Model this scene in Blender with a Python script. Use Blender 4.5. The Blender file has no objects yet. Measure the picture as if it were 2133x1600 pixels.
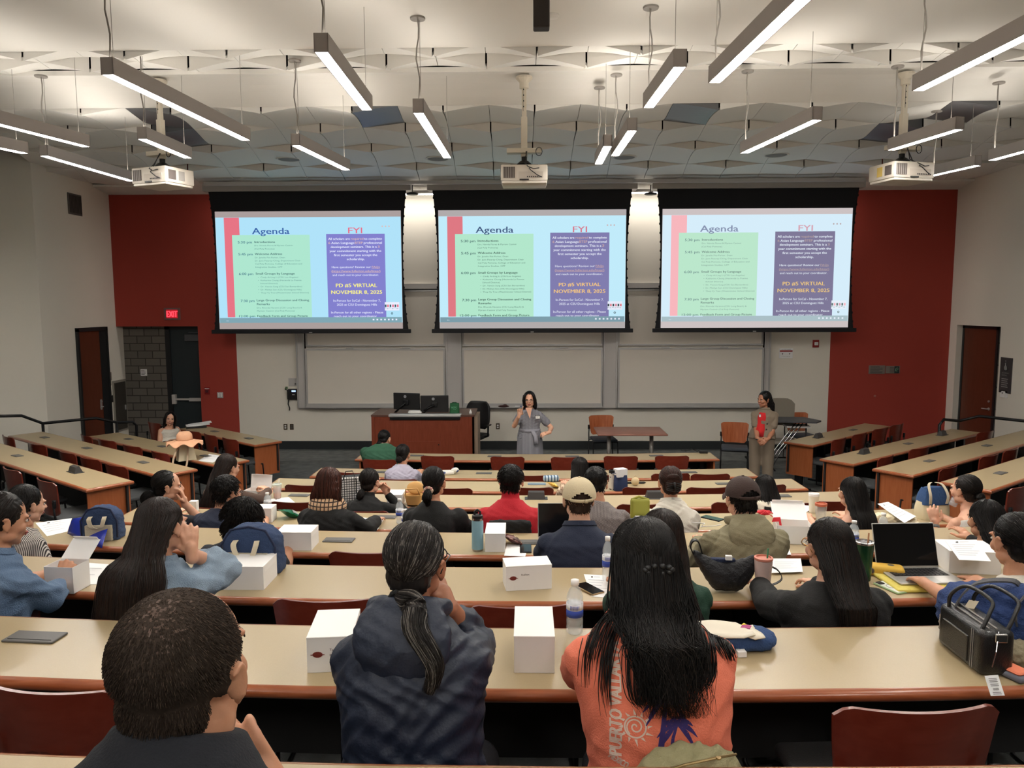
import bpy, bmesh, math, random
import numpy as np
from mathutils import Vector, Matrix, Euler, noise
R = math.radians
PI = math.pi
scene = bpy.context.scene
col = scene.collection
# ------------------------------------------------------------------ camera
F, PX, PY, EYE = 1570.0, 1066.5, 800.0, 2.90
_p, _y, _s = R(5.93), R(1.1), 0.0035
FW = Vector((-math.sin(_y) * math.cos(_p), math.cos(_y) * math.cos(_p), -math.sin(_p)))
_r0 = Vector((math.cos(_y), math.sin(_y), 0))
_u0 = _r0.cross(FW)
_c = math.sqrt(1 - _s * _s)
RT = _r0 * _c - _u0 * _s
UP = _u0 * _c + _r0 * _s
cam_data = bpy.data.cameras.new('camera')
cam = bpy.data.objects.new('camera', cam_data)
col.objects.link(cam)
cam_data.sensor_width = 36.0
cam_data.lens = F / 2133.0 * 36.0
cam_data.clip_start = 0.05
cam_data.clip_end = 60
cam.matrix_world = Matrix(((RT.x, UP.x, -FW.x, 0), (RT.y, UP.y, -FW.y, 0), (RT.z, UP.z, -FW.z, EYE), (0, 0, 0, 1)))
scene.camera = cam
# ------------------------------------------------------------------ exposure, world
scene.view_settings.view_transform = 'Standard'
scene.view_settings.look = 'None'
scene.view_settings.exposure = 1.62
scene.view_settings.gamma = 1.0
scene.view_settings.use_curve_mapping = False
LAMP = 26.0          # strength of the pendant diffusers
SLIDE = 0.355         # strength of the projected slides
wd = bpy.data.worlds.new('world')
scene.world = wd
wd.use_nodes = True
wd.node_tree.nodes['Background'].inputs[0].default_value = (0.9, 0.85, 0.8, 1)
wd.node_tree.nodes['Background'].inputs[1].default_value = 0.10

def ray(x, y):
    return FW + RT * ((x - PX) / F) + UP * ((PY - y) / F)
def atY(x, y, Y):
    d = ray(x, y); t = Y / d.y
    return Vector((d.x * t, Y, EYE + d.z * t))
def atZ(x, y, z):
    d = ray(x, y); t = (z - EYE) / d.z
    return Vector((d.x * t, d.y * t, z))
def atX(x, y, X):
    d = ray(x, y); t = X / d.x
    return Vector((X, d.y * t, EYE + d.z * t))
def proj(v):
    q = Vector(v) - Vector((0, 0, EYE)); dp = q.dot(FW)
    return PX + F * q.dot(RT) / dp, PY - F * q.dot(UP) / dp
# ------------------------------------------------------------------ materials
def lin(c):
    c = c / 255.0
    return c / 12.92 if c <= 0.04045 else ((c + 0.055) / 1.055) ** 2.4
def rgb(c):
    return (lin(c[0]), lin(c[1]), lin(c[2]), 1)
_M = {}
def mat(name, c=(128, 128, 128), rough=0.6, metal=0.0, var=0.0, vscale=8.0, bump=0.0, bscale=60.0, kind=None, spec=0.5, emit=0.0, trans=0.0, c2=None, alpha=1.0, stretch=(1, 1, 1), coat=0.0):
    if name in _M: return _M[name]
    m = bpy.data.materials.new(name); m.use_nodes = True
    nt = m.node_tree; N = nt.nodes; L = nt.links
    b = N['Principled BSDF']
    b.inputs['Base Color'].default_value = rgb(c)
    b.inputs['Roughness'].default_value = rough
    b.inputs['Metallic'].default_value = metal
    b.inputs['Specular IOR Level'].default_value = spec
    if coat: b.inputs['Coat Weight'].default_value = coat; b.inputs['Coat Roughness'].default_value = 0.15
    if trans: b.inputs['Transmission Weight'].default_value = trans; b.inputs['IOR'].default_value = 1.3
    if alpha < 1: b.inputs['Alpha'].default_value = alpha
    if emit:
        b.inputs['Emission Color'].default_value = rgb(c); b.inputs['Emission Strength'].default_value = emit
    tc = N.new('ShaderNodeTexCoord'); mp = N.new('ShaderNodeMapping'); mp.inputs['Scale'].default_value = stretch
    L.new(tc.outputs['Object'], mp.inputs[0])
    if kind or var or c2:
        rp = N.new('ShaderNodeValToRGB'); e = rp.color_ramp.elements
        a = tuple(max(0, x - 255 * var * 0.5) for x in c); z = c2 if c2 else tuple(min(255, x + 255 * var * 0.5) for x in c)
        e[0].color = rgb(a); e[1].color = rgb(z)
        if kind == 'wood':
            t = N.new('ShaderNodeTexNoise'); t.inputs['Scale'].default_value = vscale; t.inputs['Detail'].default_value = 6; t.inputs['Distortion'].default_value = 0.6
            e[0].position = 0.3; e[1].position = 0.7; out = t.outputs[0]
        elif kind == 'brick':
            t = N.new('ShaderNodeTexBrick'); t.inputs['Scale'].default_value = vscale; t.inputs['Mortar Size'].default_value = 0.012
            t.inputs['Brick Width'].default_value = 0.4; t.inputs['Row Height'].default_value = 0.2
            t.inputs['Color1'].default_value = rgb(c); t.inputs['Color2'].default_value = rgb(z); t.inputs['Mortar'].default_value = rgb(tuple(x * 0.55 for x in c))
            out = None; L.new(mp.outputs[0], t.inputs[0]); L.new(t.outputs[0], b.inputs['Base Color'])
        elif kind in ('stripe', 'check'):
            t = N.new('ShaderNodeTexWave' if kind == 'stripe' else 'ShaderNodeTexChecker'); t.inputs['Scale'].default_value = vscale
            out = t.outputs[0] if kind == 'stripe' else t.outputs[1]; e[0].position = 0.4; e[1].position = 0.6
        elif kind == 'plaid':
            out = None; t = None
            br = []
            for ax, sc in ((0, vscale), (2, vscale)):
                w = N.new('ShaderNodeTexWave'); w.inputs['Scale'].default_value = sc; w.bands_direction = 'X' if ax == 0 else 'Z'; L.new(mp.outputs[0], w.inputs[0]); br.append(w)
            mx = N.new('ShaderNodeMath'); mx.operation = 'MINIMUM'; L.new(br[0].outputs[1], mx.inputs[0]); L.new(br[1].outputs[1], mx.inputs[1])
            L.new(mx.outputs[0], rp.inputs[0]); e[0].position = 0.1; e[1].position = 0.25; L.new(rp.outputs[0], b.inputs['Base Color'])
        elif kind == 'spots':
            t = N.new('ShaderNodeTexVoronoi'); t.inputs['Scale'].default_value = vscale; out = t.outputs[0]; e[0].position = 0.22; e[1].position = 0.3
        else:
            t = N.new('ShaderNodeTexNoise'); t.inputs['Scale'].default_value = vscale; t.inputs['Detail'].default_value = 5; out = t.outputs[0]
            e[0].position = 0.3; e[1].position = 0.7
        if out is not None:
            L.new(mp.outputs[0], t.inputs[0]); L.new(out, rp.inputs[0]); L.new(rp.outputs[0], b.inputs['Base Color'])
    if bump:
        t2 = N.new('ShaderNodeTexNoise'); t2.inputs['Scale'].default_value = bscale; t2.inputs['Detail'].default_value = 4
        bp = N.new('ShaderNodeBump'); bp.inputs['Strength'].default_value = bump; bp.inputs['Distance'].default_value = 0.02
        L.new(mp.outputs[0], t2.inputs[0]); L.new(t2.outputs[0], bp.inputs['Height']); L.new(bp.outputs[0], b.inputs['Normal'])
    _M[name] = m
    return m
def emat(name, c, s=1.0):
    if name in _M: return _M[name]
    m = bpy.data.materials.new(name); m.use_nodes = True
    nt = m.node_tree; nt.nodes.clear()
    e = nt.nodes.new('ShaderNodeEmission'); o = nt.nodes.new('ShaderNodeOutputMaterial')
    e.inputs[0].default_value = rgb(c); e.inputs[1].default_value = s
    nt.links.new(e.outputs[0], o.inputs[0])
    _M[name] = m
    return m
# ------------------------------------------------------------------ mesh building
I4 = Matrix.Identity(4)
def T(x=0, y=0, z=0): return Matrix.Translation((x, y, z))
def RZ(a): return Matrix.Rotation(a, 4, 'Z')
def RX(a): return Matrix.Rotation(a, 4, 'X')
def RY(a): return Matrix.Rotation(a, 4, 'Y')
def S(x, y, z): return Matrix.Diagonal((x, y, z, 1))
_TXT = {}
def text_geo(s, align='LEFT'):
    k = (s, align)
    if k in _TXT: return _TXT[k]
    cu = bpy.data.curves.new('lettering', 'FONT'); cu.body = s; cu.size = 1.0; cu.align_x = align; cu.resolution_u = 2
    o = bpy.data.objects.new('lettering', cu); col.objects.link(o)
    bpy.context.view_layer.update()
    me = o.to_mesh()
    vs = [tuple(v.co) for v in me.vertices]; fs = [tuple(p.vertices) for p in me.polygons]
    o.to_mesh_clear(); bpy.data.objects.remove(o); bpy.data.curves.remove(cu)
    _TXT[k] = (vs, fs)
    return _TXT[k]
def sm(pts, k=6):
    P = [Vector(p) for p in pts]; out = []
    for j in range(len(P) - 1):
        g = lambda i: P[max(0, min(len(P) - 1, i))]
        for q in range(k):
            t = q / k; out.append((g(j) * 2 + (g(j + 1) - g(j - 1)) * t + (g(j - 1) * 2 - g(j) * 5 + g(j + 1) * 4 - g(j + 2)) * t * t + (g(j) * 3 - g(j - 1) - g(j + 1) * 3 + g(j + 2)) * t ** 3) * .5)
    return out + [P[-1]]
class MB:
    def __init__(s): s.v = []; s.f = []; s.m = []; s.M = I4
    def add(s, vs, fs, mi=0, M=None):
        M = s.M @ (M if M is not None else I4)
        o = len(s.v)
        s.v.extend(tuple(M @ Vector(v)) for v in vs)
        s.f.extend(tuple(i + o for i in f) for f in fs)
        s.m.extend([mi] * len(fs))
        return s
    def box(s, x0, x1, y0, y1, z0, z1, mi=0, M=None):
        vs = [(x0, y0, z0), (x1, y0, z0), (x1, y1, z0), (x0, y1, z0), (x0, y0, z1), (x1, y0, z1), (x1, y1, z1), (x0, y1, z1)]
        return s.add(vs, [(0, 3, 2, 1), (4, 5, 6, 7), (0, 1, 5, 4), (1, 2, 6, 5), (2, 3, 7, 6), (3, 0, 4, 7)], mi, M)
    def rbox(s, x0, x1, y0, y1, z0, z1, r=0.01, seg=2, mi=0, M=None):
        bm = bmesh.new(); bmesh.ops.create_cube(bm, size=1)
        for v in bm.verts: v.co = Vector(((x0 + x1) / 2 + v.co.x * (x1 - x0), (y0 + y1) / 2 + v.co.y * (y1 - y0), (z0 + z1) / 2 + v.co.z * (z1 - z0)))
        bmesh.ops.bevel(bm, geom=bm.edges[:], offset=r, segments=seg, affect='EDGES', profile=0.5)
        vs = [tuple(v.co) for v in bm.verts]; bm.verts.index_update(); fs = [tuple(v.index for v in f.verts) for f in bm.faces]
        bm.free()
        return s.add(vs, fs, mi, M)
    def rings(s, rs, cap=True, closed=True, mi=0, M=None, loop=False):
        n = len(rs[0]); vs = [p for r in rs for p in r]; fs = []
        nr = len(rs)
        for i in range(nr if loop else nr - 1):
            for j in range(n if closed else n - 1):
                a = i * n + j; b = i * n + (j + 1) % n; i2 = (i + 1) % nr
                fs.append((a, b, i2 * n + (j + 1) % n, i2 * n + j))
        if cap and closed and not loop:
            fs.append(tuple(range(n - 1, -1, -1))); fs.append(tuple((nr - 1) * n + j for j in range(n)))
        return s.add(vs, fs, mi, M)
    def lathe(s, prof, n=20, mi=0, M=None, sx=1, sy=1):
        return s.rings([[(r * math.cos(2 * PI * j / n) * sx, r * math.sin(2 * PI * j / n) * sy, z) for j in range(n)] for r, z in prof], True, True, mi, M)
    def tube(s, pts, r, n=8, mi=0, M=None, loop=False):
        pts = [Vector(p) for p in pts]; rs = r if isinstance(r, (list, tuple)) else [r] * len(pts)
        out = []; up = None
        k = len(pts)
        for i, p in enumerate(pts):
            if loop: d = pts[(i + 1) % k] - pts[i - 1]
            else: d = pts[min(i + 1, k - 1)] - pts[max(i - 1, 0)]
            if d.length < 1e-9: d = Vector((0, 0, 1))
            d.normalize()
            if up is None:
                up = Vector((0, 0, 1)) if abs(d.z) < 0.9 else Vector((1, 0, 0))
            a = d.cross(up)
            if a.length < 1e-6: a = d.cross(Vector((0, 1, 0)))
            a.normalize(); b = a.cross(d).normalized(); up = b
            out.append([tuple(p + (a * math.cos(2 * PI * j / n) + b * math.sin(2 * PI * j / n)) * rs[i]) for j in range(n)])
        return s.rings(out, True, True, mi, M, loop)
    def strap(s, pts, w, t, side, mi=0, M=None, closed=False):
        """flat band through pts; side = width direction"""
        pts = [Vector(p) for p in pts]; sd = Vector(side).normalized(); out = []
        for i, p in enumerate(pts):
            d = pts[min(i + 1, len(pts) - 1)] - pts[max(i - 1, 0)]; n = d.cross(sd).normalized()
            out.append([tuple(p + sd * a * w / 2 + n * b * t / 2) for a, b in ((-1, -1), (1, -1), (1, 1), (-1, 1))])
        return s.rings(out, True, True, mi, M)
    def prism(s, poly, z0, z1, mi=0, M=None):
        n = len(poly)
        vs = [(x, y, z0) for x, y in poly] + [(x, y, z1) for x, y in poly]
        fs = [tuple(range(n - 1, -1, -1)), tuple(range(n, 2 * n))] + [(i, (i + 1) % n, (i + 1) % n + n, i + n) for i in range(n)]
        return s.add(vs, fs, mi, M)
    def ell(s, c, r, n=14, mi=0, M=None, rot=None):
        vs = [];
        A = T(*c) @ (rot if rot is not None else I4)
        rs = []
        for i in range(1, n):
            ph = -PI / 2 + PI * i / n
            rs.append([tuple(A @ Vector((r[0] * math.cos(ph) * math.cos(2 * PI * j / (n * 2)), r[1] * math.cos(ph) * math.sin(2 * PI * j / (n * 2)), r[2] * math.sin(ph)))) for j in range(n * 2)])
        m = n * 2; vs = [p for q in rs for p in q] + [tuple(A @ Vector((0, 0, -r[2]))), tuple(A @ Vector((0, 0, r[2])))]
        fs = [(i * m + j, i * m + (j + 1) % m, (i + 1) * m + (j + 1) % m, (i + 1) * m + j) for i in range(n - 2) for j in range(m)]
        b = len(vs) - 2
        fs += [(b, (j + 1) % m, j) for j in range(m)] + [(b + 1, (n - 2) * m + j, (n - 2) * m + (j + 1) % m) for j in range(m)]
        return s.add(vs, fs, mi, M)
    def grid(s, fn, nu, nv, mi=0, M=None, thick=None):
        """fn(u,v)->point, u,v in 0..1; thick gives it a back at that offset"""
        P = [[Vector(fn(i / nu, j / nv)) for j in range(nv + 1)] for i in range(nu + 1)]
        vs = [tuple(p) for r in P for p in r]; w = nv + 1
        fs = [(i * w + j, (i + 1) * w + j, (i + 1) * w + j + 1, i * w + j + 1) for i in range(nu) for j in range(nv)]
        if thick:
            o = len(vs); t = Vector(thick); vs += [tuple(p + t) for r in P for p in r]
            fs += [tuple(o + k for k in reversed(f)) for f in fs[:]]
            bd = [(i, 0) for i in range(nu + 1)] + [(nu, j) for j in range(1, nv + 1)] + [(i, nv) for i in range(nu - 1, -1, -1)] + [(0, j) for j in range(nv - 1, 0, -1)]
            ix = [i * w + j for i, j in bd]
            fs += [(ix[k], ix[k - 1], ix[k - 1] + o, ix[k] + o) for k in range(len(ix))]
        return s.add(vs, fs, mi, M)
    def text(s, txt, h=None, w=None, mi=0, M=None, align='LEFT', bold=0.0):
        vs, fs = text_geo(txt, 'LEFT')
        if not vs: return s
        xs = [v[0] for v in vs]; x0, x1 = min(xs), max(xs)
        ky = (h or 0.1) / 0.72; kx = ky if not w else w / max(1e-6, x1 - x0)
        off = {'LEFT': 0, 'CENTER': -(x1 - x0) / 2 * kx, 'RIGHT': -(x1 - x0) * kx}[align]
        A = M if M is not None else I4
        for b in ((0, bold) if bold else (0,)):
            s.add([((v[0] - x0) * kx + off + b * h, v[1] * ky, -b * 0.002) for v in vs], fs, mi, A)
        return s
    def build(s, name, mats, parent=None, smooth=False, M=None, ang=None):
        me = bpy.data.meshes.new(name)
        me.from_pydata(s.v, [], s.f)
        for m in (mats if isinstance(mats, (list, tuple)) else [mats]): me.materials.append(m)
        if len(me.materials) > 1: me.polygons.foreach_set('material_index', s.m)
        me.validate()
        if smooth:
            me.polygons.foreach_set('use_smooth', [True] * len(me.polygons))
            if ang: me.set_sharp_from_angle(angle=R(ang))
        me.update()
        o = bpy.data.objects.new(name, me); col.objects.link(o)
        if parent is not None: o.parent = parent
        if M is not None: o.matrix_local = M
        return o
def tag(o, label=None, cat=None, group=None, kind=None):
    if label: o['label'] = label
    if cat: o['category'] = cat
    if group: o['group'] = group
    if kind: o['kind'] = kind
    return o
def empty(name, loc=(0, 0, 0), rz=0.0):
    o = bpy.data.objects.new(name, None); o.empty_display_size = 0.1
    col.objects.link(o); o.location = loc; o.rotation_euler = (0, 0, rz)
    return o
_KIDS = {}
def copy_tree(o, parent=None):
    c = o.copy(); col.objects.link(c)
    if parent is not None: c.parent = parent
    for ch in [x for x in bpy.data.objects if x.parent == o]: copy_tree(ch, c)
    return c
def struct(mb, name, mats, smooth=False):
    return tag(mb.build(name, mats, None, smooth), kind='structure')
# ------------------------------------------------------------------ common materials
WALLW = mat('wall_white_paint', (236, 230, 218), 0.85, bump=0.15, bscale=180)
WALLR = mat('wall_red_paint', (168, 62, 50), 0.8, bump=0.15, bscale=180)
CEILW = mat('ceiling_plaster', (206, 202, 194), 0.9, bump=0.08, bscale=120)
PANELW = mat('ceiling_panel_white', (236, 234, 230), 0.75, bump=0.04, bscale=60)
PANELM = mat('ceiling_panel_metal', (120, 122, 126), 0.5, metal=0.85)
DARK = mat('void_black', (14, 14, 16), 0.95)
CARPET = mat('carpet_grey', (96, 99, 98), 0.98, var=0.10, vscale=6, bump=0.5, bscale=400)
BASEB = mat('baseboard_rubber', (40, 44, 46), 0.5)
BLOCK = mat('concrete_block', (118, 112, 104), 0.95, kind='brick', vscale=1.3, c2=(106, 101, 94), bump=0.5, bscale=150)
LAM = mat('desk_laminate', (176, 157, 122), 0.32, var=0.015, vscale=220)
EDGE = mat('desk_edge_wood', (158, 86, 50), 0.28, kind='wood', var=0.10, vscale=5, stretch=(1, 12, 12), coat=0.4)
PANELWD = mat('desk_panel_wood', (160, 88, 48), 0.45, kind='wood', var=0.05, vscale=5, stretch=(12, 12, 1))
DARKWD = mat('chair_wood_mahogany', (112, 44, 30), 0.3, kind='wood', var=0.05, vscale=5, stretch=(1, 12, 6), coat=0.3)
CHWD = mat('chair_wood_light', (176, 96, 56), 0.3, kind='wood', var=0.10, vscale=4, stretch=(10, 1, 1), coat=0.4)
LECT = mat('lectern_cherry', (124, 56, 34), 0.38, kind='wood', var=0.05, vscale=4, stretch=(10, 1, 1))
BLACKM = mat('black_metal', (22, 22, 24), 0.4, metal=0.3)
BLACKP = mat('black_plastic', (20, 20, 22), 0.45)
SEATF = mat('seat_fabric', (66, 68, 70), 0.9, bump=0.3, bscale=300)
ALU = mat('aluminium', (190, 189, 188), 0.4, metal=0.5)
ALUP = mat('aluminium_painted', (196, 192, 189), 0.5)
BOARD = mat('whiteboard_face', (226, 219, 208), 0.28)
WHITEC = mat('white_card', (238, 236, 234), 0.6)
PAPER = mat('paper_white', (242, 242, 242), 0.7)
GREYP = mat('grey_plastic', (96, 94, 92), 0.5)
# ================================================================== ROOM SHELL
WY = 15.1
XL, XR = -8.28, 8.38
TOP = 6.3
m = MB()
m.box(-8.4, -6.62, WY, WY + .25, 2.51, TOP, 1)
m.box(-6.62, -5.85, WY, WY + .25, 0, TOP, 1)
m.box(-5.85, 6.04, WY, WY + .25, 0, TOP, 0)
m.box(6.04, 8.6, WY, WY + .25, 0, TOP, 1)
struct(m, 'wall_front', [WALLW, WALLR])
m = MB(); m.box(-8.6, -7.42, WY + .25, WY + .45, 0, 2.6)
m.M = T(0, 0, 0)
wa = struct(m, 'wall_alcove', [BLOCK])
# rotate texture space: brick texture reads x,y so map z to y through the mapping node
for nd in BLOCK.node_tree.nodes:
    if nd.type == 'MAPPING': nd.inputs['Rotation'].default_value = (R(90), 0, 0)
m = MB()
m.box(-8.5, XL, 12.75, 15.4, 0, TOP)
struct(m, 'wall_left', [WALLW])
d1 = (-math.sin(R(40)), -math.cos(R(40)))
P0 = (XL, 12.75); P1 = (XL + d1[0] * 9, 12.75 + d1[1] * 9)
m = MB(); m.prism([P0, P1, (P1[0] - .2, P1[1] + .1), (P0[0] - .2, P0[1] + .1)], 0, TOP)
struct(m, 'wall_left_return', [WALLW])
m = MB()
m.box(XR, XR + .2, 14.86, 15.3, 0, TOP); m.box(XR, XR + .2, 10.6, 13.5, 0, TOP); m.box(XR, XR + .2, 13.5, 14.86, 2.5, TOP)
m.box(XR + .13, XR + .2, 13.5, 13.78, 0, 2.5, 1)
m.prism([(XR, 10.6), (XR + 6, 4.5), (XR + 6.2, 4.6), (XR + .2, 10.7)], 0, TOP)
BLOCK2 = mat('concrete_block_side', (112, 106, 98), 0.95, kind='brick', vscale=1.0, c2=(100, 95, 88), bump=0.5, bscale=150)
for nd in BLOCK2.node_tree.nodes:
    if nd.type == 'MAPPING': nd.inputs['Rotation'].default_value = (R(90), 0, R(90))
struct(m, 'wall_right', [WALLW, BLOCK2])
m = MB(); m.box(-14, 14, -4.2, -4, 0, TOP); struct(m, 'wall_back', [WALLW])
# baseboards
m = MB(); m.box(-5.85, 6.04, WY - .015, WY, 0, .17); struct(m, 'baseboard_front', [BASEB])
m = MB(); m.box(6.04, XR, WY - .015, WY, 0, .17); m.box(XR - .015, XR, 14.86, 15.1, 0, .17); struct(m, 'baseboard_right', [BASEB])
m = MB(); m.box(XL, XL + .015, 12.75, 13.68, 0, .17); m.box(XL, XL + .015, 14.8, 15.1, 0, .17); struct(m, 'baseboard_left', [BASEB])
# ---- tiers
NEAR = [None, 10.40, 9.03, 7.88, 6.76, 5.64, 4.53, 3.41, 2.293, 1.18]
FL = [None, 0.0, .06, .186, .315, .44, .623, .78, .94, 1.10, 1.26]
DEP = .46
CX = 0.1
def rowy(i, x): return NEAR[i] + (x - CX) ** 2 / 52.0
SLOPE = .76
SIDE = {2: 10.40, 3: 9.25, 4: 8.05, 5: 6.95, 6: 5.85, 7: 4.7, 8: 3.6, 9: 2.5}
def riser(i):
    if i == 10: return [(-13, .95), (13, .95)]
    c = [(x, rowy(i, x) + DEP + .12) for x in [-3.5 + k * .5 for k in range(15)]]
    s = SIDE[i]
    return [(-13, s + (13 - 4.0) * SLOPE), (-4.0, s)] + c + [(4.0, s), (13, s + (13 - 4.0) * SLOPE)]
m = MB()
m.box(-14, 14, -4, 15.5, -.2, 0)
for i in range(2, 11):
    rr = riser(i)
    poly = [(-13, -4)] + rr + [(13, -4)]
    poly = poly[::-1]
    # as strips so the face stays planar and simple
    for a, b in zip(rr[:-1], rr[1:]):
        m.add([(a[0], -4, FL[i]), (b[0], -4, FL[i]), (b[0], b[1], FL[i]), (a[0], a[1], FL[i]), (a[0], a[1], FL[i - 1] - .01), (b[0], b[1], FL[i - 1] - .01)], [(0, 1, 2, 3), (3, 2, 5, 4)])
struct(m, 'floor', [CARPET])
# nosings on the aisle steps
m = MB()
for i in range(2, 10):
    rr = riser(i)
    for a, b in zip(rr[:-1], rr[1:]):
        va, vb = Vector((a[0], a[1], FL[i])), Vector((b[0], b[1], FL[i]))
        m.tube([va, vb], .012, 6)
struct(m, 'trim_1', [BASEB])
# ================================================================== CEILING
ZC = 5.23
def arch(Y):
    t = (Y - 8.96) / 5.6
    return EYE + 2.30 + .44 * t * (1 - t) - .0 * t
def fan(u, Y): return CX + u * (Y + 8.3) / 17.3
m = MB()
m.box(-12, 12, -4, 7.1, ZC, ZC + .1, 0)
n = 12
def band(u, v):
    Y = 8.15 + v * .81
    return (fan(-7.0 + 14 * u, Y) , Y, ZC + .10 - .13 * v + .12 * math.sin(v * PI))
m.grid(band, 12, 8, 0, thick=(0, 0, .05))
m.grid(lambda u, v: (fan(-7.3 + 14.6 * u, 14.56 + v * .56), 14.56 + v * .56, arch(14.56) - .01 - v * .08), 10, 3, 0, thick=(0, 0, .04))
PIT = .53
def tile(row, c, Y0, Y1, A, zf, mi, drop=None):
    nu, nv = 8, 8
    par = (row % 2)
    L0 = ((c + row) % 2 == 0); R0 = not L0       # junction at near-left / near-right drops
    L1 = ((c + row + 1) % 2 == 0); R1 = not L1   # junction at far-left / far-right is lifted
    def q(a, p=1.0): return max(0.0, a) ** p
    P = []
    for j in range(nv + 1):
        v = j / nv; Y = Y0 + (Y1 - Y0) * v
        for i in range(nu + 1):
            u = i / nu
            dz = 0
            if L0: dz -= A * q(1 - u * 1.05, 1.2) * q(1 - v / .8, 1.6)
            if R0: dz -= A * q(1 - (1 - u) * 1.05, 1.2) * q(1 - v / .8, 1.6)
            if L1: dz += A * .8 * q(1 - u * 1.05, 1.2) * q(1 - (1 - v) / .45, 1.8)
            if R1: dz += A * .8 * q(1 - (1 - u) * 1.05, 1.2) * q(1 - (1 - v) / .45, 1.8)
            g = .003
            gl = g + (.006 * (1 - v) if L0 else 0); gr = g + (.006 * (1 - v) if R0 else 0)
            X = fan((c + u) * PIT, Y) + (gl if i == 0 else 0) - (gr if i == nu else 0)
            P.append((X, Y, zf(Y) + dz))
    w = nu + 1
    fs = [(j * w + i, j * w + i + 1, (j + 1) * w + i + 1, (j + 1) * w + i) for j in range(nv) for i in range(nu)]
    fs = [f[::-1] for f in fs]
    m.add(P, fs, mi)
    # fascia on the near edge and thin side lips
    o = [P[i] for i in range(w)]
    m.add(o + [(p[0], p[1] + .01, max(zf(Y0) + A * 1.0, p[2] + .02)) for p in o], [(i, i + 1, w + i + 1, w + i) for i in range(nu)], 0 if mi == 0 else mi)
    for k in (0, nu):
        e = [P[j * w + k] for j in range(nv + 1)]
        m.add(e + [(p[0], p[1], p[2] + .03) for p in e], [(i, i + 1, w + i + 1, w + i) for i in range(nv)], mi)
METAL = {(0, -4), (0, 3), (0, -9), (0, 9), (1, -9), (1, 8)}
for r_ in range(4):
    for c in range(-13, 13):
        tile(r_, c, 8.96 + r_ * 1.4, 8.96 + (r_ + 1) * 1.4, .075, arch, 1 if (r_, c) in METAL else 0)
def zb(Y): return ZC + .02 + .10 * (Y - 7.1) / 1.05
for c in range(-13, 13): tile(0, c, 7.1, 7.62, .10, zb, 0)
for c in range(-13, 13): tile(1, c, 7.62, 8.15, .10, zb, 0)
m.box(-12, 12, 7.0, 15.3, ZC + .55, ZC + .6, 2)
struct(m, 'ceiling', [PANELW, PANELM, DARK])
m = MB(); m.box(-14, 14, -4.2, 15.5, TOP, TOP + .1); struct(m, 'ceiling_upper', [DARK])
# round loudspeakers set in the panels
def ceil_speaker(px, py, lab):
    p = atZ(px, py, 5.28); z = arch(p.y) - .015
    p = atZ(px, py, z)
    e = empty('ceiling_speaker', (p.x, p.y, z))
    mb = MB(); mb.lathe([(.18, .02), (.20, .0), (.185, -.012), (.17, -.004), (.165, .02)], 32); mb.build('rim', PANELW, e, True)
    mb = MB(); mb.lathe([(.168, .0), (.15, -.008), (.001, -.01)], 32); mb.build('grille', mat('speaker_grille', (150, 148, 146), .7, bump=.6, bscale=500), e, True)
    tag(e, lab, 'speaker', 'ceiling speakers')
ceil_speaker(601, 332, 'round ceiling speaker above the left projection screen')
ceil_speaker(912, 331, 'round ceiling speaker above the centre screen, left of the middle projector')
ceil_speaker(1301, 328, 'round ceiling speaker right of the middle projector beside a pendant light')
ceil_speaker(1617, 323, 'round ceiling speaker above the right projection screen')
# ================================================================== DOORS
GREYD = mat('door_grey_paint', (38, 48, 52), .45)
FRAMED = mat('door_frame_black', (30, 31, 33), .45)
BROWND = mat('door_brown_wood', (98, 48, 30), .4, kind='wood', var=.03, vscale=3, stretch=(8, 8, 1))
e = tag(empty('door_1', (-6.62, WY + .28, 0)), 'dark grey exit door with a panic bar in the alcove', 'door', kind='structure')
mb = MB(); mb.box(-.8, -.7, -.03, .12, 0, 2.5); mb.box(-.8, 0, -.03, .12, 2.44, 2.52); mb.box(-.02, .03, -.03, .12, 0, 2.5); mb.build('door_frame', FRAMED, e)
mb = MB(); mb.box(-.71, -.02, 0, .05, .01, 2.44); mb.build('door_leaf', GREYD, e)
mb = MB(); mb.rbox(-.66, -.04, -.07, -.04, .98, 1.02, .006); mb.rbox(-.70, -.62, -.08, 0, .90, 1.10, .01); mb.rbox(-.34, -.04, -.085, -.03, .96, 1.03, .006); mb.build('panic_bar', ALUP, e)
mb = MB(); mb.rbox(-.38, -.06, -.07, 0, 2.20, 2.34, .01); mb.box(-.30, -.1, -.05, -.03, 2.37, 2.385); mb.build('door_closer', mat('closer_grey', (92, 94, 98), .4, metal=.4), e)
e = tag(empty('door_2', (XL, 14.2, 0)), 'brown wooden door in a black frame in the left wall', 'door', kind='structure')
mb = MB(); mb.box(0, .05, -.50, -.45, 0, 2.5); mb.box(0, .05, .45, .50, 0, 2.5); mb.box(0, .05, -.5, .5, 2.45, 2.52); mb.box(0, .03, .24, .47, 0, 2.45); mb.build('door_frame', FRAMED, e)
mb = MB(); mb.box(0, .02, -.45, .25, .01, 2.45); mb.build('door_leaf', BROWND, e)
mb = MB(); mb.rbox(.02, .035, .14, .19, .92, 1.12, .005); mb.tube([(.03, .16, .98), (.07, .16, .98), (.075, .05, .97)], .009, 8); mb.lathe([(.018, 0), (.018, .02)], 10, M=T(.03, .165, 1.08) @ RY(R(90))); mb.build('door_handle', ALU, e)
e = tag(empty('door_3', (XR + .13, 14.3, 0)), 'brown wooden door in the recess of the right wall', 'door', kind='structure')
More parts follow.
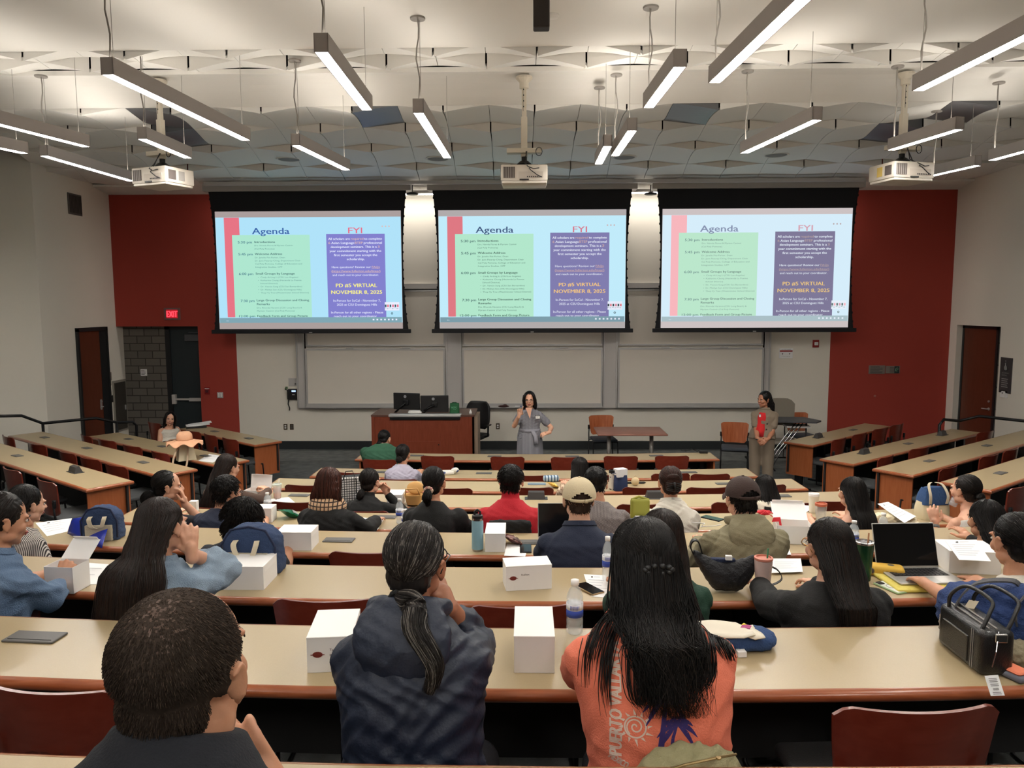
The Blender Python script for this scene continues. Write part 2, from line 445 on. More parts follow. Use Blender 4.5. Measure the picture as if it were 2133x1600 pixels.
mb = MB(); mb.box(-.02, .05, .50, .56, 0, 2.5); mb.box(-.02, .05, -.56, -.50, 0, 2.5); mb.box(-.02, .05, -.56, .56, 2.44, 2.5); mb.build('door_frame', FRAMED, e)
mb = MB(); mb.box(-.01, .03, -.50, .50, .01, 2.45); mb.build('door_leaf', BROWND, e)
mb = MB(); mb.tube([(-.01, -.40, .98), (-.06, -.40, .98), (-.065, -.27, .975)], .011, 8); mb.lathe([(.028, 0), (.028, .01)], 12, M=T(-.02, -.40, .98) @ RY(R(90))); mb.lathe([(.02, 0), (.02, .02)], 12, M=T(-.03, -.40, 1.12) @ RY(R(90))); mb.build('door_handle', ALU, e)
# ================================================================== WHITEBOARDS
def whiteboard(x0, x1, z0, z1, y, lab, tray=True):
    e = empty('whiteboard', ((x0 + x1) / 2, y, z0)); w = (x1 - x0) / 2; h = z1 - z0
    mb = MB(); mb.box(-w + .03, w - .03, -.012, 0, .03, h - .03); mb.build('board_panel', BOARD, e)
    mb = MB(); t = .035
    mb.box(-w, w, -.03, 0, h - t, h); mb.box(-w, w, -.03, 0, 0, t); mb.box(-w, -w + t, -.03, 0, t, h - t); mb.box(w - t, w, -.03, 0, t, h - t); mb.build('board_frame', ALU, e)
    if tray:
        mb = MB(); mb.box(-w, w, -.10, -.03, -.05, -.035); mb.box(-w, w, -.105, -.09, -.05, -.02); mb.box(-w, w, -.03, .0, -.06, 0); mb.build('pen_tray', ALU, e)
        for k in (-.35, .45):
            mb = MB(); mb.rbox(k * w - .08, k * w + .08, -.05, -.03, h - .005, h + .02, .004); mb.build('pull_handle', ALU, e)
    tag(e, lab, 'whiteboard', 'whiteboards on the front wall')
for x0, x1, n_ in ((-4.43, -1.62, 'left, behind the lectern monitors'), (-1.28, 1.52, 'centre, behind the speaker'), (1.82, 4.70, 'right, behind the woman in the taupe suit')):
    whiteboard(x0, x1, .92, 2.06, WY - .10, 'lower sliding whiteboard, ' + n_)
for x0, x1, n_ in ((-4.43, -1.62, 'left'), (-1.28, 1.52, 'centre'), (1.82, 4.70, 'right')):
    whiteboard(x0, x1, 2.10, 3.22, WY - .03, 'upper whiteboard partly hidden behind the %s projection screen' % n_, False)
m = MB()
for x0, x1 in ((-4.62, -4.43), (-1.62, -1.28), (1.52, 1.82), (4.70, 4.84)):
    m.box(x0 + .01, x1 - .01, WY - .11, WY, .86, 5.0); m.box(x0 + .01, x0 + .04, WY - .13, WY, .86, 5.0, 1); m.box(x1 - .04, x1 - .01, WY - .13, WY, .86, 5.0, 1)
struct(m, 'trim_2', [ALUP, ALU])
m = MB(); m.box(-4.43, 4.70, WY - .06, WY, 3.24, 3.34); m.box(-4.6, 4.8, WY - .05, WY, .83, .9)
struct(m, 'trim_3', [ALUP])
m = MB(); m.box(-4.43, 4.70, WY - .065, WY - .055, 3.215, 3.235); struct(m, 'trim_4', [BLACKP])
# ================================================================== SCREENS
SX = [-4.09, .11, 4.28]
SB = mat('screen_black_masking', (16, 17, 24), .7)
LN = [ # x, baseline y, cap height, width, text, colour key, bold (in a 1945 x 1225 slide sketch, origin top left)
 (430, 520, 66, 390, 'Agenda', 'navy', .05), (1435, 518, 62, 145, 'FYI', 'pinkt', .05),
 (280, 616, 26, 150, '5:30 pm', 'teal', .03), (456, 612, 22, 214, 'Introductions', 'dk', .06),
 (456, 646, 15, 405, 'Drs. Nirmla Flores & Myriam Casimir', 'gr', 0), (456, 680, 15, 210, '(Cal Poly Pomona)', 'gr', 0),
 (288, 740, 26, 150, '5:45 pm', 'teal', .03), (460, 736, 22, 286, 'Welcome Address', 'dk', .06),
 (462, 770, 15, 315, 'Dr. Janelle Pitt-Parker, Dean', 'gr', 0), (463, 803, 15, 478, 'Dr. Jann Pataray-Ching, Department Chair', 'gr', 0),
 (466, 836, 15, 490, 'Cal Poly Pomona, College of Education and', 'gr', 0), (468, 869, 15, 282, 'Integrative Studies, CPP', 'gr', 0),
 (294, 944, 26, 150, '6:00 pm', 'teal', .03), (470, 940, 22, 410, 'Small Groups by Language', 'dk', .06),
 (497, 975, 15, 420, '•  Cindy Ai-Ling Li (CSU Los Angeles)', 'gr', 0), (497, 1007, 15, 455, '•  Katharina Chung (Hacienda La Puente', 'gr', 0),
 (520, 1039, 15, 180, 'School District)', 'gr', 0), (500, 1072, 15, 460, '•  Dr. Yewon Sung (CSU San Bernardino)', 'gr', 0),
 (500, 1105, 15, 455, '•  Dr. Minhye Son (CSU Dominguez Hills)', 'gr', 0), (502, 1137, 15, 528, '•  Thuy-Vy Tran (Westminster School District)', 'gr', 0),
 (314, 1226, 26, 145, '7:30 pm', 'teal', .03), (483, 1218, 22, 550, 'Large Group Discussion and Closing', 'dk', .06), (485, 1258, 22, 135, 'Remarks', 'dk', .06),
 (485, 1294, 15, 475, 'Drs. Rhonda Haramis (CSU Long Beach) &', 'gr', 0), (487, 1327, 15, 397, 'Myriam Casimir (Cal Poly Pomona)', 'gr', 0),
 (297, 1386, 24, 170, '12:00 pm', 'teal', .03), (490, 1383, 22, 530, 'Feedback Form and Group Picture', 'dk', .06),
 (1228, 585, 24, 225, 'All scholars are', 'wh', .06), (1465, 585, 24, 130, 'required', 'or', .04), (1604, 585, 24, 184, 'to complete', 'wh', .06),
 (1230, 627, 24, 20, '6', 'or', .04), (1260, 627, 24, 240, 'Asian Language', 'wh', .06), (1508, 627, 24, 82, 'BTEP', 'or', .04), (1600, 627, 24, 188, 'professional', 'wh', .06),
 (1255, 668, 24, 480, 'development seminars. This is a', 'wh', .06), (1745, 668, 24, 20, '3', 'or', .04), (1243, 710, 24, 540, 'year commitment starting with the', 'wh', .06),
 (1290, 752, 24, 452, 'first semester you accept the', 'wh', .06), (1425, 794, 24, 186, 'scholarship.', 'wh', .06),
 (1268, 876, 22, 410, 'Have questions? Review our', 'wh', .02), (1688, 876, 22, 82, 'FAQs', 'or', .02), (1266, 918, 22, 512, '(https://www.fullerton.edu/btep/)', 'or', .02), (1278, 958, 22, 484, 'and reach out to your coordinator.', 'wh', .02),
 (1314, 1074, 38, 430, 'PD #5 VIRTUAL', 'ye', .07), (1266, 1144, 38, 532, 'NOVEMBER 8, 2025', 'ye', .07),
 (1290, 1226, 24, 494, 'In-Person for SoCal - November 7,', 'wh', .02), (1326, 1268, 24, 422, '2025 at CSU Dominguez Hills', 'wh', .02), (1268, 1350, 24, 546, 'In-Person for all other regions - Please', 'wh', .02), (1298, 1388, 22, 450, 'reach out to your coordinator', 'wh', .02)]
PAL = [ # three projectors: colours as each screen shows them
 dict(bg=(170, 218, 240), bar=(164, 152, 150), red=(222, 112, 128), green=(168, 222, 200), blue=(126, 124, 198), navy=(58, 96, 160), pinkt=(220, 110, 135), teal=(52, 104, 128), dk=(56, 92, 98), gr=(94, 140, 136), wh=(226, 230, 250), **{'or': (216, 182, 176)}, ye=(246, 238, 130), foot=(124, 160, 172)),
 dict(bg=(186, 226, 241), bar=(170, 164, 164), red=(214, 116, 126), green=(172, 222, 196), blue=(124, 120, 168), navy=(62, 84, 122), pinkt=(206, 120, 138), teal=(44, 74, 84), dk=(46, 66, 66), gr=(78, 108, 100), wh=(222, 226, 240), **{'or': (198, 164, 160)}, ye=(236, 192, 122), foot=(120, 150, 162)),
 dict(bg=(206, 228, 241), bar=(196, 186, 186), red=(238, 176, 182), green=(180, 222, 196), blue=(122, 116, 146), navy=(128, 138, 166), pinkt=(206, 156, 170), teal=(98, 124, 128), dk=(96, 114, 112), gr=(124, 150, 142), wh=(222, 230, 240), **{'or': (176, 156, 156)}, ye=(226, 190, 124), foot=(164, 184, 190))]
KEYS = ['bg', 'bar', 'red', 'green', 'blue', 'navy', 'pinkt', 'teal', 'dk', 'gr', 'wh', 'or', 'ye', 'foot']
def glow_mat(name, c, top):
    """projected light: the same strength over the whole picture"""
    m_ = emat(name, c, SLIDE)
    return m_
def slide_mesh(parent, k, back):
    ms = [emat('slide%d_%s' % (k, q), PAL[k][q], SLIDE) for q in KEYS]
    W, Hh = 3.50, 2.20
    def uv(x, y):
        v = (y - 286) / 1225.0; l = 33 + 55 * v; r = 1978 + 44 * v
        return ((x - l) / (r - l) - .5) * W, (1 - v) * Hh
    def rect(mb, x0, y0, x1, y1, key, d):
        a = uv(x0, y0); b = (uv(x1, y0)[0], uv(x1, y1)[1])
        mb.add([(a[0], -d, b[1]), (b[0], -d, b[1]), (b[0], -d, a[1]), (a[0], -d, a[1])], [(0, 1, 2, 3)], KEYS.index(key))
    mb = MB()
    mb.add([(-W / 2, -.004, 0), (W / 2, -.004, 0), (W / 2, -.004, Hh), (-W / 2, -.004, Hh)], [(0, 1, 2, 3)], 1)
    rect(mb, 38, 348, 1978, 1445, 'bg', .006)
    rect(mb, 128, 350, 288, 1445, 'red', .008); rect(mb, 216, 530, 1030, 1445, 'green', .010); rect(mb, 1203, 522, 1815, 1388, 'blue', .010)
    rect(mb, 90, 1388, 2010, 1445, 'foot', .012); rect(mb, 90, 1386, 515, 1393, 'bg', .013)
    mb.build('slide_background', ms, parent, M=T(0, -.01, back))
    mb = MB()
    for (x, y, h, w, s, key, bold) in LN:
        a = uv(x, y); b = uv(x + w, y)
        mb.text(s, h / 1225 * Hh, b[0] - a[0], KEYS.index(key), T(a[0], -.014, a[1]) @ RX(R(90)), bold=bold)
    rect(mb, 1268, 921, 1778, 924, 'or', .014); rect(mb, 1688, 879, 1770, 882, 'or', .014)
    for q in range(3):
        a = uv(1790 + 35 * q, 448); mb.lathe([(.014, 0), (.001, .001)], 12, KEYS.index('or'), T(a[0], -.014, a[1]) @ RX(R(90)))
    rect(mb, 1828, 1232, 1980, 1320, 'wh', .012)
    for q, (cx, key) in enumerate(((1838, 'dk'), (1862, 'red'), (1888, 'dk'), (1915, 'pinkt'), (1940, 'dk'), (1965, 'red'))):
        rect(mb, cx - 8, 1258, cx + 9, 1284, key, .014); rect(mb, cx - 12, 1292 + 6 * (q % 2), cx + 6, 1296 + 6 * (q % 2), 'gr', .014)
    a = uv(1907, 1350); mb.lathe([(.022, 0), (.001, .001)], 6, KEYS.index('dk'), T(a[0], -.014, a[1]) @ RX(R(90))); mb.lathe([(.011, 0), (.001, .001)], 6, KEYS.index('bg'), T(a[0], -.017, a[1]) @ RX(R(90)))
    for q in range(7): rect(mb, 1705 + 40 * q, 1406, 1722 + 40 * q, 1422, 'wh', .014)
    mb.text('8/16', .018, None, KEYS.index('wh'), T(uv(165, 1428)[0], -.014, uv(165, 1428)[1]) @ RX(R(90)))
    mb.build('slide_text', ms, parent, M=T(0, -.02, back))
for k in range(3):
    z0 = 2.42
    e = empty('projection_screen', (SX[k], 14.3, z0))
    prof = []
    n = 16
    for i in range(n + 1):
        v = i / n; prof.append((1.86 - .085 * math.sin(PI * v) ** .8, v * 2.65))
    poly = [(x, z) for x, z in prof] + [(-x, z) for x, z in prof[::-1]]
    mb = MB(); mb.prism(poly, 0, .006, M=RX(R(90))); 
    # side tabs along the tension cords
    for sx in (-1, 1):
        for i in range(1, 16):
            v = i / 16; x = 1.86 - .085 * math.sin(PI * v) ** .8
            mb.box(sx * x - .012, sx * x + .012, -.006, 0, v * 2.65 - .02, v * 2.65 + .02)
    mb.build('screen_fabric', SB, e)
    mb = MB(); mb.rbox(-1.90, 1.90, -.05, .03, -.03, .045, .01); mb.box(-.03, .03, -.055, -.05, -.02, -.005, 1); mb.build('bottom_bar', [SB, ALU], e)
    mb = MB(); mb.rbox(-1.95, 1.95, -.06, .2, 2.62, 2.76, .01); mb.build('screen_housing', mat('housing_white', (190, 186, 182), .6), e)
    slide_mesh(e, k, .055)
    tag(e, 'black bordered projection screen showing the Agenda slide, %s of the three' % ('leftmost', 'middle one', 'rightmost')[k], 'projection screen', 'projection screens')
for px, lab in ((859, 'between the left and the middle screen'), (1355, 'between the middle and the right screen')):
    p = atY(px, 405, 14.2)
    e = empty('infrared_emitter', (p.x, 14.2, p.z))
    mb = MB(); mb.lathe([(.10, -.01), (.115, .0), (.115, .02), (.06, .035), (.01, .04)], 20); mb.build('emitter_head', BLACKP, e, True)
    mb = MB(); mb.tube([(0, 0, .03), (0, 0, .17)], .01, 8); mb.build('stem', BLACKP, e)
    tag(e, 'small black disc hanging on a stem ' + lab, 'sensor', 'small black discs above the screens')
m = MB(); m.box(-5.9, 6.1, 13.98, 14.06, 5.11, 5.17); e = m.build('screen_ceiling_rail', ALUP); tag(e, 'long pale rail at the ceiling above the three screens', 'rail')
e = empty('cove_light', (.1, 14.72, 5.02)); mb = MB(); mb.box(-5.9, 5.9, -.05, .05, .02, .08); mb.build('housing', ALUP, e); mb = MB(); mb.box(-5.85, 5.85, -.04, .04, .005, .018); mb.build('diffuser', emat('cove_diffuser', (255, 248, 238), 10.0), e); tag(e, 'long linear light strip at the ceiling behind the three screens', 'light')
# ================================================================== PENDANT LIGHTS
DIFF = emat('lamp_diffuser', (255, 250, 242), LAMP)
HOUS = mat('lamp_housing', (176, 170, 168), .5, metal=.15)
UPL = emat('lamp_uplight', (255, 246, 232), LAMP * .5)
ZL = 4.47
def pendant(a, b, lab, z=ZL, pw=None):
    k_ = pw or (2.0 if a[1] > 6.9 else .85)
    DIFF = emat('lamp_diffuser_%d' % round(k_ * 100), (255, 250, 242), LAMP * k_ * .8); UPL = emat('lamp_uplight_%d' % round(k_ * 100), (255, 246, 232), LAMP * (.26 if k_ < 1.2 else .20) * k_ * .8)
    a = Vector((a[0], a[1], z)); b = Vector((b[0], b[1], z)); c = (a + b) / 2; L_ = (b - a).length
    rz = math.atan2((b - a).y, (b - a).x) - PI / 2
    e = empty('pendant_light', c, rz)
    h = L_ / 2; w = .045
    mb = MB()
    mb.box(-w, -w + .006, -h, h, 0, .115); mb.box(w - .006, w, -h, h, 0, .115); mb.box(-w, w, -h, -h + .006, 0, .115); mb.box(-w, w, h - .006, h, 0, .115); mb.box(-w + .006, w - .006, -h + .006, h - .006, .085, .09)
    mb.build('housing', HOUS, e)
    mb = MB()
    for s0, s1 in ((-h + .02, -.004), (.004, h - .02)): mb.box(-w + .007, w - .007, s0, s1, .004, .012)
    mb.build('diffuser', DIFF, e)
    mb = MB(); mb.add([(-w + .01, -h + .02, .1), (w - .01, -h + .02, .1), (w - .01, h - .02, .1), (-w + .01, h - .02, .1)], [(0, 1, 2, 3)]); mb.build('uplight', UPL, e)
    def top(y): return (ZC if y < 7.1 else (ZC + .06 if y < 8.9 else arch(y))) - z
    for yy, thick in ((-h + .04, 1), (h - .12, 0)):
        wp = c + Vector((-math.sin(rz), math.cos(rz), 0)) * yy
        zt = top(wp.y)
        mb = MB()
        if thick:
            mb.tube([(.0 + .018 * math.sin(q * 1.1) * math.sin(PI * q / 8), yy, .115 + (zt - .115) * q / 8) for q in range(9)], .006, 6)
            mb.lathe([(.06, zt - .015), (.062, zt - .004), (.06, zt)], 20, M=T(0, yy, 0))
        mb.tube([(.012, yy + .02, .115), (.012, yy + .02, zt)], .0022, 5)
        mb.build('hanging_cable', mat('cable_grey', (150, 145, 140), .6), e)
    tag(e, lab, 'pendant light', 'linear pendant lights')
PL = [(-2.84, 5.25, -2.66, 7.32, 'long linear pendant hanging left of centre over the left projector'),
 (-1.27, 4.84, -1.28, 6.25, 'linear pendant left of centre whose grey end face shows near the top edge'),
 (-.88, 6.34, -.84, 8.25, 'linear pendant on a wavy cable from a round ceiling plate, left of the middle projector'),
 (-2.26, 7.55, -2.08, 8.92, 'linear pendant above the right end of the left screen'),
 (-5.03, 7.97, -4.95, 9.59, 'linear pendant on the far left ending just behind the left projector'),
 (1.34, 5.58, 1.47, 3.6, 'large linear pendant right of centre running off the top edge'),
 (.98, 6.25, 1.02, 5.20, 'linear pendant right of centre, third from the top edge'),
 (.94, 8.19, .96, 7.03, 'small linear pendant right of the middle projector, the longer of two close ones'),
 (.81, 8.65, .81, 7.7, 'smallest linear pendant right of the middle projector'),
 (2.27, 8.11, 2.49, 6.69, 'linear pendant above the right screen with a loose diffuser end'),
 (2.90, 5.83, 2.98, 4.3, 'linear pendant running off the right edge near the top'),
 (4.99, 9.60, 5.15, 8.90, 'linear pendant at the far right just behind the right projector'),
 (3.74, 8.0, 3.92, 7.09, 'linear pendant behind the mounting pole of the right projector'),
 (-5.40, 7.0, -5.14, 7.85, 'linear pendant cut by the left edge, the lower one'),
 (5.12, 8.60, 5.22, 7.6, 'linear pendant cut by the right edge, the lower one'),
 (-4.75, 5.8, -4.33, 7.55, 'linear pendant at the left edge seen from its grey side'),
 (-3.61, 7.22, -3.59, 8.15, 'short linear pendant half hidden behind the left projector pole')]
for a in PL: pendant(a[0:2], a[2:4], a[4])
for x_, y_ in ((-2.6, 1.6), (-.9, 2.2), (.9, 1.6), (2.6, 2.2), (-4.4, 3.6), (4.4, 3.6)):  # unseen pendants, added above the frame to brighten people's backs
    pendant((x_, y_ - .7), (x_, y_ + .7), 'added unseen linear pendant over the back rows, above the frame', pw=.75)
for x_ in (-3.0, -1.0, 1.0, 3.0): pendant((x_, -1.9), (x_, -.5), 'added unseen linear pendant behind the viewer, lighting the backs', pw=1.5)  # further unseen lamps, added behind the camera to light backs and chairs
# ================================================================== PROJECTORS
IV = mat('projector_ivory', (206, 198, 186), .5)
def projector(px, py, rz, lab, Y=8.45, lbl=False):
    p = atY(px, py, Y)
    e = empty('ceiling_projector', p, rz)
    mb = MB(); mb.rbox(-.25, .25, -.20, .20, -.085, .085, .015); mb.rbox(-.24, .24, -.19, .19, -.11, -.08, .01); mb.build('projector_body', IV, e, True, ang=40)
    mb = MB(); mb.box(-.225, -.10, -.206, -.198, -.055, .06)
    for q in range(5): mb.box(-.222 + q * .025, -.215 + q * .025, -.209, -.205, -.055, .06, 1)
    mb.build('vent_grille', [mat('vent_dark', (92, 84, 80), .6), mat('vent_light', (150, 145, 140), .6)], e)
    mb = MB(); mb.box(-.06, .20, -.204, -.199, -.058, -.05 + .06)
    for q in range(7): mb.box(.03 + q * .022, .042 + q * .022, -.208, -.203, -.05, -.038, 1)
    mb.box(-.05, .05, -.206, -.20, -.082, -.066, 1); mb.build('connector_panel', [mat('panel_ivory', (190, 180, 168), .6), BLACKP], e)
    for sx in (-1, 1):
        mb = MB(); mb.box(sx * .251, sx * .254, -.16, -.06, -.05, .05); mb.box(sx * .251, sx * .254, -.02, .06, -.05, .05, 1); mb.build('side_grille', [mat('vent_dark', (92, 84, 80)), mat('label_yellow', (206, 178, 96), .6) if lbl and sx < 0 else mat('vent_light', (150, 145, 140))], e)
    mb = MB(); mb.box(-.15, .15, -.12, .12, .085, .10); mb.lathe([(.08, .10), (.085, .12), (.05, .15), (.03, .16), (.03, .20)], 18); mb.build('mount_bracket', BLACKM, e, True, ang=40)
    zt = 5.36 - p.z
    mb = MB(); mb.rbox(-.19, .19, -.05, .05, .235, .285, .005)
    mb.rbox(-.035, .035, -.03, .03, .28, .62, .004); mb.rbox(-.026, .026, -.022, .022, .6, zt, .004); mb.lathe([(.05, zt - .12), (.05, zt - .06), (.09, zt - .02), (.09, zt)], 16)
    mb.box(-.035, .035, -.02, .02, .2, .24)
    mb.build('mounting_pole', mat('pole_ivory', (214, 206, 190), .5), e)
    mb = MB()
    for q in range(6): mb.box(-.008, .0, -.0235, -.0215, .72 + q * .06, .735 + q * .06)
    mb.box(-.012, -.008, -.0235, -.0215, .68, 1.05)
    mb.build('slot_marks', BLACKP, e)
    mb = MB()
    mb.tube([(.03, -.05, .25), (.0, -.12, .12), (.04, -.22, .06), (.10, -.225, .035), (.16, -.215, .045)], .005, 6)
    mb.tube([(.02, -.05, .25), (.02, -.14, .10), (.07, -.23, .02), (.14, -.225, -.03), (.19, -.215, -.05)], .005, 6)
    mb.tube([(.16 + .035 * math.cos(q * PI / 6), -.06, .245 + .045 * math.sin(q * PI / 6)) for q in range(12)], .004, 6, loop=True)
    mb.build('cables', BLACKP, e, True)
    tag(e, lab, 'projector', 'ceiling projectors')
projector(340, 370, R(-22), 'ivory ceiling projector on a pole in front of the left screen')
projector(1092, 366, R(0), 'ivory ceiling projector on a pole in front of the middle screen')
projector(1877, 360, R(14), 'ivory ceiling projector on a pole in front of the right screen', lbl=True)
# hanging dark device and smoke detector at the top edge
p = atZ(1126, 18, 5.0)
e = empty('ceiling_camera', (p.x, 5.3, 4.75))
mb = MB(); mb.rbox(-.055, .055, -.05, .05, 0, .3, .01); mb.build('device_body', mat('device_brown', (54, 48, 46), .5), e)
mb = MB(); mb.tube([(0, 0, .3), (0, 0, ZC - 4.75)], .012); mb.build('stem', BLACKM, e)
tag(e, 'dark box shaped device hanging from the ceiling at the top edge', 'camera')
for px, py, lab in ((805, 186, 'small round ceiling disc between the left pendants'), (1150, 31, 'small round ceiling disc beside the dark hanging device'), (152, 190, 'small round ceiling disc over the far left pendants')):
    p = atZ(px, py, ZC + .0) if py < 100 else atZ(px, py, ZC + .12)
    mb = MB(); mb.lathe([(.05, -.012), (.055, 0), (.055, .02)], 18); o = mb.build('ceiling_disc', PANELW, None, True); o.location = (p.x, p.y, p.z - .01)
    tag(o, lab, 'sprinkler cover', 'ceiling discs')
# ================================================================== DESKS
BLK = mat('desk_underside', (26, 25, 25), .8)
def px_on(f, px, lo, hi):
    for _ in range(40):
        mid = (lo + hi) / 2
        if proj(f(mid))[0] < px: lo = mid
        else: hi = mid
    return (lo + hi) / 2
def hatch(e, p, rz, s=1.0):
    mb = MB(); mb.M = T(*p) @ RZ(rz)
    mb.rbox(-.10 * s, .10 * s, -.045, .045, 0, .008, .004); mb.box(-.085 * s, .085 * s, -.03, -.028, .008, .0095, 1)
    o = mb.build('power_hatch', [GREYP, BLACKP], e)
    return o
def outlet(e, p, rz):
    mb = MB(); mb.M = T(*p) @ RZ(rz)
    mb.rbox(-.11, .11, -.05, .06, 0, .006, .003)
    mb.add([(-.085, -.035, .006), (.085, -.035, .006), (.085, .05, .006), (-.085, .05, .006), (-.075, -.02, .065), (.075, -.02, .065), (.075, .02, .075), (-.075, .02, .075)], [(0, 1, 5, 4), (1, 2, 6, 5), (2, 3, 7, 6), (3, 0, 4, 7), (4, 5, 6, 7)])
    for x in (-.018, .022): mb.box(x - .016, x + .016, -.034, -.027, .022, .052, 1, RX(R(-14)))
    mb.build('outlet_box', [mat('outlet_dark', (58, 56, 56), .4), ALUP], e)
def desk(npts, fpts, z, lab, ends=(0, 1), group=None, legs=3):
    """npts/fpts: near and far edges, same count, left to right"""
    c = (npts[len(npts) // 2] + fpts[len(npts) // 2]) / 2
    e = empty('lecture_desk', (c.x, c.y, z - .74))
    o = Vector((c.x, c.y, z - .74))
    n = [Vector((p.x, p.y, z)) - o for p in npts]; f = [Vector((p.x, p.y, z)) - o for p in fpts]
    t = .034
    k = len(n)
    mb = MB()
    vs = [tuple(p) for p in n] + [tuple(p) for p in f] + [(p.x, p.y, p.z - t) for p in n] + [(p.x, p.y, p.z - t) for p in f]
    fs = [(i, i + 1, k + i + 1, k + i) for i in range(k - 1)] + [(2 * k + i, 3 * k + i, 3 * k + i + 1, 2 * k + i + 1) for i in range(k - 1)]
    mb.add(vs, fs); mb.build('tabletop', LAM, e)
    # bullnose wood band all round
    loop = n + f[::-1]
    mb = MB(); out = []
    K = len(loop)
    for i, p in enumerate(loop):
        a = (p - loop[i - 1]).normalized(); b = (loop[(i + 1) % K] - p).normalized()
        d = (a + b).normalized(); nn = Vector((d.y, -d.x, 0)); sc = 1 / max(.4, nn.dot(Vector((a.y, -a.x, 0))))
        w = .022 if 0 < i < k - 1 or i in (0, k - 1) else .012
        out.append([tuple(p + nn * (x * sc) + Vector((0, 0, zz))) for x, zz in ((-.004, .0006), (w * .55, -.002), (w, -.012), (w, -.026), (w * .5, -.038), (-.004, -.040))])
    mb.rings(out, False, True, loop=True); mb.build('edge_band', EDGE, e, True, ang=50)
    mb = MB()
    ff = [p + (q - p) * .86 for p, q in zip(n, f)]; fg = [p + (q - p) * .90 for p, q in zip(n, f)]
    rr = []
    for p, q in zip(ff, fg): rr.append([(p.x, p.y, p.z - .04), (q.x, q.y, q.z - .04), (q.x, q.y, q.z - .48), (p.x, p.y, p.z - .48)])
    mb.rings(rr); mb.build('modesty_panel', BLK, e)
    for s in ends:
        i = 0 if s == 0 else k - 1; j = 1 if s == 0 else k - 2
        inn = (n[j] - n[i]).normalized() * .035; a = n[i] + (f[i] - n[i]) * .03 + inn; b = n[i] + (f[i] - n[i]) * .97 + inn
        i2 = inn.normalized() * .022
        mb = MB(); mb.rings([[(a.x, a.y, a.z - .038), (a.x + i2.x, a.y + i2.y, a.z - .038), (a.x + i2.x, a.y + i2.y, a.z - .52), (a.x, a.y, a.z - .52)], [(b.x, b.y, b.z - .038), (b.x + i2.x, b.y + i2.y, b.z - .038), (b.x + i2.x, b.y + i2.y, b.z - .52), (b.x, b.y, b.z - .52)]])
        mb.build('end_panel', PANELWD, e)
    for q in range(legs):
        fr = (q + .12) / legs if q < legs - 1 else .965
        if q == 0: fr = .035
        x = fr * (k - 1); i = min(int(x), k - 2); u = x - i
        a = n[i].lerp(n[i + 1], u); b = f[i].lerp(f[i + 1], u); p = a.lerp(b, .55); dd = (b - a).normalized(); sd = (n[i + 1] - n[i]).normalized()
        A = Matrix(((sd.x, dd.x, 0, p.x), (sd.y, dd.y, 0, p.y), (0, 0, 1, 0), (0, 0, 0, 1)))
        mb = MB(); mb.box(-.03, .03, -.06, .06, .02, .70, M=A); mb.rbox(-.025, .025, -.2, .2, .0, .035, .008, M=A); mb.build('desk_leg', BLACKM, e)
    tag(e, lab, 'desk', group)
    return e, o
ORD = [None, 'first (front) centre row desk, by the lectern', 'second centre row desk from the front', 'third centre row desk from the front', 'fourth centre row desk from the front', 'fifth centre row desk from the front', 'sixth centre row desk from the front', 'seventh, holding the black sling bag', 'widest foreground desk with the black handbag', 'desk edge at the very bottom of the picture']
XR0 = {1: (-2.42, 2.70), 2: (-2.68, 2.84), 3: (-2.86, 3.02), 4: (-3.05, 3.15), 5: (-3.35, 3.45), 6: (-3.75, 3.9), 7: (-4.1, 4.2), 8: (-4.4, 4.5), 9: (-4.6, 4.7)}
HC = {1: [868, 1030, 1192, 1367], 2: [800, 1008, 1233, 1435], 3: [1510], 4: [623, 1625], 5: [800], 6: [706, 1108], 8: [73]}
OC = {4: [1117, 1364]}
HFR = {6: .55, 8: .62, 5: .72, 4: .72}
for i in range(1, 10):
    x0, x1 = XR0[i]; k = 25
    xs = [x0 + (x1 - x0) * q / (k - 1) for q in range(k)]
    z = FL[i] + .74
    e, o = desk([Vector((x, rowy(i, x), 0)) for x in xs], [Vector((x, rowy(i, x) + DEP, 0)) for x in xs], z, 'long curved cream desk with wood edge, ' + ORD[i], group='centre section desks', legs=5)
    for px in HC.get(i, []):
        fr = HFR.get(i, .6)
        f = lambda x: Vector((x, rowy(i, x) + DEP * fr, z)); x = px_on(f, px, -5, 5); p = f(x) - o
        hatch(e, p, math.atan((x - CX) / 26))
    for px in OC.get(i, []):
        f = lambda x: Vector((x, rowy(i, x) + DEP * .72, z)); x = px_on(f, px, -5, 5); outlet(e, f(x) - o, math.atan((x - CX) / 26))
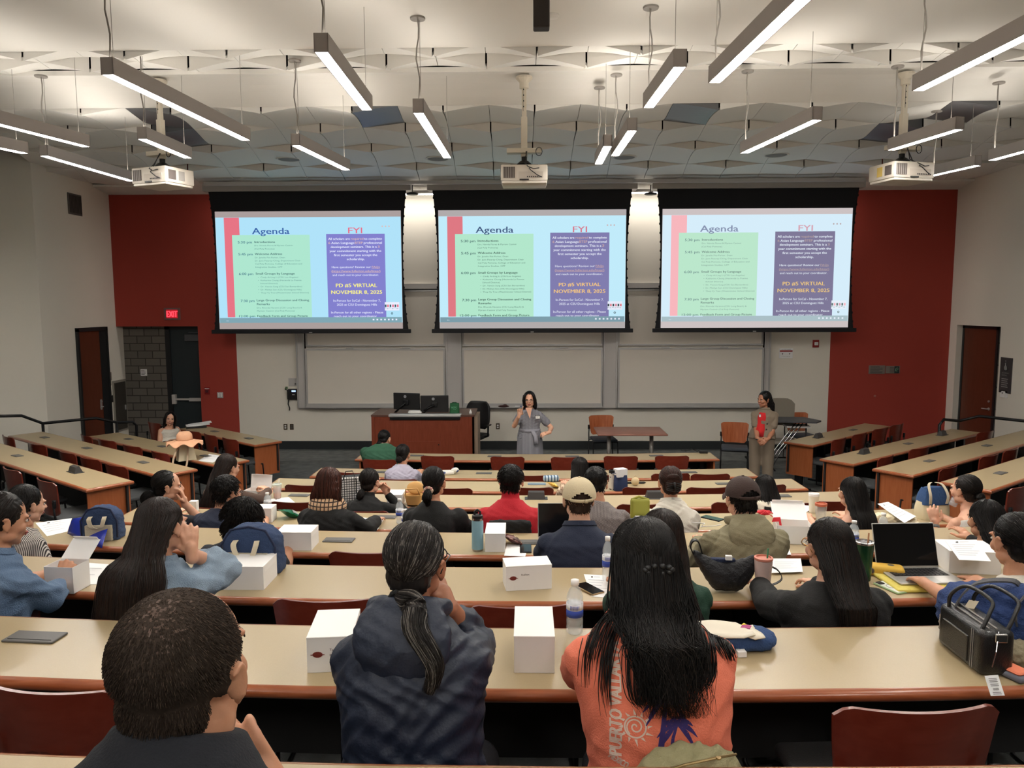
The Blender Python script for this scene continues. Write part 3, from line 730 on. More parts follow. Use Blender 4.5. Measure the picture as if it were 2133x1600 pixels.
# side sections: near edge line from the aisle corner outwards
SIDES = {}
def side(key, tier, na, nb, fa, aisle_right, lab, hat=(), out=(), dep=.46):
    z = FL[tier] + .74
    na = Vector((na[0], na[1], 0)); nb = Vector((nb[0], nb[1], 0)); d = (nb - na).normalized()
    pn = Vector((-d.y, d.x, 0));
    if pn.y < 0: pn = -pn
    fa_ = na + pn * dep; fb_ = nb + pn * dep
    n = [na.lerp(nb, q / 6) for q in range(7)]; f = [fa_.lerp(fb_, q / 6) for q in range(7)]
    if aisle_right: n = n[::-1]; f = f[::-1]
    e, o = desk(n, f, z, lab, ends=(1,) if aisle_right else (0,), group='left section desks' if aisle_right else 'right section desks', legs=4)
    rz = math.atan2((n[-1] - n[0]).y, (n[-1] - n[0]).x)
    lo, hi = (0, 1)
    for px in hat:
        g = lambda u: (n[0] + (n[-1] - n[0]) * u + pn * dep * .55) + Vector((0, 0, z)); hatch(e, g(px_on(g, px, -.1, 1.1)) - o, rz, .85)
    for px in out:
        g = lambda u: (n[0] + (n[-1] - n[0]) * u + pn * dep * .6) + Vector((0, 0, z)); outlet(e, g(px_on(g, px, -.1, 1.1)) - o, rz)
    SIDES[key] = (n[0], n[-1], pn, rz, tier)
side('L1', 1, (-4.26, 11.59), (-6.2, 13.17), None, True, 'angled cream desk nearest the exit door, with papers and a black binder', (447, 518))
side('L2', 2, (-4.11, 9.78), (-7.15, 12.04), None, True, 'angled cream desk with the peach hat and bag on it', (268, 338, 428))
side('L3', 3, (-4.32, 8.63), (-8.0, 11.38), None, True, 'angled cream desk on the left, third from the front wall', (93, 181, 298))
side('L4', 4, (-4.48, 7.45), (-8.2, 10.2), None, True, 'angled cream desk at the left edge, nearest the camera, with a raised outlet', (36,), (156,))
side('R1', 1, (4.41, 11.55), (6.49, 13.41), None, False, 'angled cream desk nearest the red wall on the right', (1777,), (1705,))
side('R2', 2, (4.32, 9.89), (7.48, 12.39), None, False, 'second angled cream desk from the front on the right, with two raised outlets', (1892,), (1801, 1963))
side('R3', 3, (4.48, 8.68), (8.1, 11.5), None, False, 'third angled cream desk from the front on the right', (2056, 1936))
side('R4', 4, (4.62, 7.45), (8.3, 10.3), None, False, 'angled cream desk at the right edge, nearest the camera', (2084,))
# ================================================================== CHAIRS
def make_chair(wood, lab, seatm=SEATF):
    e = empty('lecture_chair')
    mb = MB()
    def bk(u, v):
        w = .235 - .045 * (1 - v) ** 1.5; x = (2 * u - 1) * w
        cor = .03 * max(0, abs(2 * u - 1) - .86) / .14
        z = .50 + .355 * v - (cor if v > .5 else -cor) * (abs(v - .5) * 2) ** 6
        return (x, -.235 - .035 * v + .055 * (2 * u - 1) ** 2, z)
    mb.grid(bk, 20, 10, thick=(0, -.013, 0)); mb.build('backrest', wood, e, True, ang=50)
    mb = MB(); mb.rbox(-.22, .22, -.20, .23, .425, .475, .02, 3); mb.build('seat', seatm, e, True)
    for s in (-1, 1):
        mb = MB(); x = s * .225
        mb.tube([(x * .98, -.255, .66), (x, -.25, .52), (x, -.235, .43), (x * 1.02, -.26, .012), (x * 1.02, .0, .012), (x * 1.02, .22, .012), (x, .19, .42), (x * .8, .10, .425)], .011, 8)
        mb.rbox(x - .02, x + .02, -.262, -.235, .60, .68, .006)
        mb.build('side_frame', BLACKM, e, True)
    mb = MB(); mb.tube([(-.225, -.19, .415), (.225, -.19, .415)], .01, 8); mb.tube([(-.225, .17, .415), (.225, .17, .415)], .01, 8); mb.build('crossbar', BLACKM, e, True)
    return tag(e, lab, 'chair')
CH0 = make_chair(DARKWD, 'mahogany chair'); CHAIRS_USED = [False]
def place_chair(x, y, z, rz, lab, group='mahogany backed lecture chairs'):
    o = CH0 if not CHAIRS_USED[0] else copy_tree(CH0); CHAIRS_USED[0] = True
    o.location = (x, y, z); o.rotation_euler = (0, 0, rz); o['label'] = lab; o['group'] = group
    return o
random.seed(4)
ROWN = ['', 'front', 'second', 'third', 'fourth', 'fifth', 'sixth', 'seventh', 'foreground']
POS = ['leftmost', 'second from left', 'third from left', 'fourth from left', 'fifth from left', 'sixth from left']
CC = {1: [913, 1059, 1183, 1294, 1400], 2: [740, 1108, 1252, 1395, 1478], 3: [640, 940, 1108, 1345, 1475, 1590], 4: [618, 1337, 1534, 1664, 1738],
      6: [768], 7: [-30, 675, 1085], 8: [95, 1902]}
for i, pxs in CC.items():
    for q, px in enumerate(pxs):
        f = lambda x: Vector((x, rowy(i, x) - .30, FL[i] + .80)); x = px_on(f, px, -6, 6)
        lab = 'empty mahogany chair at the %s centre row, %s of its empty chairs' % (ROWN[i], POS[q])
        if i == 8: lab = 'large empty mahogany chair with CBA carved in its back, foreground ' + ('left' if q == 0 else 'right')
        dy = -.05 + (.03 * math.sin(q * 2.1 + i))
        c = place_chair(x, rowy(i, x) + dy, FL[i], math.atan((x - CX) / 26) + random.uniform(-.06, .06), lab, 'centre row chairs')
        if i == 8:
            mb = MB(); mb.text('CBA', .055, .15, 0, T(-.075 + (.02 if q == 0 else .0), -.272, .625) @ RX(R(90 + 5)), bold=.04)
            mb.build('carved_letters', mat('carving_dark', (84, 34, 24), .5), c)
SC = {'L1': [318, 400, 436, 476], 'L2': [178, 217, 270, 330], 'L3': [14, 72, 136, 182, 236], 'L4': [20, 92], 'R1': [1751, 1794, 1838, 1872], 'R2': [1848, 1921, 2058], 'R3': [1980, 2066, 2110], 'R4': [2128]}
for key, pxs in SC.items():
    a, b, pn, rz, tier = SIDES[key]
    for q, px in enumerate(pxs):
        g = lambda u: (a + (b - a) * u - pn * .30) + Vector((0, 0, FL[tier] + .8))
        u = px_on(g, px, -.5, 1.5); p = a + (b - a) * u - pn * .05
        place_chair(p.x, p.y, FL[tier], rz + random.uniform(-.12, .12), 'mahogany chair at the %s angled desk from the front on the %s, %s' % (('', 'first', 'second', 'third', 'fourth')[tier], 'left' if key[0] == 'L' else 'right', ('leftmost' if q == 0 else POS[q])), key[0] == 'L' and 'left section chairs' or 'right section chairs')
# light wood chairs by the front wall
CH1 = make_chair(CHWD, 'light wood chair', mat('seat_fabric_blue_grey', (62, 66, 74), .9)); CH1.name = 'wooden_chair'
def front_chair(px, py, Y, rz, lab, first=False):
    p = atY(px, py, Y); o = CH1 if first else copy_tree(CH1)
    o.location = (p.x, Y, 0); o.rotation_euler = (0, 0, rz); o['label'] = lab; o['group'] = 'light wood chairs near the front wall'
front_chair(1257, 900, 13.75, R(180 + 6), 'light wood chair behind the small brown table', True)
front_chair(1531, 900, 12.9, R(180 - 14), 'light wood chair left of the woman in the taupe suit')
front_chair(1672, 900, 14.1, R(180 + 12), 'light wood chair beside the grey tablet desk near the red wall')
# ================================================================== HANDRAILS
m = MB()
pts = [atY(284, 905, 13.0), atY(284, 886, 13.0), atY(276, 879, 12.98), atY(243, 880, 12.75), atY(200, 871, 12.5), atY(89, 882, 12.0), atY(45, 866, 11.7), atY(-60, 868, 11.2)]
pts[0].z = 0.0
e = empty('handrail', (pts[1].x, pts[1].y, 0)); m.M = T(-pts[1].x, -pts[1].y, 0)
m.tube(pts, .024, 10); m.build('rail', BLACKM, e, True)
for p in (pts[3], pts[5]):
    mb = MB(); mb.M = m.M; mb.tube([(p.x, p.y, p.z), (p.x, p.y, 0)], .022, 8); mb.build('post', BLACKM, e, True)
tag(e, 'black metal handrail behind the desks on the left', 'handrail', 'handrails')
pts = [atY(1957, 900, 12.2), atY(1957, 885, 12.2), atY(1966, 874, 12.2), atY(1998, 877, 12.3), atY(2040, 867, 12.1), atY(2133, 877, 11.6), atY(2260, 886, 11.0)]
pts[0].z = 0.0
e = empty('handrail', (pts[1].x, pts[1].y, 0)); m = MB(); m.M = T(-pts[1].x, -pts[1].y, 0)
m.tube(pts, .024, 10); m.build('rail', BLACKM, e, True)
tag(e, 'dark metal handrail behind the desks on the right', 'handrail', 'handrails')
# ================================================================== LECTERN AND FRONT OBJECTS
LY = 12.75
a = atY(774, 868, LY); b = atY(987, 868, LY)
LXc = (a.x + b.x) / 2; lw = (b.x - a.x) / 2; LZ = a.z
e = empty('lectern_desk', (LXc, LY, 0))
mb = MB(); mb.box(-lw, lw, 0, .03, .0, LZ - .0); mb.box(-lw, -lw + .03, 0, .8, 0, LZ); mb.box(lw - .03, lw, 0, .8, 0, LZ); mb.box(-lw + .03, lw - .03, .77, .8, 0, LZ - .1)
mb.box(-lw - .004, -lw + .05, -.012, 0, .0, LZ); mb.build('body', LECT, e)
mb = MB(); mb.box(-lw - .01, lw + .01, -.01, .82, LZ, LZ + .03); mb.build('desktop', mat('lectern_top', (92, 62, 52), .4), e)
mb = MB(); mb.box(-.30, .30, -.006, .0, .18, .58); mb.lathe([(.012, 0), (.012, .012)], 10, 1, T(.27, -.006, .53) @ RX(R(90))); mb.build('access_door', [LECT, BLACKM], e)
mb = MB(); mb.rbox(-.58, .66, -.05, .10, LZ - .005, LZ + .045, .012); mb.box(-.56, .64, -.03, .0, LZ - .05, LZ - .005, 1); mb.build('keyboard_rail', [ALU, BLACKM], e, True, ang=40)
mb = MB(); mb.box(lw + .002, lw + .06, .05, .75, .02, LZ - .02); mb.build('side_panel', mat('panel_tan', (150, 128, 110), .6), e)
tag(e, 'cherry wood lectern desk in front of the whiteboards', 'lectern')
def monitor(px, py, yaw, lab, arm):
    p = atY(px, py, LY + .32)
    e = empty('computer_monitor', (p.x, p.y, p.z), R(yaw))
    mb = MB(); mb.rbox(-.245, .245, -.015, .025, -.145, .145, .008); mb.build('display_case', BLACKP, e)
    mb = MB(); mb.lathe([(.026, 0), (.020, 0), (.020, .003), (.026, .003)], 18, 0, T(-.02, -.018, .085) @ RX(R(90))); mb.text('DELL', .012, .034, 0, T(-.037, -.022, .079) @ RX(R(90)), bold=.1); mb.box(-.045, .0, -.018, -.016, .02, .03); mb.build('logo', mat('logo_silver', (170, 172, 176), .4), e)
    mb = MB(); mb.rbox(-.05, .05, -.045, -.015, -.06, .03, .005); q = Vector((arm[0], -.05, arm[1]))
    mb.tube([(0, -.04, -.02), q * .55 + Vector((0, -.02, 0)), q], .019, 8); mb.tube([q, (q.x, q.y, LZ + .03 - p.z)], .022, 8); mb.build('monitor_arm', BLACKM, e, True)
    tag(e, lab, 'monitor', 'monitors on the lectern')
monitor(847, 836, -14, 'left black monitor on the lectern, tilted, seen from behind', (-.20, -.20))
monitor(905, 841, 3, 'right black monitor on the lectern, seen from behind', (-.18, -.12))
def onlect(px, py, dy=.2): return atY(px, py, LY + dy)
p = onlect(947, 858, .25); e = empty('green_bag', (p.x, p.y, LZ + .03))
mb = MB()
def tb(u, v):
    a_ = 2 * PI * u; x = .085 * (abs(math.cos(a_)) ** .6) * (1 if math.cos(a_) > 0 else -1); y = .05 * (abs(math.sin(a_)) ** .6) * (1 if math.sin(a_) > 0 else -1)
    return (x * (1 - .06 * v), y * (1 - .35 * v), .17 * v)
mb.grid(tb, 28, 6); mb.ell((0, 0, .165), (.075, .03, .012), 6); mb.build('bag_body', mat('bag_green', (26, 94, 54), .7), e, True)
mb = MB(); mb.tube([(-.045, -.02, .165), (-.03, -.03, .185), (.03, -.03, .185), (.045, -.02, .165)], .007, 6); mb.build('handle', mat('bag_green_dark', (22, 70, 42), .7), e, True)
mb = MB(); mb.text('UCTC', .03, .09, 0, T(-.05, -.053, .085) @ RX(R(90)), bold=.1); mb.text('club', .015, .05, 0, T(-.02, -.053, .06) @ RX(R(90))); mb.build('print', mat('print_mint', (120, 190, 150), .7), e)
tag(e, 'dark green insulated bag on the right end of the lectern', 'bag')
p = onlect(980, 858, .1); e = empty('white_bottle', (p.x, p.y, LZ + .03)); mb = MB(); mb.lathe([(.0, 0), (.022, 0), (.024, .03), (.02, .045), (.01, .055), (.012, .06), (.012, .075), (0, .076)], 14); mb.build('bottle', WHITEC, e, True); tag(e, 'tiny white bottle on the right edge of the lectern', 'bottle')
p = onlect(864, 861, .12)
mb = MB(); mb.lathe([(.0, 0), (.12, 0), (.12, .018), (0, .018)], 20, sy=.5); mb.lathe([(.1, .02), (.11, .03), (.09, .04), (0, .04)], 20, sy=.5); o = mb.build('paper_plate', WHITEC); o.location = (p.x, p.y, LZ + .05); tag(o, 'pale round plate on the lectern under the monitors', 'plate')
# black office chair behind the lectern
p = atY(984, 860, 13.9); e = empty('office_chair', (p.x, 13.9, 0), R(160))
mb = MB()
mb.grid(lambda u, v: ((2 * u - 1) * .24 * (1 - abs(2 * v - 1) ** 4 * .35), -.26 - .05 * v + .05 * (2 * u - 1) ** 2, .58 + .52 * v), 12, 12, thick=(0, -.05, 0)); mb.build('backrest', BLACKP, e, True)
mb = MB(); mb.rbox(-.25, .25, -.24, .25, .44, .52, .03, 3); mb.build('seat', BLACKP, e, True)
mb = MB(); mb.tube([(0, 0, .1), (0, 0, .44)], .03)
for q in range(5): a_ = q * 2 * PI / 5; mb.tube([(0, 0, .11), (.28 * math.cos(a_), .28 * math.sin(a_), .07)], .02); mb.ell((.28 * math.cos(a_), .28 * math.sin(a_), .03), (.03, .02, .03), 6)
mb.tube([(0, -.2, .44), (0, -.31, .62)], .02); mb.build('base', BLACKM, e, True)
for s in (-1, 1):
    mb = MB(); mb.tube([(s * .2, 0, .46), (s * .31, 0, .5), (s * .31, -.02, .68), (s * .31, .1, .69), (s * .31, -.14, .69)], .018); mb.build('armrest', BLACKP, e, True)
tag(e, 'black office chair behind the right end of the lectern', 'chair')
# small table
c0 = (atZ(1233, 891, .73), atZ(1374, 889, .73), atZ(1392, 905, .73), atZ(1249, 907, .73))
e = empty('small_table', (2.25, 12.95, 0))
mb = MB(); q0 = Vector((2.25, 12.95, 0))
x0, x1, y0, y1 = c0[3].x - .02, c0[2].x, c0[2].y, c0[1].y
mb.rbox(x0 - q0.x, x1 - q0.x, y0 - q0.y, y1 - q0.y, .70, .73, .012, 3); mb.build('tabletop', mat('table_rosewood', (158, 104, 88), .35, kind='wood', var=.05, vscale=3), e, True, ang=40)
for s in (-1, 1):
    mb = MB(); X = s * (x1 - x0) / 2 * .62 + (x0 + x1) / 2 - q0.x; mb.tube([(X, 0, .03), (X, 0, .70)], .035, 12); mb.rbox(X - .035, X + .035, -.32, .32, .03, .075, .012)
    for yy in (-.3, .3): mb.ell((X, yy, .02), (.02, .03, .02), 6)
    mb.build('table_leg', mat('leg_silver', (150, 146, 142), .4, metal=.5), e, True)
tag(e, 'small rosewood table with silver legs in front of the whiteboards', 'table')
# tablet-arm desk stack right of the woman
p = atY(1640, 872, 13.3); e = empty('tablet_desk', (p.x, 13.3, 0), R(-6))
mb = MB(); mb.prism([(-.5, -.25), (.42, -.30), (.55, -.1), (.35, .3), (-.45, .28)], .86, .885); mb.build('tabletop', mat('table_dark_grey', (74, 74, 78), .5), e)
mb = MB(); mb.rbox(-.25, .2, -.1, .3, .44, .50, .02); mb.grid(lambda u, v: (-.3 + .5 * u, .35 - .03 * v, .72 + .5 * v - .1 * (2 * u - 1) ** 4), 8, 6, thick=(0, .02, 0)); mb.build('seat_shell', mat('shell_grey', (132, 124, 112), .6), e, True, ang=40)
mb = MB(); mb.box(-.05, .35, -.2, .1, .76, .79); mb.build('book_tray', ALUP, e)
for q in range(3):
    mb = MB(); mb.tube([(-.42 + .05 * q, -.3, .02), (-.28 + .06 * q, -.28, .35), (-.05 + .07 * q, -.22, .66), (.1 + .06 * q, -.18, .84)], .012); mb.build('chrome_tube', mat('chrome', (190, 190, 192), .15, metal=1), e, True)
for s in (-.25, .3):
    mb = MB(); mb.tube([(s, -.1, .02), (s, -.1, .86)], .014); mb.tube([(s, .25, .02), (s, .25, .5)], .014); mb.tube([(s, -.3, .02), (s, .35, .02)], .014); mb.build('leg', BLACKM, e, True)
tag(e, 'grey tablet arm desk with chrome tubes behind the woman in taupe', 'desk')
mb = MB(); mb.rbox(-.12, .12, -.06, .06, 0, .05, .01); mb.tube([(.1, 0, .03), (.4, .05, .012), (1.1, .0, .01)], .01); o = mb.build('floor_power_box', BLACKM, None, True); p = atZ(1566, 955, 0); o.location = (p.x, p.y, .0); tag(o, 'black floor box with a cable near the woman in taupe', 'floor box')
# ================================================================== THINGS ON THE WALLS
def wallplate(name, px, py, w, h, mats, lab, cat, fn=None, Y=WY, group=None):
    p = atY(px, py, Y); e = empty(name, (p.x, Y - .001, p.z))
    mb = MB(); mb.rbox(-w / 2, w / 2, -.014, 0, -h / 2, h / 2, .003); mb.build('plate', mats, e)
    if fn: fn(e)
    return tag(e, lab, cat, group)
RED = mat('alarm_red', (150, 34, 34), .4)
TXTD = mat('text_dark', (70, 70, 72), .6)
RX90 = RX(R(90))
def lines(e, n, w, h, name='printed_lines', m_=TXTD, y=-.016):
    mb = MB()
    for q in range(n): z = h / 2 - h * (q + .6) / n; ww = w * (.92 if q % 3 else .7); mb.box(-w / 2, -w / 2 + ww, y, y + .001, z - h / n * .2, z + h / n * .15)
    mb.build(name, m_, e)
def f_exit(e):
    mb = MB(); mb.text('EXIT', .125, .21, 0, T(-.105, -.03, -.062) @ RX90, bold=.12); mb.build('exit_letters', emat('exit_red', (255, 40, 50), 1.6), e)
    mb = MB(); mb.box(-.115, .115, -.020, -.016, -.085, .085); mb.build('lit_face', emat('exit_face', (120, 22, 28), .7), e)
wallplate('exit_sign', 359, 654, .33, .24, mat('sign_case', (120, 92, 88), .5), 'red illuminated EXIT sign on the red wall above the exit door', 'sign', f_exit)
def f_switch(e):
    for s in (-1, 1): mb = MB(); mb.rbox(s * .025 - .014, s * .025 + .014, -.022, -.012, -.04, .04, .003); mb.build('switch', WHITEC, e)
wallplate('light_switch', 459, 823, .12, .12, ALUP, 'double light switch on the left red wall', 'switch', f_switch)
def f_pull(e):
    mb = MB(); mb.rbox(-.03, .03, -.04, -.012, -.035, .02, .005); mb.box(-.045, .045, -.018, -.012, .035, .05, 1); mb.build('pull_lever', [mat('alarm_dark', (90, 30, 40), .4), WHITEC], e)
wallplate('fire_alarm_pull', 432, 814, .11, .15, RED, 'fire alarm pull station beside the exit door', 'alarm', f_pull)
def f_strobe(e):
    mb = MB(); mb.rbox(-.03, .035, -.05, -.012, -.03, .03, .006); mb.build('strobe_lens', WHITEC, e)
wallplate('fire_alarm_strobe', 1699, 716, .125, .15, RED, 'red fire alarm strobe on the white wall next to the right red wall', 'alarm', f_strobe)
def f_notice(e):
    mb = MB(); mb.box(-.125, .125, -.016, -.014, .03, .06); mb.build('red_banner', RED, e)
    mb = MB()
    for x in (-.07, .07): mb.prism([(x - .012, 0), (x + .012, 0), (x, -.03)], 0, .002, M=T(0, -.015, .0) @ RX90)
    mb.text('NO FOOD OR DRINK', .012, .18, 0, T(-.09, -.016, .07) @ RX90); mb.text('IN THE CLASSROOM', .01, .16, 0, T(-.08, -.016, -.07) @ RX90); mb.build('notice_print', TXTD, e)
wallplate('wall_notice', 1637, 736, .27, .20, PAPER, 'white notice with a red banner on the wall right of the whiteboards', 'notice', f_notice)
PG = mat('plaque_grey', (132, 120, 112), .5)
def f_pl(e): lines(e, 6, .26, .14)
def f_pl2(e):
    lines(e, 5, .12, .12); mb = MB(); mb.box(.03, .125, -.017, -.014, -.07, .07); mb.build('dark_square', mat('plaque_dark', (44, 50, 50), .5), e)
    mb = MB(); mb.tube([(.05, -.02, -.03), (.06, -.02, .03), (.09, -.02, .04), (.10, -.02, .01), (.075, -.02, -.01), (.08, -.02, -.04)], .005, 6); mb.build('ear_symbol', mat('symbol_green', (120, 160, 130), .5), e)
wallplate('wall_plaque', 1826, 770, .32, .17, PG, 'grey lettered plaque on the right red wall, the left of two', 'plaque', f_pl, group='plaques on the right red wall')
wallplate('wall_plaque', 1859, 770, .28, .15, PG, 'grey plaque with a dark symbol square, the right of two', 'plaque', f_pl2, group='plaques on the right red wall')
for px, py, lab in ((595, 889, 'wall outlet below the phone, the left of two'), (608, 889, 'wall outlet below the phone, the right of two'), (1037, 888, 'wall outlet between the lectern and the speaker')):
    def f_o(e):
        for s in (-1, 1): mb = MB(); mb.rbox(-.018, .018, -.02, -.012, s * .022 - .014, s * .022 + .014, .003); mb.build('socket', WHITEC if '608' not in str(px) else GREYP, e)
    wallplate('wall_outlet', px, py, .075, .12, mat('outlet_plate', (92, 80, 64), .4, metal=.4), lab, 'outlet', f_o, group='outlets on the front wall')
def f_ph(e):
    mb = MB(); mb.rbox(-.09, .09, -.07, -.012, -.11, .11, .012); mb.rbox(-.10, -.05, -.10, -.06, -.10, .10, .012); mb.build('phone_body', BLACKP, e)
    mb = MB(); mb.box(-.01, .07, -.073, -.069, .055, .085); mb.build('phone_screen', emat('phone_glow', (140, 170, 240), 1.0), e)
    mb = MB(); mb.tube([(-.08, -.05, -.1), (-.10, -.04, -.2), (-.075, -.03, -.28), (-.08, -.03, -.33)], .011, 8); mb.tube([(-.08, -.04, .08), (-.16, -.02, .10), (-.15, -.02, .13)], .007, 8); mb.build('cord', BLACKP, e)
    mb = MB(); mb.box(.0, .05, -.074, -.07, -.01, .0); mb.build('phone_label', WHITEC, e)
wallplate('wall_phone', 611, 821, .14, .2, BLACKP, 'black wall telephone left of the whiteboards', 'telephone', f_ph)
wallplate('wall_box', 611, 796, .19, .16, ALUP, 'pale control box on the wall above the phone', 'control box', lambda e: MB().box(.03, .06, -.017, -.014, -.05, -.02).build('button', GREYP, e))
wallplate('round_sticker', 597, 808, .05, .05, mat('sticker_green', (96, 120, 84), .6), 'small green sticker beside the phone', 'sticker', None)
def f_bp(e): lines(e, 4, .1, .1)
wallplate('block_notice', 300, 776, .13, .14, PAPER, 'small white notice on the concrete block wall by the exit door', 'notice', f_bp, Y=WY + .25)
# left wall: vent, notices, reader, cabinet (on the plane x = XL)
def onleft(name, px, py, w, h, m_, lab, cat, fn=None, group=None):
    p = atX(px, py, XL); e = empty(name, (XL + .001, p.y, p.z), R(90))
    mb = MB(); mb.rbox(-w / 2, w / 2, -.014, 0, -h / 2, h / 2, .003); mb.build('plate', m_, e)
    if fn: fn(e)
    return tag(e, lab, cat, group)
VENTM = mat('vent_metal', (96, 92, 88), .5, metal=.3)
def f_vent(e):
    for q in range(9): mb_x = -.17 + q * .0425; MB().box(mb_x, mb_x + .02, -.02, -.012, -.16, .16).build('vent_slat', mat('vent_slat_dark', (52, 50, 48), .6), e)
onleft('air_vent', 155, 426, .42, .38, VENTM, 'square metal air vent high on the left wall', 'vent', f_vent)
onleft('wall_plaque', 223, 785, .28, .16, PG, 'upper grey plaque beside the brown door on the left', 'plaque', lambda e: lines(e, 5, .22, .12), 'plaques beside the left door')
onleft('wall_plaque', 223, 797, .26, .14, PG, 'lower grey plaque beside the brown door on the left', 'plaque', lambda e: lines(e, 4, .2, .1), 'plaques beside the left door')
onleft('card_reader', 232, 831, .09, .14, mat('reader_black', (40, 38, 36), .5), 'small dark card reader between the left door and the steel cabinet', 'card reader')
def f_cab(e):
    mb = MB(); mb.rbox(-.2, .2, -.03, -.014, -.48, .48, .005); mb.build('cabinet_door', mat('cabinet_steel', (84, 80, 74), .35, metal=.5), e)
    mb = MB(); mb.rbox(.12, .15, -.05, -.03, -.1, .0, .004); mb.build('latch', ALU, e)
onleft('wall_cabinet', 250, 845, .5, 1.05, mat('cabinet_frame', (150, 144, 134), .5), 'narrow steel wall cabinet at the left corner by the concrete blocks', 'cabinet', f_cab)
def onright(name, px, py, w, h, m_, lab, cat, fn=None, X=XR):
    p = atX(px, py, X); e = empty(name, (X - .001, p.y, p.z), R(-90))
    mb = MB(); mb.rbox(-w / 2, w / 2, -.014, 0, -h / 2, h / 2, .003); mb.build('plate', m_, e)
    if fn: fn(e)
    return tag(e, lab, cat)
def f_sg(e):
    w_ = mat('sign_grey_print', (150, 150, 148), .5)
    mb = MB(); mb.lathe([(.05, 0), (.04, 0), (.04, .003), (.05, .003)], 18, M=T(.0, -.017, .13) @ RX90); mb.tube([(-.01, -.02, .22), (.0, -.02, .16), (.03, -.02, .15), (.04, -.02, .1)], .007, 6); mb.lathe([(.012, 0), (.001, .002)], 10, M=T(-.01, -.018, .25) @ RX90)
    mb.text('ACCESSIBLE', .022, .2, 0, T(-.1, -.016, .03) @ RX90); mb.text('SEATING', .022, .14, 0, T(-.1, -.016, -.01) @ RX90); mb.build('sign_print', w_, e)
    e2 = MB()
    for q in range(5): e2.box(-.1, .08 - .02 * (q % 2), -.016, -.015, -.07 - .035 * q, -.055 - .035 * q)
    e2.build('sign_lines', w_, e)
onright('wall_sign', 2096, 782, .32, .62, mat('sign_charcoal', (62, 62, 64), .5), 'tall charcoal wall sign with a wheelchair symbol right of the brown door', 'sign', f_sg)
def f_rd(e):
    mb = MB(); mb.rbox(-.03, .05, -.04, -.014, -.06, .05, .006); mb.lathe([(.01, 0), (.01, .006)], 10, 1, T(.01, -.04, .02) @ RX90); mb.build('sensor', [WHITEC, BLACKP], e)
onright('wall_thermostat', 2092, 821, .2, .12, WHITEC, 'white switch and sensor unit below the charcoal sign', 'thermostat', f_rd)
# marks on the red wall
wallplate('wall_button', 1822, 825, .04, .04, mat('button_pinkish', (176, 110, 96), .6), 'tiny round button on the right red wall', 'button')
# whiteboard tray items
p = atY(1049, 836, WY - .19); mb = MB(); mb.ell((0, 0, .02), (.11, .04, .025), 8); mb.ell((.03, 0, .035), (.05, .03, .025), 8); o = mb.build('dark_cloth', mat('cloth_brown', (58, 34, 32), .9), None, True); o.location = (p.x, WY - .19, .885); tag(o, 'crumpled dark red cloth on the centre whiteboard tray', 'cloth')
mb = MB(); mb.tube([(-.07, 0, 0), (.03, 0, 0)], .009, 8, 1); mb.tube([(.03, 0, 0), (.07, 0, 0)], .0095, 8, 0); o = mb.build('board_marker', [mat('marker_blue', (36, 66, 150), .4), WHITEC], None, True); o.location = (atY(1080, 843, WY - .19).x, WY - .17, .90); tag(o, 'blue capped marker on the tray beside the speaker', 'marker')
# ================================================================== PEOPLE
def skinmat(name, c):
    m = mat(name, c, .52, var=.03, vscale=30, bump=.05, bscale=300)
    b = m.node_tree.nodes['Principled BSDF']; b.inputs['Subsurface Weight'].default_value = .12; b.inputs['Subsurface Radius'].default_value = (.02, .008, .004); b.inputs['Subsurface Scale'].default_value = .5
    return m
SK1 = skinmat('skin_light', (216, 164, 136)); SK2 = skinmat('skin_tan', (198, 143, 112)); SK3 = skinmat('skin_pale', (214, 166, 140)); SK4 = skinmat('skin_brown', (174, 118, 90))
def hairmat(name, c, rough=.42):
    return mat(name, c, rough, var=.04, vscale=14, spec=.22, stretch=(6, 6, 1))
HBLK = hairmat('hair_black', (15, 13, 13)); HBLK2 = hairmat('hair_soft_black', (30, 25, 23)); HDB = hairmat('hair_dark_brown', (42, 29, 24)); HBR = hairmat('hair_brown', (66, 36, 28)); HGR = hairmat('hair_grey_strand', (128, 122, 116)); HCH = hairmat('hair_charcoal', (44, 40, 38)); HLB = hairmat('hair_taupe_strand', (84, 72, 60))
EYEW = mat('eye_white', (222, 214, 206), .3); EYED = mat('eye_dark', (26, 18, 14), .2); LIPM = mat('lips', (170, 84, 78), .45); TEETH = mat('teeth', (232, 226, 216), .3)
def union(mb, voxel, it=4):
    me = bpy.data.meshes.new('tmp'); me.from_pydata(mb.v, [], mb.f); me.update()
    o = bpy.data.objects.new('tmp', me); col.objects.link(o)
    r = o.modifiers.new('r', 'REMESH'); r.mode = 'VOXEL'; r.voxel_size = voxel; r.use_smooth_shade = True
    if it: s = o.modifiers.new('s', 'SMOOTH'); s.factor = .5; s.iterations = it
    bpy.context.view_layer.update()
    dg = bpy.context.evaluated_depsgraph_get()
    out = bpy.data.meshes.new_from_object(o.evaluated_get(dg))
    bpy.data.objects.remove(o); bpy.data.meshes.remove(me)
    return out
def mesh_obj(name, me, mats, parent, M=None):
    me.name = name; me.materials.clear()
    for m in (mats if isinstance(mats, (list, tuple)) else [mats]): me.materials.append(m)
    me.polygons.foreach_set('use_smooth', [True] * len(me.polygons))
    o = bpy.data.objects.new(name, me); col.objects.link(o); o.parent = parent
    if M is not None: o.matrix_local = M
    return o
def coords(me):
    a = np.empty(len(me.vertices) * 3, dtype=np.float32); me.vertices.foreach_get('co', a); return a.reshape(-1, 3)
def normals(me):
    a = np.empty(len(me.vertices) * 3, dtype=np.float32); me.vertices.foreach_get('normal', a); return a.reshape(-1, 3)
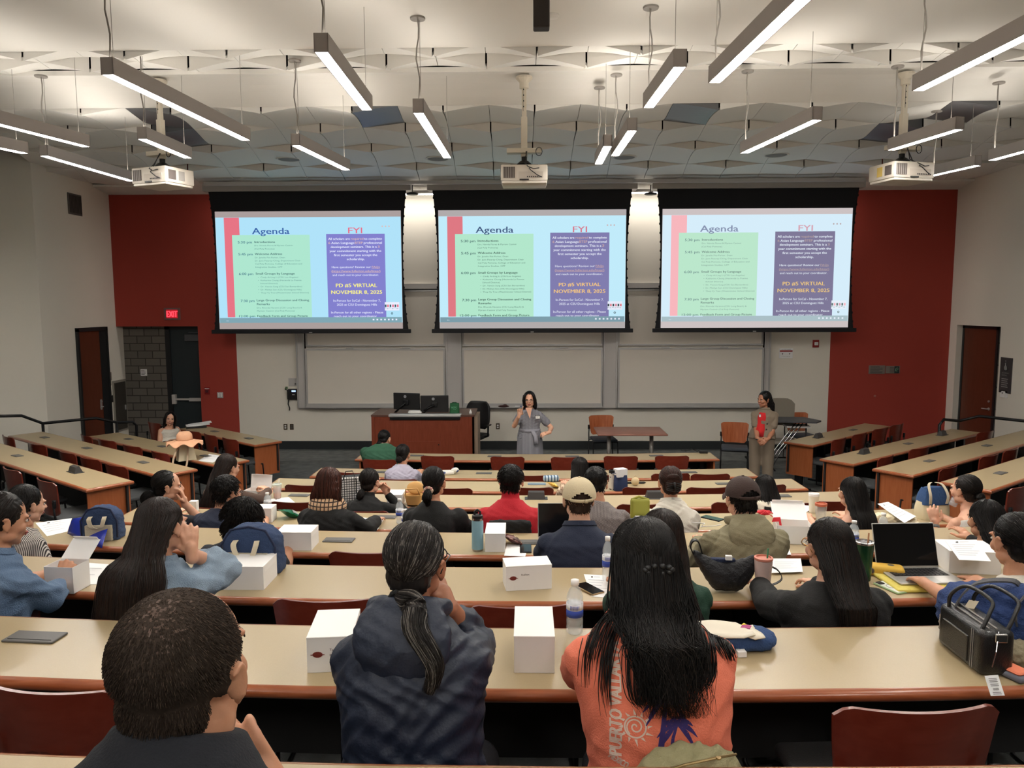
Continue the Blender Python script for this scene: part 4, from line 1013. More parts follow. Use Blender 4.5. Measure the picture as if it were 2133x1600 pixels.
def wrinkle(me, amp, freq=1.0, seed=0.0, ridge=True):
    p = coords(me); n = normals(me); s = seed
    freq = freq * 2.6; amp = amp * .8
    x, y, z = p[:, 0] * freq, p[:, 1] * freq, p[:, 2] * freq
    a = np.sin(14 * x + 9 * z + 2.2 * np.sin(11 * z + 5 * y + s) + s)
    b = np.sin(-12 * x + 17 * z + 2.0 * np.sin(9 * x - 7 * y + 1.3 * s) + 2 * s)
    c = np.sin(31 * z + 13 * y + 3 * np.sin(8 * x + s))
    w = (.5 - np.abs(a)) * .55 + (.5 - np.abs(b)) * .45 + .18 * c if ridge else a * .5 + b * .5
    p += n * (w * amp)[:, None]
    me.vertices.foreach_set('co', p.ravel()); me.update()
def capsule(mb, a, b, ra, rb, n=16, mi=0):
    a, b = Vector(a), Vector(b); d = b - a; L_ = d.length
    if L_ < 1e-6: return
    q = d.to_track_quat('Z', 'Y').to_matrix().to_4x4(); A = T(*a) @ q
    rs = []
    for k in (-80, -55, -30, -5): t = R(k); rs.append((ra * math.cos(t), ra * math.sin(t)))
    for k in (5, 30, 55, 80): t = R(k); rs.append((rb * math.cos(t), L_ + rb * math.sin(t)))
    mb.lathe([(r, z) for r, z in rs], n, mi, A)
def chain(mb, pts, rs, n=14):
    for i in range(len(pts) - 1): capsule(mb, pts[i], pts[i + 1], rs[i], rs[i + 1], n)
def hand(mb, w, d, up, side, curl=.5, spread=.12, s=1.0, point=None):
    """w wrist, d finger direction, up = back-of-hand normal, side +1 right hand; curl 0 open .. 1 fist"""
    w = Vector(w); d = Vector(d).normalized(); up = Vector(up); up = (up - d * up.dot(d)).normalized(); lat = d.cross(up).normalized() * (1 if side > 0 else -1)
    # lat points to the little finger side
    A = Matrix(((lat.x, d.x, up.x, w.x), (lat.y, d.y, up.y, w.y), (lat.z, d.z, up.z, w.z), (0, 0, 0, 1)))
    capsule(mb, w - d * .02 * s, w + d * .03 * s, .026 * s, .027 * s)
    for q, l in enumerate((-.027, -.009, .009, .026)):
        capsule(mb, w + d * .02 * s + lat * l * .6 * s, w + d * (.082 - abs(q - 1.2) * .006) * s + lat * l * s, .013 * s, .0105 * s, 10)
    for q, (l, ln) in enumerate(((-.030, .072), (-.010, .080), (.010, .075), (.028, .060))):
        c = curl if not (point and q in point) else .06
        p = w + d * (.084 - abs(q - 1.2) * .006) * s + lat * l * s; ang = c * .55; dd = (d + lat * (q - 1.5) * spread).normalized()
        rr = .0092 * s
        for f_, k in ((.45, 0), (.30, 1), (.25, 2)):
            nd = dd * math.cos(ang) - up * math.sin(ang); p2 = p + nd * ln * f_ * s
            capsule(mb, p, p2, rr, rr * .92, 10); p = p2; rr *= .92; ang += c * 1.25
    p = w + d * .022 * s - lat * .026 * s - up * .004 * s
    td = (d * .62 - lat * .72 - up * (.15 + .4 * curl)).normalized(); p2 = p + td * .036 * s
    capsule(mb, p, p2, .014 * s, .0115 * s, 10); td = (d * (.9) - lat * (.35 - .7 * curl) - up * (.1 + .5 * curl)).normalized(); p3 = p2 + td * .03 * s
    capsule(mb, p2, p3, .011 * s, .0095 * s, 10); p4 = p3 + (td - up * .2).normalized() * .022 * s; capsule(mb, p3, p4, .0095 * s, .008 * s, 10)
def head_parts(mb, A, fem=True, ears=True):
    E_ = lambda c, r, rot=None, n=12: mb.ell(c, r, n, 0, A, rot)
    w = .97 if fem else 1.04
    E_((0, -.014, .034), (.075 * w, .093, .084), n=16); E_((0, .018, -.008), (.064 * w, .070, .086), n=16)
    E_((0, .026, -.062), (.049 * w, .052, .046)); E_((0, .060, -.092), (.021 * w, .017, .017), n=8)
    for s in (-1, 1):
        E_((s * .038 * w, .058, -.024), (.023, .022, .024), n=8); E_((s * .030, .076, .024), (.024, .011, .008), n=8)
        E_((s * .050 * w, .012, -.062), (.014, .034, .022), n=8)
        if ears:
            E_((s * .079 * w, -.008, -.004), (.007, .019, .031), RZ(s * R(-22)) @ RX(R(10)), 10)
            mb.tube([tuple(Vector((s * (.080 * w + .006), -.008, -.004)) + Vector((0, .017 * math.cos(t) - .004, .028 * math.sin(t)))) for t in [R(-70 + 36 * q) for q in range(7)]], .0052, 8, 0, A)
            E_((s * .078 * w, .0, -.034), (.006, .009, .009), n=8)
    capsule_l = [((0, .086, .012), .0085), ((0, .100, -.010), .0105), ((0, .104, -.020), .0125)]
    for i in range(2):
        a, ra = capsule_l[i]; b, rb = capsule_l[i + 1]; tmp = MB(); capsule(tmp, a, b, ra, rb, 10); mb.add(tmp.v, tmp.f, 0, A)
    for s in (-1, 1): E_((s * .012, .092, -.022), (.008, .010, .007), n=8)
    E_((0, .082, -.048), (.025, .012, .009), n=8); E_((0, .079, -.060), (.020, .012, .008), n=8)
def face_details(e, A, smile=False, brow=HBLK, glasses=None, closed=False, gm=None):
    A = MWX[0] @ A
    for s in (-1, 1):
        mb = MB()
        mb.ell((s * .030, .0785, .004), (.0135, .007, .0022 if closed else .0062), 8, 0, A)
        if not closed: mb.ell((s * .030, .0835, .004), (.0058, .0035, .0058), 8, 1, A)
        mb.tube([(s * .016, .084, .006), (s * .024, .087, .011), (s * .034, .086, .0115), (s * .044, .080, .006)], .0016, 6, 1, A)
        mb.build('eye', [EYEW, EYED], e, True)
    for s in (-1, 1):
        mb = MB(); mb.tube([(s * .014, .088, .021), (s * .028, .090, .026), (s * .042, .083, .024), (s * .050, .076, .018)], [.002, .0032, .0028, .0012], 6, 0, A)
        mb.build('eyebrow', brow, e, True)
    mb = MB(); mb.tube([(-.026, .082, -.049 + (.006 if smile else 0)), (-.012, .092, -.051), (0, .094, -.0495), (.012, .092, -.051), (.026, .082, -.049 + (.006 if smile else 0))], [.002, .0045, .004, .0045, .002], 8, 0, A)
    mb.tube([(-.022, .083, -.056), (0, .091, -.062), (.022, .083, -.056)], [.002, .0055, .002], 8, 0, A)
    if smile: mb.tube([(-.021, .087, -.0515), (0, .0945, -.0555), (.021, .087, -.0515)], [.0015, .0042, .0015], 6, 1, A)
    mb.build('mouth', [LIPM, TEETH], e, True)
    if glasses: make_glasses(e, A, glasses)
MWX = [I4]
def make_glasses(e, A, m_):
    mb = MB()
    for s in (-1, 1):
        mb.tube([(s * .031 + .023 * math.cos(t), .098 - .004 * abs(math.cos(t)), .003 + .017 * math.sin(t)) for t in [2 * PI * q / 16 for q in range(16)]], .0018, 6, 0, A, True)
        mb.tube([(s * .054, .094, .008), (s * .073, .070, .010), (s * .083, -.002, .008), (s * .082, -.02, -.012)], .0017, 6, 0, A)
    mb.tube([(-.008, .099, .006), (.008, .099, .006)], .0018, 6, 0, A)
    mb.build('eyeglasses', m_, e, True)
def headM(hc, yaw, pitch, roll): return T(*hc) @ RZ(R(yaw)) @ RX(R(-pitch)) @ RY(R(roll))
class Body: pass
FEM = [(0, .180, .125), (.18, .166, .12), (.38, .138, .105), (.56, .150, .112), (.72, .162, .110), (.82, .150, .095), (.90, .112, .080), (.96, .078, .068), (1.0, .058, .058)]
MAL = [(0, .172, .125), (.22, .162, .120), (.45, .168, .122), (.64, .186, .126), (.77, .190, .115), (.86, .160, .095), (.93, .110, .080), (.97, .082, .070), (1.0, .066, .064)]
def frame_at(B, s):
    """point and axes on the spine"""
    P = B.spine; k = s * (len(P) - 1); i = max(0, min(int(k), len(P) - 2)); u = k - i
    p = P[i].lerp(P[i + 1], u); up = (P[i + 1] - P[i]).normalized(); r = B.right; f = up.cross(r).normalized()
    if f.dot(B.fwd) < 0: f = -f
    return p, r, f, up
def torso_rings(mb, B, secs, k=1.0, off=0.0, s0=0.0, s1=1.0, n=24, kb=None):
    out = []
    for s, w, d in secs:
        if s < s0 - 1e-6 or s > s1 + 1e-6: continue
        p, r, f, up = frame_at(B, s); w = w * B.bulk * k + off; d = d * B.bulk * k + off
        if kb: w *= kb(s); d *= kb(s)
        out.append([tuple(p + r * (w * (abs(math.cos(t)) ** .85) * (1 if math.cos(t) > 0 else -1)) + f * (d * math.sin(t))) for t in [2 * PI * q / n for q in range(n)]])
    mb.rings(out)
def ik(sh, wr, l1, l2, pole):
    d = wr - sh; L_ = d.length; mx = (l1 + l2) * .985
    if L_ > mx: wr = sh + d.normalized() * mx; d = wr - sh; L_ = mx
    dn = d.normalized(); a = (l1 * l1 - l2 * l2 + L_ * L_) / (2 * L_); h = math.sqrt(max(0, l1 * l1 - a * a))
    pv = pole - dn * pole.dot(dn)
    if pv.length < 1e-5: pv = Vector((1, 0, 0))
    return sh + dn * a + pv.normalized() * h, wr
def person(lab, px, py, row, hyaw=0, hpitch=0, hroll=0, byaw=0, fem=True, skin=SK1, Y=None, floor=None, hc=None, bulk=1.0, hip=(0, 0), top=None, arms=None, legs=(40, 42, 48), stand=False, face=None, hair=None, vox=.006, lean=0.0, chair=True, chy=-.32, size=1.0, ears=True, nlift=0.02, nfwd=0.0, group='seated audience'):
    B = Body(); B.fem = fem; B.bulk = bulk; B.row = row
    near = rowy(row, 0) if row else 0
    if floor is None: floor = FL[row]
    if hc is None:
        yy = Y if Y is not None else None
        if yy is None:
            q = atY(px, py, NEAR[row] - .25); yy = rowy(row, q.x) - .25
        hc = atY(px, py, yy)
    hc = Vector(hc); B.hc = hc; near = rowy(row, hc.x) if row else hc.y + .3; B.near = near; B.floor = floor; B.desk = floor + .74
    by = R(byaw); B.right = Vector((math.cos(by), math.sin(by), 0)); B.fwd = Vector((-math.sin(by), math.cos(by), 0))
    A = headM(hc, hyaw, hpitch, hroll); B.A = A
    nb = hc + Vector((0, 0, -.150 + nlift)) + (A.to_3x3() @ Vector((0, -.04, 0))) * .9 + B.fwd * nfwd; B.nb = nb
    if stand: hp = Vector((hc.x + hip[0], hc.y + hip[1], floor + .56 * (hc.z + .11 - floor)))
    else: hp = Vector((hc.x + hip[0], near - .40 + hip[1], floor + .53)) if row else hc + Vector((hip[0], hip[1], floor + .53 - hc.z))
    B.hip = hp; B.loose = (top or {}).get('loose', .014)
    bk = -B.fwd
    B.spine = [hp, hp.lerp(nb, .25) + bk * (.01 + lean * .5), hp.lerp(nb, .5) + bk * (.022 + lean), hp.lerp(nb, .75) + bk * (.028 + lean), nb + bk * .008]
    e = empty('person', (hp.x, hp.y, floor)); O = Vector((hp.x, hp.y, floor)); B.e = e; B.O = O; MW = T(-O.x, -O.y, -O.z); B.MW = MW
    secs = FEM if fem else MAL; B.secs = secs
    sw = (.142 if fem else .172) * bulk; p, r, f, up = frame_at(B, .79 if fem else .80); B.sh = {}
    for s in (-1, 1): B.sh[s] = p + r * s * sw - up * .004
    arms = arms or {}; B.arm = {}
    l1, l2 = ((.275, .235) if fem else (.295, .25))
    for s in (-1, 1):
        a = arms.get(s, arms.get(0, {'t': 'desk'})); t = a.get('t', 'desk'); ph = a.get('pole', (s * .45, -.1, -1))
        if t == 'desk': wr = Vector((hc.x + s * a.get('x', .15) * 1.0, near + a.get('y', .12), B.desk + .035))
        elif t == 'lap': wr = hp + B.fwd * .26 + B.right * s * .10 + Vector((0, 0, .10))
        elif t == 'px': wr = atY(a['p'][0], a['p'][1], a['Y'])
        elif t == 'head': wr = A @ Vector(a['p'])
        elif t == 'abs': wr = Vector(a['p'])
        pole = B.right * ph[0] + B.fwd * ph[1] + Vector((0, 0, ph[2])); el, wr = ik(B.sh[s], wr, l1 * a.get('l', 1), l2 * a.get('l', 1), pole)
        hd = Vector(a['hd']) if 'hd' in a else (wr - el).normalized()
        hu = Vector(a['hu']) if 'hu' in a else (Vector((0, 0, 1)) if abs(hd.z) < .8 else B.fwd)
        B.arm[s] = (B.sh[s], el, wr, hd, hu, a)
    # --- skin body: one surface
    mb = MB(); mb.M = MW
    head_parts(mb, A, fem, ears)
    torso_rings(mb, B, secs, .86)
    nr = .047 if fem else .058
    capsule(mb, nb - Vector((0, 0, .03)), A @ Vector((0, -.028, -.05)), nr * 1.12, nr); capsule(mb, B.spine[3].lerp(nb, .6), nb, .06, nr * 1.2)
    for s in (-1, 1):
        sh, el, wr, hd, hu, a = B.arm[s]; k = math.sqrt(bulk) if bulk > 1 else 1; kf = 1.0 if fem else 1.13
        k2 = .5 + .5 * k
        chain(mb, [p + (sh - p) * .5, sh, sh.lerp(el, .5), el, el.lerp(wr, .35), wr], [.050 * kf, .046 * kf * k, .043 * kf * k, .036 * kf * k2, .037 * kf * k2, .0245 * kf])
        hand(mb, wr, hd, hu, s, a.get('curl', .35), s=1.0 if fem else 1.08, point=a.get('point'))
    if stand:
        for s in (-1, 1): chain(mb, [hp + B.right * s * .08, hp + B.right * s * .09 + Vector((0, 0, -.40)), Vector((hp.x, hp.y, floor + .08)) + B.right * s * .09], [.085, .055, .038])
    else:
        for s in (-1, 1):
            kn = hp + B.right * s * .10 + B.fwd * .42 + Vector((0, 0, -.02)); chain(mb, [hp + B.right * s * .08, kn, Vector((kn.x, kn.y, floor + .09)) + B.fwd * .0], [.08, .055, .038])
    me = union(mb, vox, 3); mesh_obj('body', me, skin, e)
    # --- lower clothes
    lm = mat('trousers_%d_%d_%d' % tuple(legs), legs, .85, bump=.2, bscale=200)
    if not stand or legs is not None:
        mb = MB(); mb.M = MW
        if stand:
            for s in (-1, 1): chain(mb, [hp + B.right * s * .085 + Vector((0, 0, .03)), hp + B.right * s * .095 + Vector((0, 0, -.42)), Vector((hp.x, hp.y, floor + .10)) + B.right * s * .10], [.105, .085, .075])
        else:
            for s in (-1, 1):
                kn = hp + B.right * s * .105 + B.fwd * .42 + Vector((0, 0, -.02)); chain(mb, [hp + B.right * s * .085 + B.fwd * .02, kn, Vector((kn.x, kn.y, floor + .12))], [.10, .072, .06])
        torso_rings(mb, B, secs, 1.0, .004, 0, .2)
        me = union(mb, .014, 3); mesh_obj('trousers', me, lm, e)
        for s in (-1, 1):
            if stand: f0 = Vector((hp.x, hp.y, floor)) + B.right * s * .10
            else: f0 = Vector((hp.x, hp.y, floor)) + B.right * s * .105 + B.fwd * .42
            mb = MB(); mb.M = MW; q = T(*f0) @ RZ(by); mb.rbox(-.042, .042, -.07, .17, .0, .03, .01, 2, 0, q); mb.ell((0, .04, .035), (.042, .11, .045), 8, 0, q); mb.build('shoe', BLACKP, e, True)
    if top: make_top(B, **top)
    if hair: make_hair(B, **hair)
    MWX[0] = MW
    if face is not None: face_details(e, A, **face)
    tag(e, lab, 'person', group)
    if chair and row:
        th = math.atan((hc.x - CX) / 26)
        place_chair(hc.x + hip[0], near + chy, floor, th, 'occupied mahogany chair of the ' + ' '.join(lab.split(',')[0].split()[:11]), 'occupied lecture chairs')
    return B
def make_top(B, m, name='shirt', sleeve='short', loose=.014, wr=.004, freq=1.0, neck=0.0, puff=False, hood=False, collar=None, cuff=None, vox=.009, seed=0.0, s0=0.0, top_s=1.0, extra=None, scol=None, armk=1.0, flare=0.0, vneck=False):
    mb = MB(); mb.M = B.MW
    kb = (lambda s: 1 + flare * max(0, .45 - s)) if flare else None
    torso_rings(mb, B, B.secs, 1.0, loose, s0, 1.0 if neck else top_s, kb=kb)
    for s in (-1, 1):
        sh, el, wr_, hd, hu, a = B.arm[s]; k = math.sqrt(B.bulk) * armk; kf = 1.0 if B.fem else 1.13
        p, r, f, up = frame_at(B, .80); base = p + (sh - p) * .5
        r1 = .047 * kf * k + loose * .55
        if sleeve == 'none': continue
        if sleeve == 'short':
            q = sh.lerp(el, .62); chain(mb, [base, sh, q], [.052 * kf, r1, r1 + .006])
            if puff: mb.ell(tuple(sh.lerp(el, .25) + up * .012), (.078, .075, .095), 12)
        elif sleeve == 'elbow':
            chain(mb, [base, sh, el.lerp(sh, .12)], [.052 * kf, r1, r1 + .008])
        elif sleeve == 'threeq':
            q = el.lerp(wr_, .45); chain(mb, [base, sh, sh.lerp(el, .5), el, q], [.052 * kf, r1, r1 - .002, r1 - .004, r1 - .008])
        else:
            q = el.lerp(wr_, .93); chain(mb, [base, sh, sh.lerp(el, .5), el, el.lerp(wr_, .4), q], [.052 * kf, r1, r1 - .002, r1 - .006, r1 - .010, r1 - .020])
    if neck: capsule(mb, B.nb - Vector((0, 0, .02)), B.nb + (B.A @ Vector((0, -.03, -.06)) - B.nb) * neck, (.062 if B.fem else .072), (.055 if B.fem else .066))
    me = union(mb, vox, 3)
    # open the bottom? keep closed; folds
    wrinkle(me, wr, freq, seed)
    o = mesh_obj(name, me, m, B.e); B.shirt = o
    if collar:
        p, r, f, up = frame_at(B, .97); mb = MB(); mb.M = B.MW; n = 28
        R0, R1 = (.066, .058) if B.fem else (.078, .068)
        def cf(u, v):
            t = 2 * PI * u - PI / 2; c_ = math.cos(t); s_ = math.sin(t)
            out = .022 * v * v if v > .4 else 0; h = .045 * math.sin(min(1, v * 1.6) * PI / 2) - .05 * max(0, v - .55) * 1.2
            return p + up * (h - .004) + r * ((R0 + out) * c_) + f * ((R0 * .95 + out) * s_)
        mb.grid(cf, n, 8, thick=(0, 0, -.004)); mb.build('collar', collar if collar is not True else m, B.e, True)
    if hood: make_hood(B, m if hood is True else hood)
    return o
def make_hood(B, m, lift=0.0, big=1.0):
    p, r, f, up = frame_at(B, .93); mb = MB(); mb.M = B.MW
    # draped hood: crescent roll round the neck, a hanging pouch behind
    pts = []; rad = []
    for q in range(13):
        t = R(-205 + q * (230 / 12.0)); c_, s_ = math.cos(t), math.sin(t); back = max(0, -s_)
        pts.append(p + r * (.098 * c_) + f * (.075 * s_ - .015) + up * (.045 - .012 * back + .01)); rad.append(.024 + .016 * back)
    chain(mb, pts, rad, 12)
    out = []
    for q in range(9):
        v = q / 8; w = (.135 * math.sin(PI * (.28 + .62 * v)) ** .9) * big; d = .040 * math.sin(PI * (.2 + .75 * v)) + .006
        c = p - f * (.088 + .035 * math.sin(PI * v)) + up * (.05 - .22 * v * big)
        out.append([tuple(c + r * (w * math.cos(t)) + f * (d * math.sin(t) * -1)) for t in [2 * PI * k / 20 for k in range(20)]])
    mb.rings(out)
    me = union(mb, .008, 3); wrinkle(me, .006, 1.3, 2.0); mesh_obj('hood', me, m, B.e)
def strand(mb, pts, r, mi):
    k = len(pts); mb.tube(pts, [r * (1.0 if i < k * .7 else max(.15, 1 - (i - k * .7) / (k * .3))) for i in range(k)], 3, mi)
def hair_surface(B, up=0.0):
    return (Vector((0, -.026, .040)), Vector((.0855, .094, .090)))
def make_hair(B, style='long', m=HBLK, m2=None, m3=None, length=.35, w0=.085, w1=.10, w2=.08, n=0, tie=(0, -.112, -.01), thick=.0011, tail_r=.03, tail=None, seed=1, part=0.0, wave=.01, back=.10, puffy=0.0, name='hair', shift=0.0, tiec=None, front=False, cov=112, bun=None, nape=True, send=1.0, tiew=(.019, .013), crown=None, vx=.007, locks=None, na=1.0):
    rnd = random.Random(seed); A = B.A
    c, r = hair_surface(B); r = r * (1 + puffy)
    if style in ('pony', 'bun'): r = Vector((.0815, .092, .086)) * (1 + puffy)
    mats = [m, m2 or m, m3 or m2 or m]
    mb = MB(); mb.M = B.MW
    mb.ell(tuple(c), tuple(r), 20, 0, A)
    if nape: mb.ell((0, -.052, -.022), (.066 * (1 + puffy), .046, .062 if style != 'short' else .052), 14, 0, A)
    if style in ('short',):
        for s in (-1, 1): mb.ell((s * .066, -.012, .012), (.018, .036, .034), 10, 0, A)
    secs = []
    R3 = A.to_3x3(); hr = R3 @ Vector((1, 0, 0)); hb = R3 @ Vector((0, -1, 0))
    if style in ('long', 'half', 'bob'):
        p0 = A @ Vector((0, -.052, .045)); p1 = A @ Vector((0, -.062, -.03)); p2 = A @ Vector((0, -.066, -.085))
        fr, fu = B.right, -B.fwd
        def bpt(z, k=1.0):
            s = 1.0
            while s > 0:
                p_, r_, f_, u_ = frame_at(B, s)
                if p_.z <= z: break
                s -= .02
            d_ = np.interp(s, [q[0] for q in B.secs], [q[2] for q in B.secs]) * B.bulk + B.loose + .022
            return Vector((p_.x, p_.y, z)) - f_ * d_
        bot = B.nb + fu * back + Vector((shift, 0, -length)); mid = B.nb + fu * (back * .95) + Vector((shift * .5, 0, -length * .45))
        nbk = B.nb + fu * (back * .80) + Vector((shift * .15, 0, -.02))
        zb_ = B.nb.z - length; bot = bpt(zb_) + Vector((shift, 0, 0)); mid = bpt(B.nb.z - length * .5) + Vector((shift * .5, 0, 0)); q_ = bpt(B.nb.z - .07); nbk = Vector((nbk.x, min(nbk.y, q_.y), nbk.z)) if B.fwd.y > .5 else nbk
        if style != 'bob' and B.fwd.y > .5:
            p2.y += (min(p2.y, (p2.y + nbk.y) / 2) - p2.y) * .9; p1.y += (min(p1.y, p1.y * .75 + nbk.y * .25) - p1.y) * .8
        if style == 'bob': seq = [(p0, w0 * .9, .075), (p1, w0 * 1.08, .072), (p2, w0 * 1.12, .062), (p2 + Vector((0, 0, -length * .6)), w1, .05), (p2 + Vector((0, 0, -length)), w1 * .85, .03)]
        else: seq = [(p0, w0 * .9, .07), (p1, w0 * 1.02, .066), (p2, w0 * 1.0, .055), (nbk, w1 * .95, .045), (mid, w1, .036), (bot, w2, .022)]
        # densify
        N_ = 6
        for i in range(len(seq) - 1):
            for q in range(N_):
                u = q / N_; a, b_ = seq[i], seq[i + 1]
                pm = seq[i - 1] if i else a; pn = seq[i + 2] if i + 2 < len(seq) else b_
                def cr_(A0, A1, A2, A3, t): return ((A1 * 2) + (A2 - A0) * t + (A0 * 2 - A1 * 5 + A2 * 4 - A3) * t * t + (A1 * 3 - A0 - A2 * 3 + A3) * t ** 3) * .5
                P_ = cr_(pm[0], a[0], b_[0], pn[0], u); secs.append((P_, a[1] + (b_[1] - a[1]) * u, a[2] + (b_[2] - a[2]) * u))
        secs.append(seq[-1])
        out = []
        for i, (P_, w, d) in enumerate(secs):
            u = i / (len(secs) - 1); rr = (hr * (1 - u) + fr * u).normalized(); bb = (hb * (1 - u) + fu * u).normalized(); bb.z = 0; bb.normalize()
            secs[i] = (P_, w, d, rr, bb)
            if i > (len(secs) - 1) * send: out_ok = False
            else: out_ok = True
            jag = 1 + .04 * math.sin(i * 1.7 + seed)
            if out_ok: out.append([tuple(P_ + rr * (w * jag * math.cos(t)) + bb * (d * math.sin(t))) for t in [2 * PI * k / 28 for k in range(28)]])
        mb.rings(out)
    me = union(mb, vx, 3)
    p = coords(me)
    # keep the face and the front of the neck free
    nn = normals(me); ax = p @ np.array([hr.x, hr.y, hr.z], dtype=np.float32)
    zz = p[:, 2]
    az = np.arctan2(((p - np.array((A.translation + Vector(B.MW.translation))[:], dtype=np.float32)) @ np.array(hr[:], dtype=np.float32)), ((p - np.array((A.translation + Vector(B.MW.translation))[:], dtype=np.float32)) @ np.array(hb[:], dtype=np.float32)))
    f1 = 46 if style != 'short' else 90
    p += nn * (na * (.0022 if style != 'short' else .003) * (np.sin(az * f1 + 3 * np.sin(zz * 18 + seed)) + .6 * np.sin(az * f1 * 2.3 + zz * 30)))[:, None]
    me.vertices.foreach_set('co', p.ravel()); me.update()
    hm = MB(); hm.v = [tuple(v) for v in p.tolist()]; hm.f = [tuple(q.vertices) for q in me.polygons]; hm.m = [0] * len(hm.f)
    if crown:
        cc = B.MW @ (A @ Vector(crown[0])); pa = np.array(cc[:])
        for k_, f_ in enumerate(hm.f):
            d_ = np.linalg.norm(p[list(f_)].mean(0) - pa) / crown[1]
            if rnd.random() < max(0, 1.25 - d_) * .38: hm.m[k_] = 3
        mats.append(crown[2])
    bpy.data.meshes.remove(me)
    hm.M = B.MW
    def capp(th, ph, k=1.012):  # th from top, ph from back (+ = right)
        v = Vector((math.sin(th) * math.sin(ph) * r.x, -math.sin(th) * math.cos(ph) * r.y, math.cos(th) * r.z)) * k + c
        return A @ v
    def pick(): x = rnd.random(); return 0 if x < .55 else (1 if x < .85 else 2)
    if style in ('long', 'half', 'bob') and n:
        for q in range(n):
            a = rnd.uniform(-1, 1); ph = R(cov) * a; kk = rnd.uniform(1.0, 1.03); pts = []
            th0 = R(rnd.uniform(4, 50)); tz = rnd.uniform(.55, 1.0) if rnd.random() < .5 else 1.0
            for i in range(5): pts.append(capp(th0 + (R(92) - th0) * i / 5, ph * (.6 + .4 * i / 5) if th0 < R(25) else ph, kk))
            st = 8 if style != 'bob' else 9; end = int((len(secs) - 1) * tz)
            wv = rnd.uniform(-1, 1) * wave; fq = rnd.uniform(.15, .35); p0_ = rnd.uniform(0, 6)
            an = a * 1.45; jit = rnd.uniform(.96, 1.08)
            for i in range(st, end + 1, 2):
                P_, w, d, rr, bb = secs[i]; pts.append(P_ + rr * (w * jit * math.sin(an) + wv * math.sin(i * fq + p0_) * (i / len(secs))) + bb * (d * jit * math.cos(an) + .003))
            strand(hm, pts, thick * rnd.uniform(.7, 1.3), pick())
    if style in ('half', 'pony', 'bun') :
        tp = A @ Vector(tie)
        if n:
            for q in range(int(n * (.45 if style == 'half' else .6))):
                ph = R(rnd.uniform(-1, 1) * (95 if style == 'half' else 128)); th = R(rnd.uniform(5, 75 if style == 'half' else 105)); v0 = Vector((math.sin(th) * math.sin(ph), -math.sin(th) * math.cos(ph), math.cos(th)))
                tv = Vector(tie) - c; tv = Vector((tv.x / r.x, tv.y / r.y, tv.z / r.z)).normalized(); pts = []
                for i in range(8):
                    u = i / 7; v = v0.lerp(tv, u).normalized(); v = Vector((v.x * r.x, v.y * r.y, v.z * r.z)) * (1.014 + .01 * rnd.random() + (.06 * u * u if style == 'half' else .03 * u * u)) + c; pts.append(A @ v)
                strand(hm, pts, thick * 1.1, pick())
    if style == 'pony' or tail:
        P_ = [tp] + [Vector(t) for t in tail] if tail else [tp, tp + hb * .04 + Vector((0, 0, -.05)), tp + hb * .03 + Vector((0, 0, -length * .5)), tp + hb * .02 + Vector((0, 0, -length))]
        K = 22; path = []
        for i in range(K + 1):
            u = i / K * (len(P_) - 1); j = min(int(u), len(P_) - 2); t = u - j; g = lambda k: P_[max(0, min(len(P_) - 1, k))]
            path.append((g(j) * 2 + (g(j + 1) - g(j - 1)) * t + (g(j - 1) * 2 - g(j) * 5 + g(j + 1) * 4 - g(j + 2)) * t * t + (g(j) * 3 - g(j - 1) - g(j + 1) * 3 + g(j + 2)) * t ** 3) * .5)
        rads = [tail_r * (.55 + .45 * min(1, i / 4)) * (1 - .75 * max(0, (i / K - .45) / .55)) for i in range(K + 1)]
        hm.tube(path, rads, 12, 0)
        for q in range(int(max(n * .8, 60))):
            a = rnd.uniform(0, 2 * PI); rr = rnd.uniform(.75, 1.15); wv = rnd.uniform(-.012, .012); ph = rnd.uniform(0, 6); e_ = rnd.choice((K + 1, K + 1, K - 3, K - 6)); pts = []
            for i in range(0, e_):
                d = (path[min(i + 1, K)] - path[max(i - 1, 0)]).normalized(); s1 = d.cross(Vector((0, 1, 0)) if abs(d.y) < .9 else Vector((1, 0, 0))).normalized(); s2 = d.cross(s1)
                pts.append(path[i] + (s1 * math.cos(a) + s2 * math.sin(a)) * rads[i] * rr + s1 * wv * math.sin(i * .35 + ph) * i / K)
            strand(hm, pts, thick * 1.1, pick())
    if bun:
        for bx, br in bun:
            tmp = MB(); tmp.ell(bx, br, 12); hm.add(tmp.v, tmp.f, 0, A)
            for q in range(max(20, n // 4)):
                a0 = rnd.uniform(0, 6.28); tl = rnd.uniform(-1.2, 1.2); pts = []
                for i in range(9): t = a0 + i * .4; pts.append(A @ (Vector(bx) + Vector((br[0] * 1.03 * math.cos(t), br[1] * 1.03 * math.sin(t) * math.cos(tl), br[2] * 1.03 * math.sin(t) * math.sin(tl) + 0))))
                strand(hm, pts, thick * 1.2, pick())
    if style == 'short' and n:
        for q in range(n // 4):
            t1 = R(rnd.uniform(-100, 100)); t2 = R(rnd.uniform(-70, 25)); v = Vector((math.sin(t1) * math.cos(t2), -math.cos(t1) * math.cos(t2), math.sin(t2))); rr_ = Vector((.066 * (1 + puffy), .046, .052)) * 1.0
            p0_ = A @ (Vector((v.x * rr_.x, v.y * rr_.y, v.z * rr_.z)) + Vector((0, -.052, -.022))); fl = A.to_3x3() @ (v * .45 + Vector((0, 0, -.9))); strand(hm, [p0_, p0_ + fl * length * .5, p0_ + fl * length * rnd.uniform(.7, 1.1)], thick, pick())
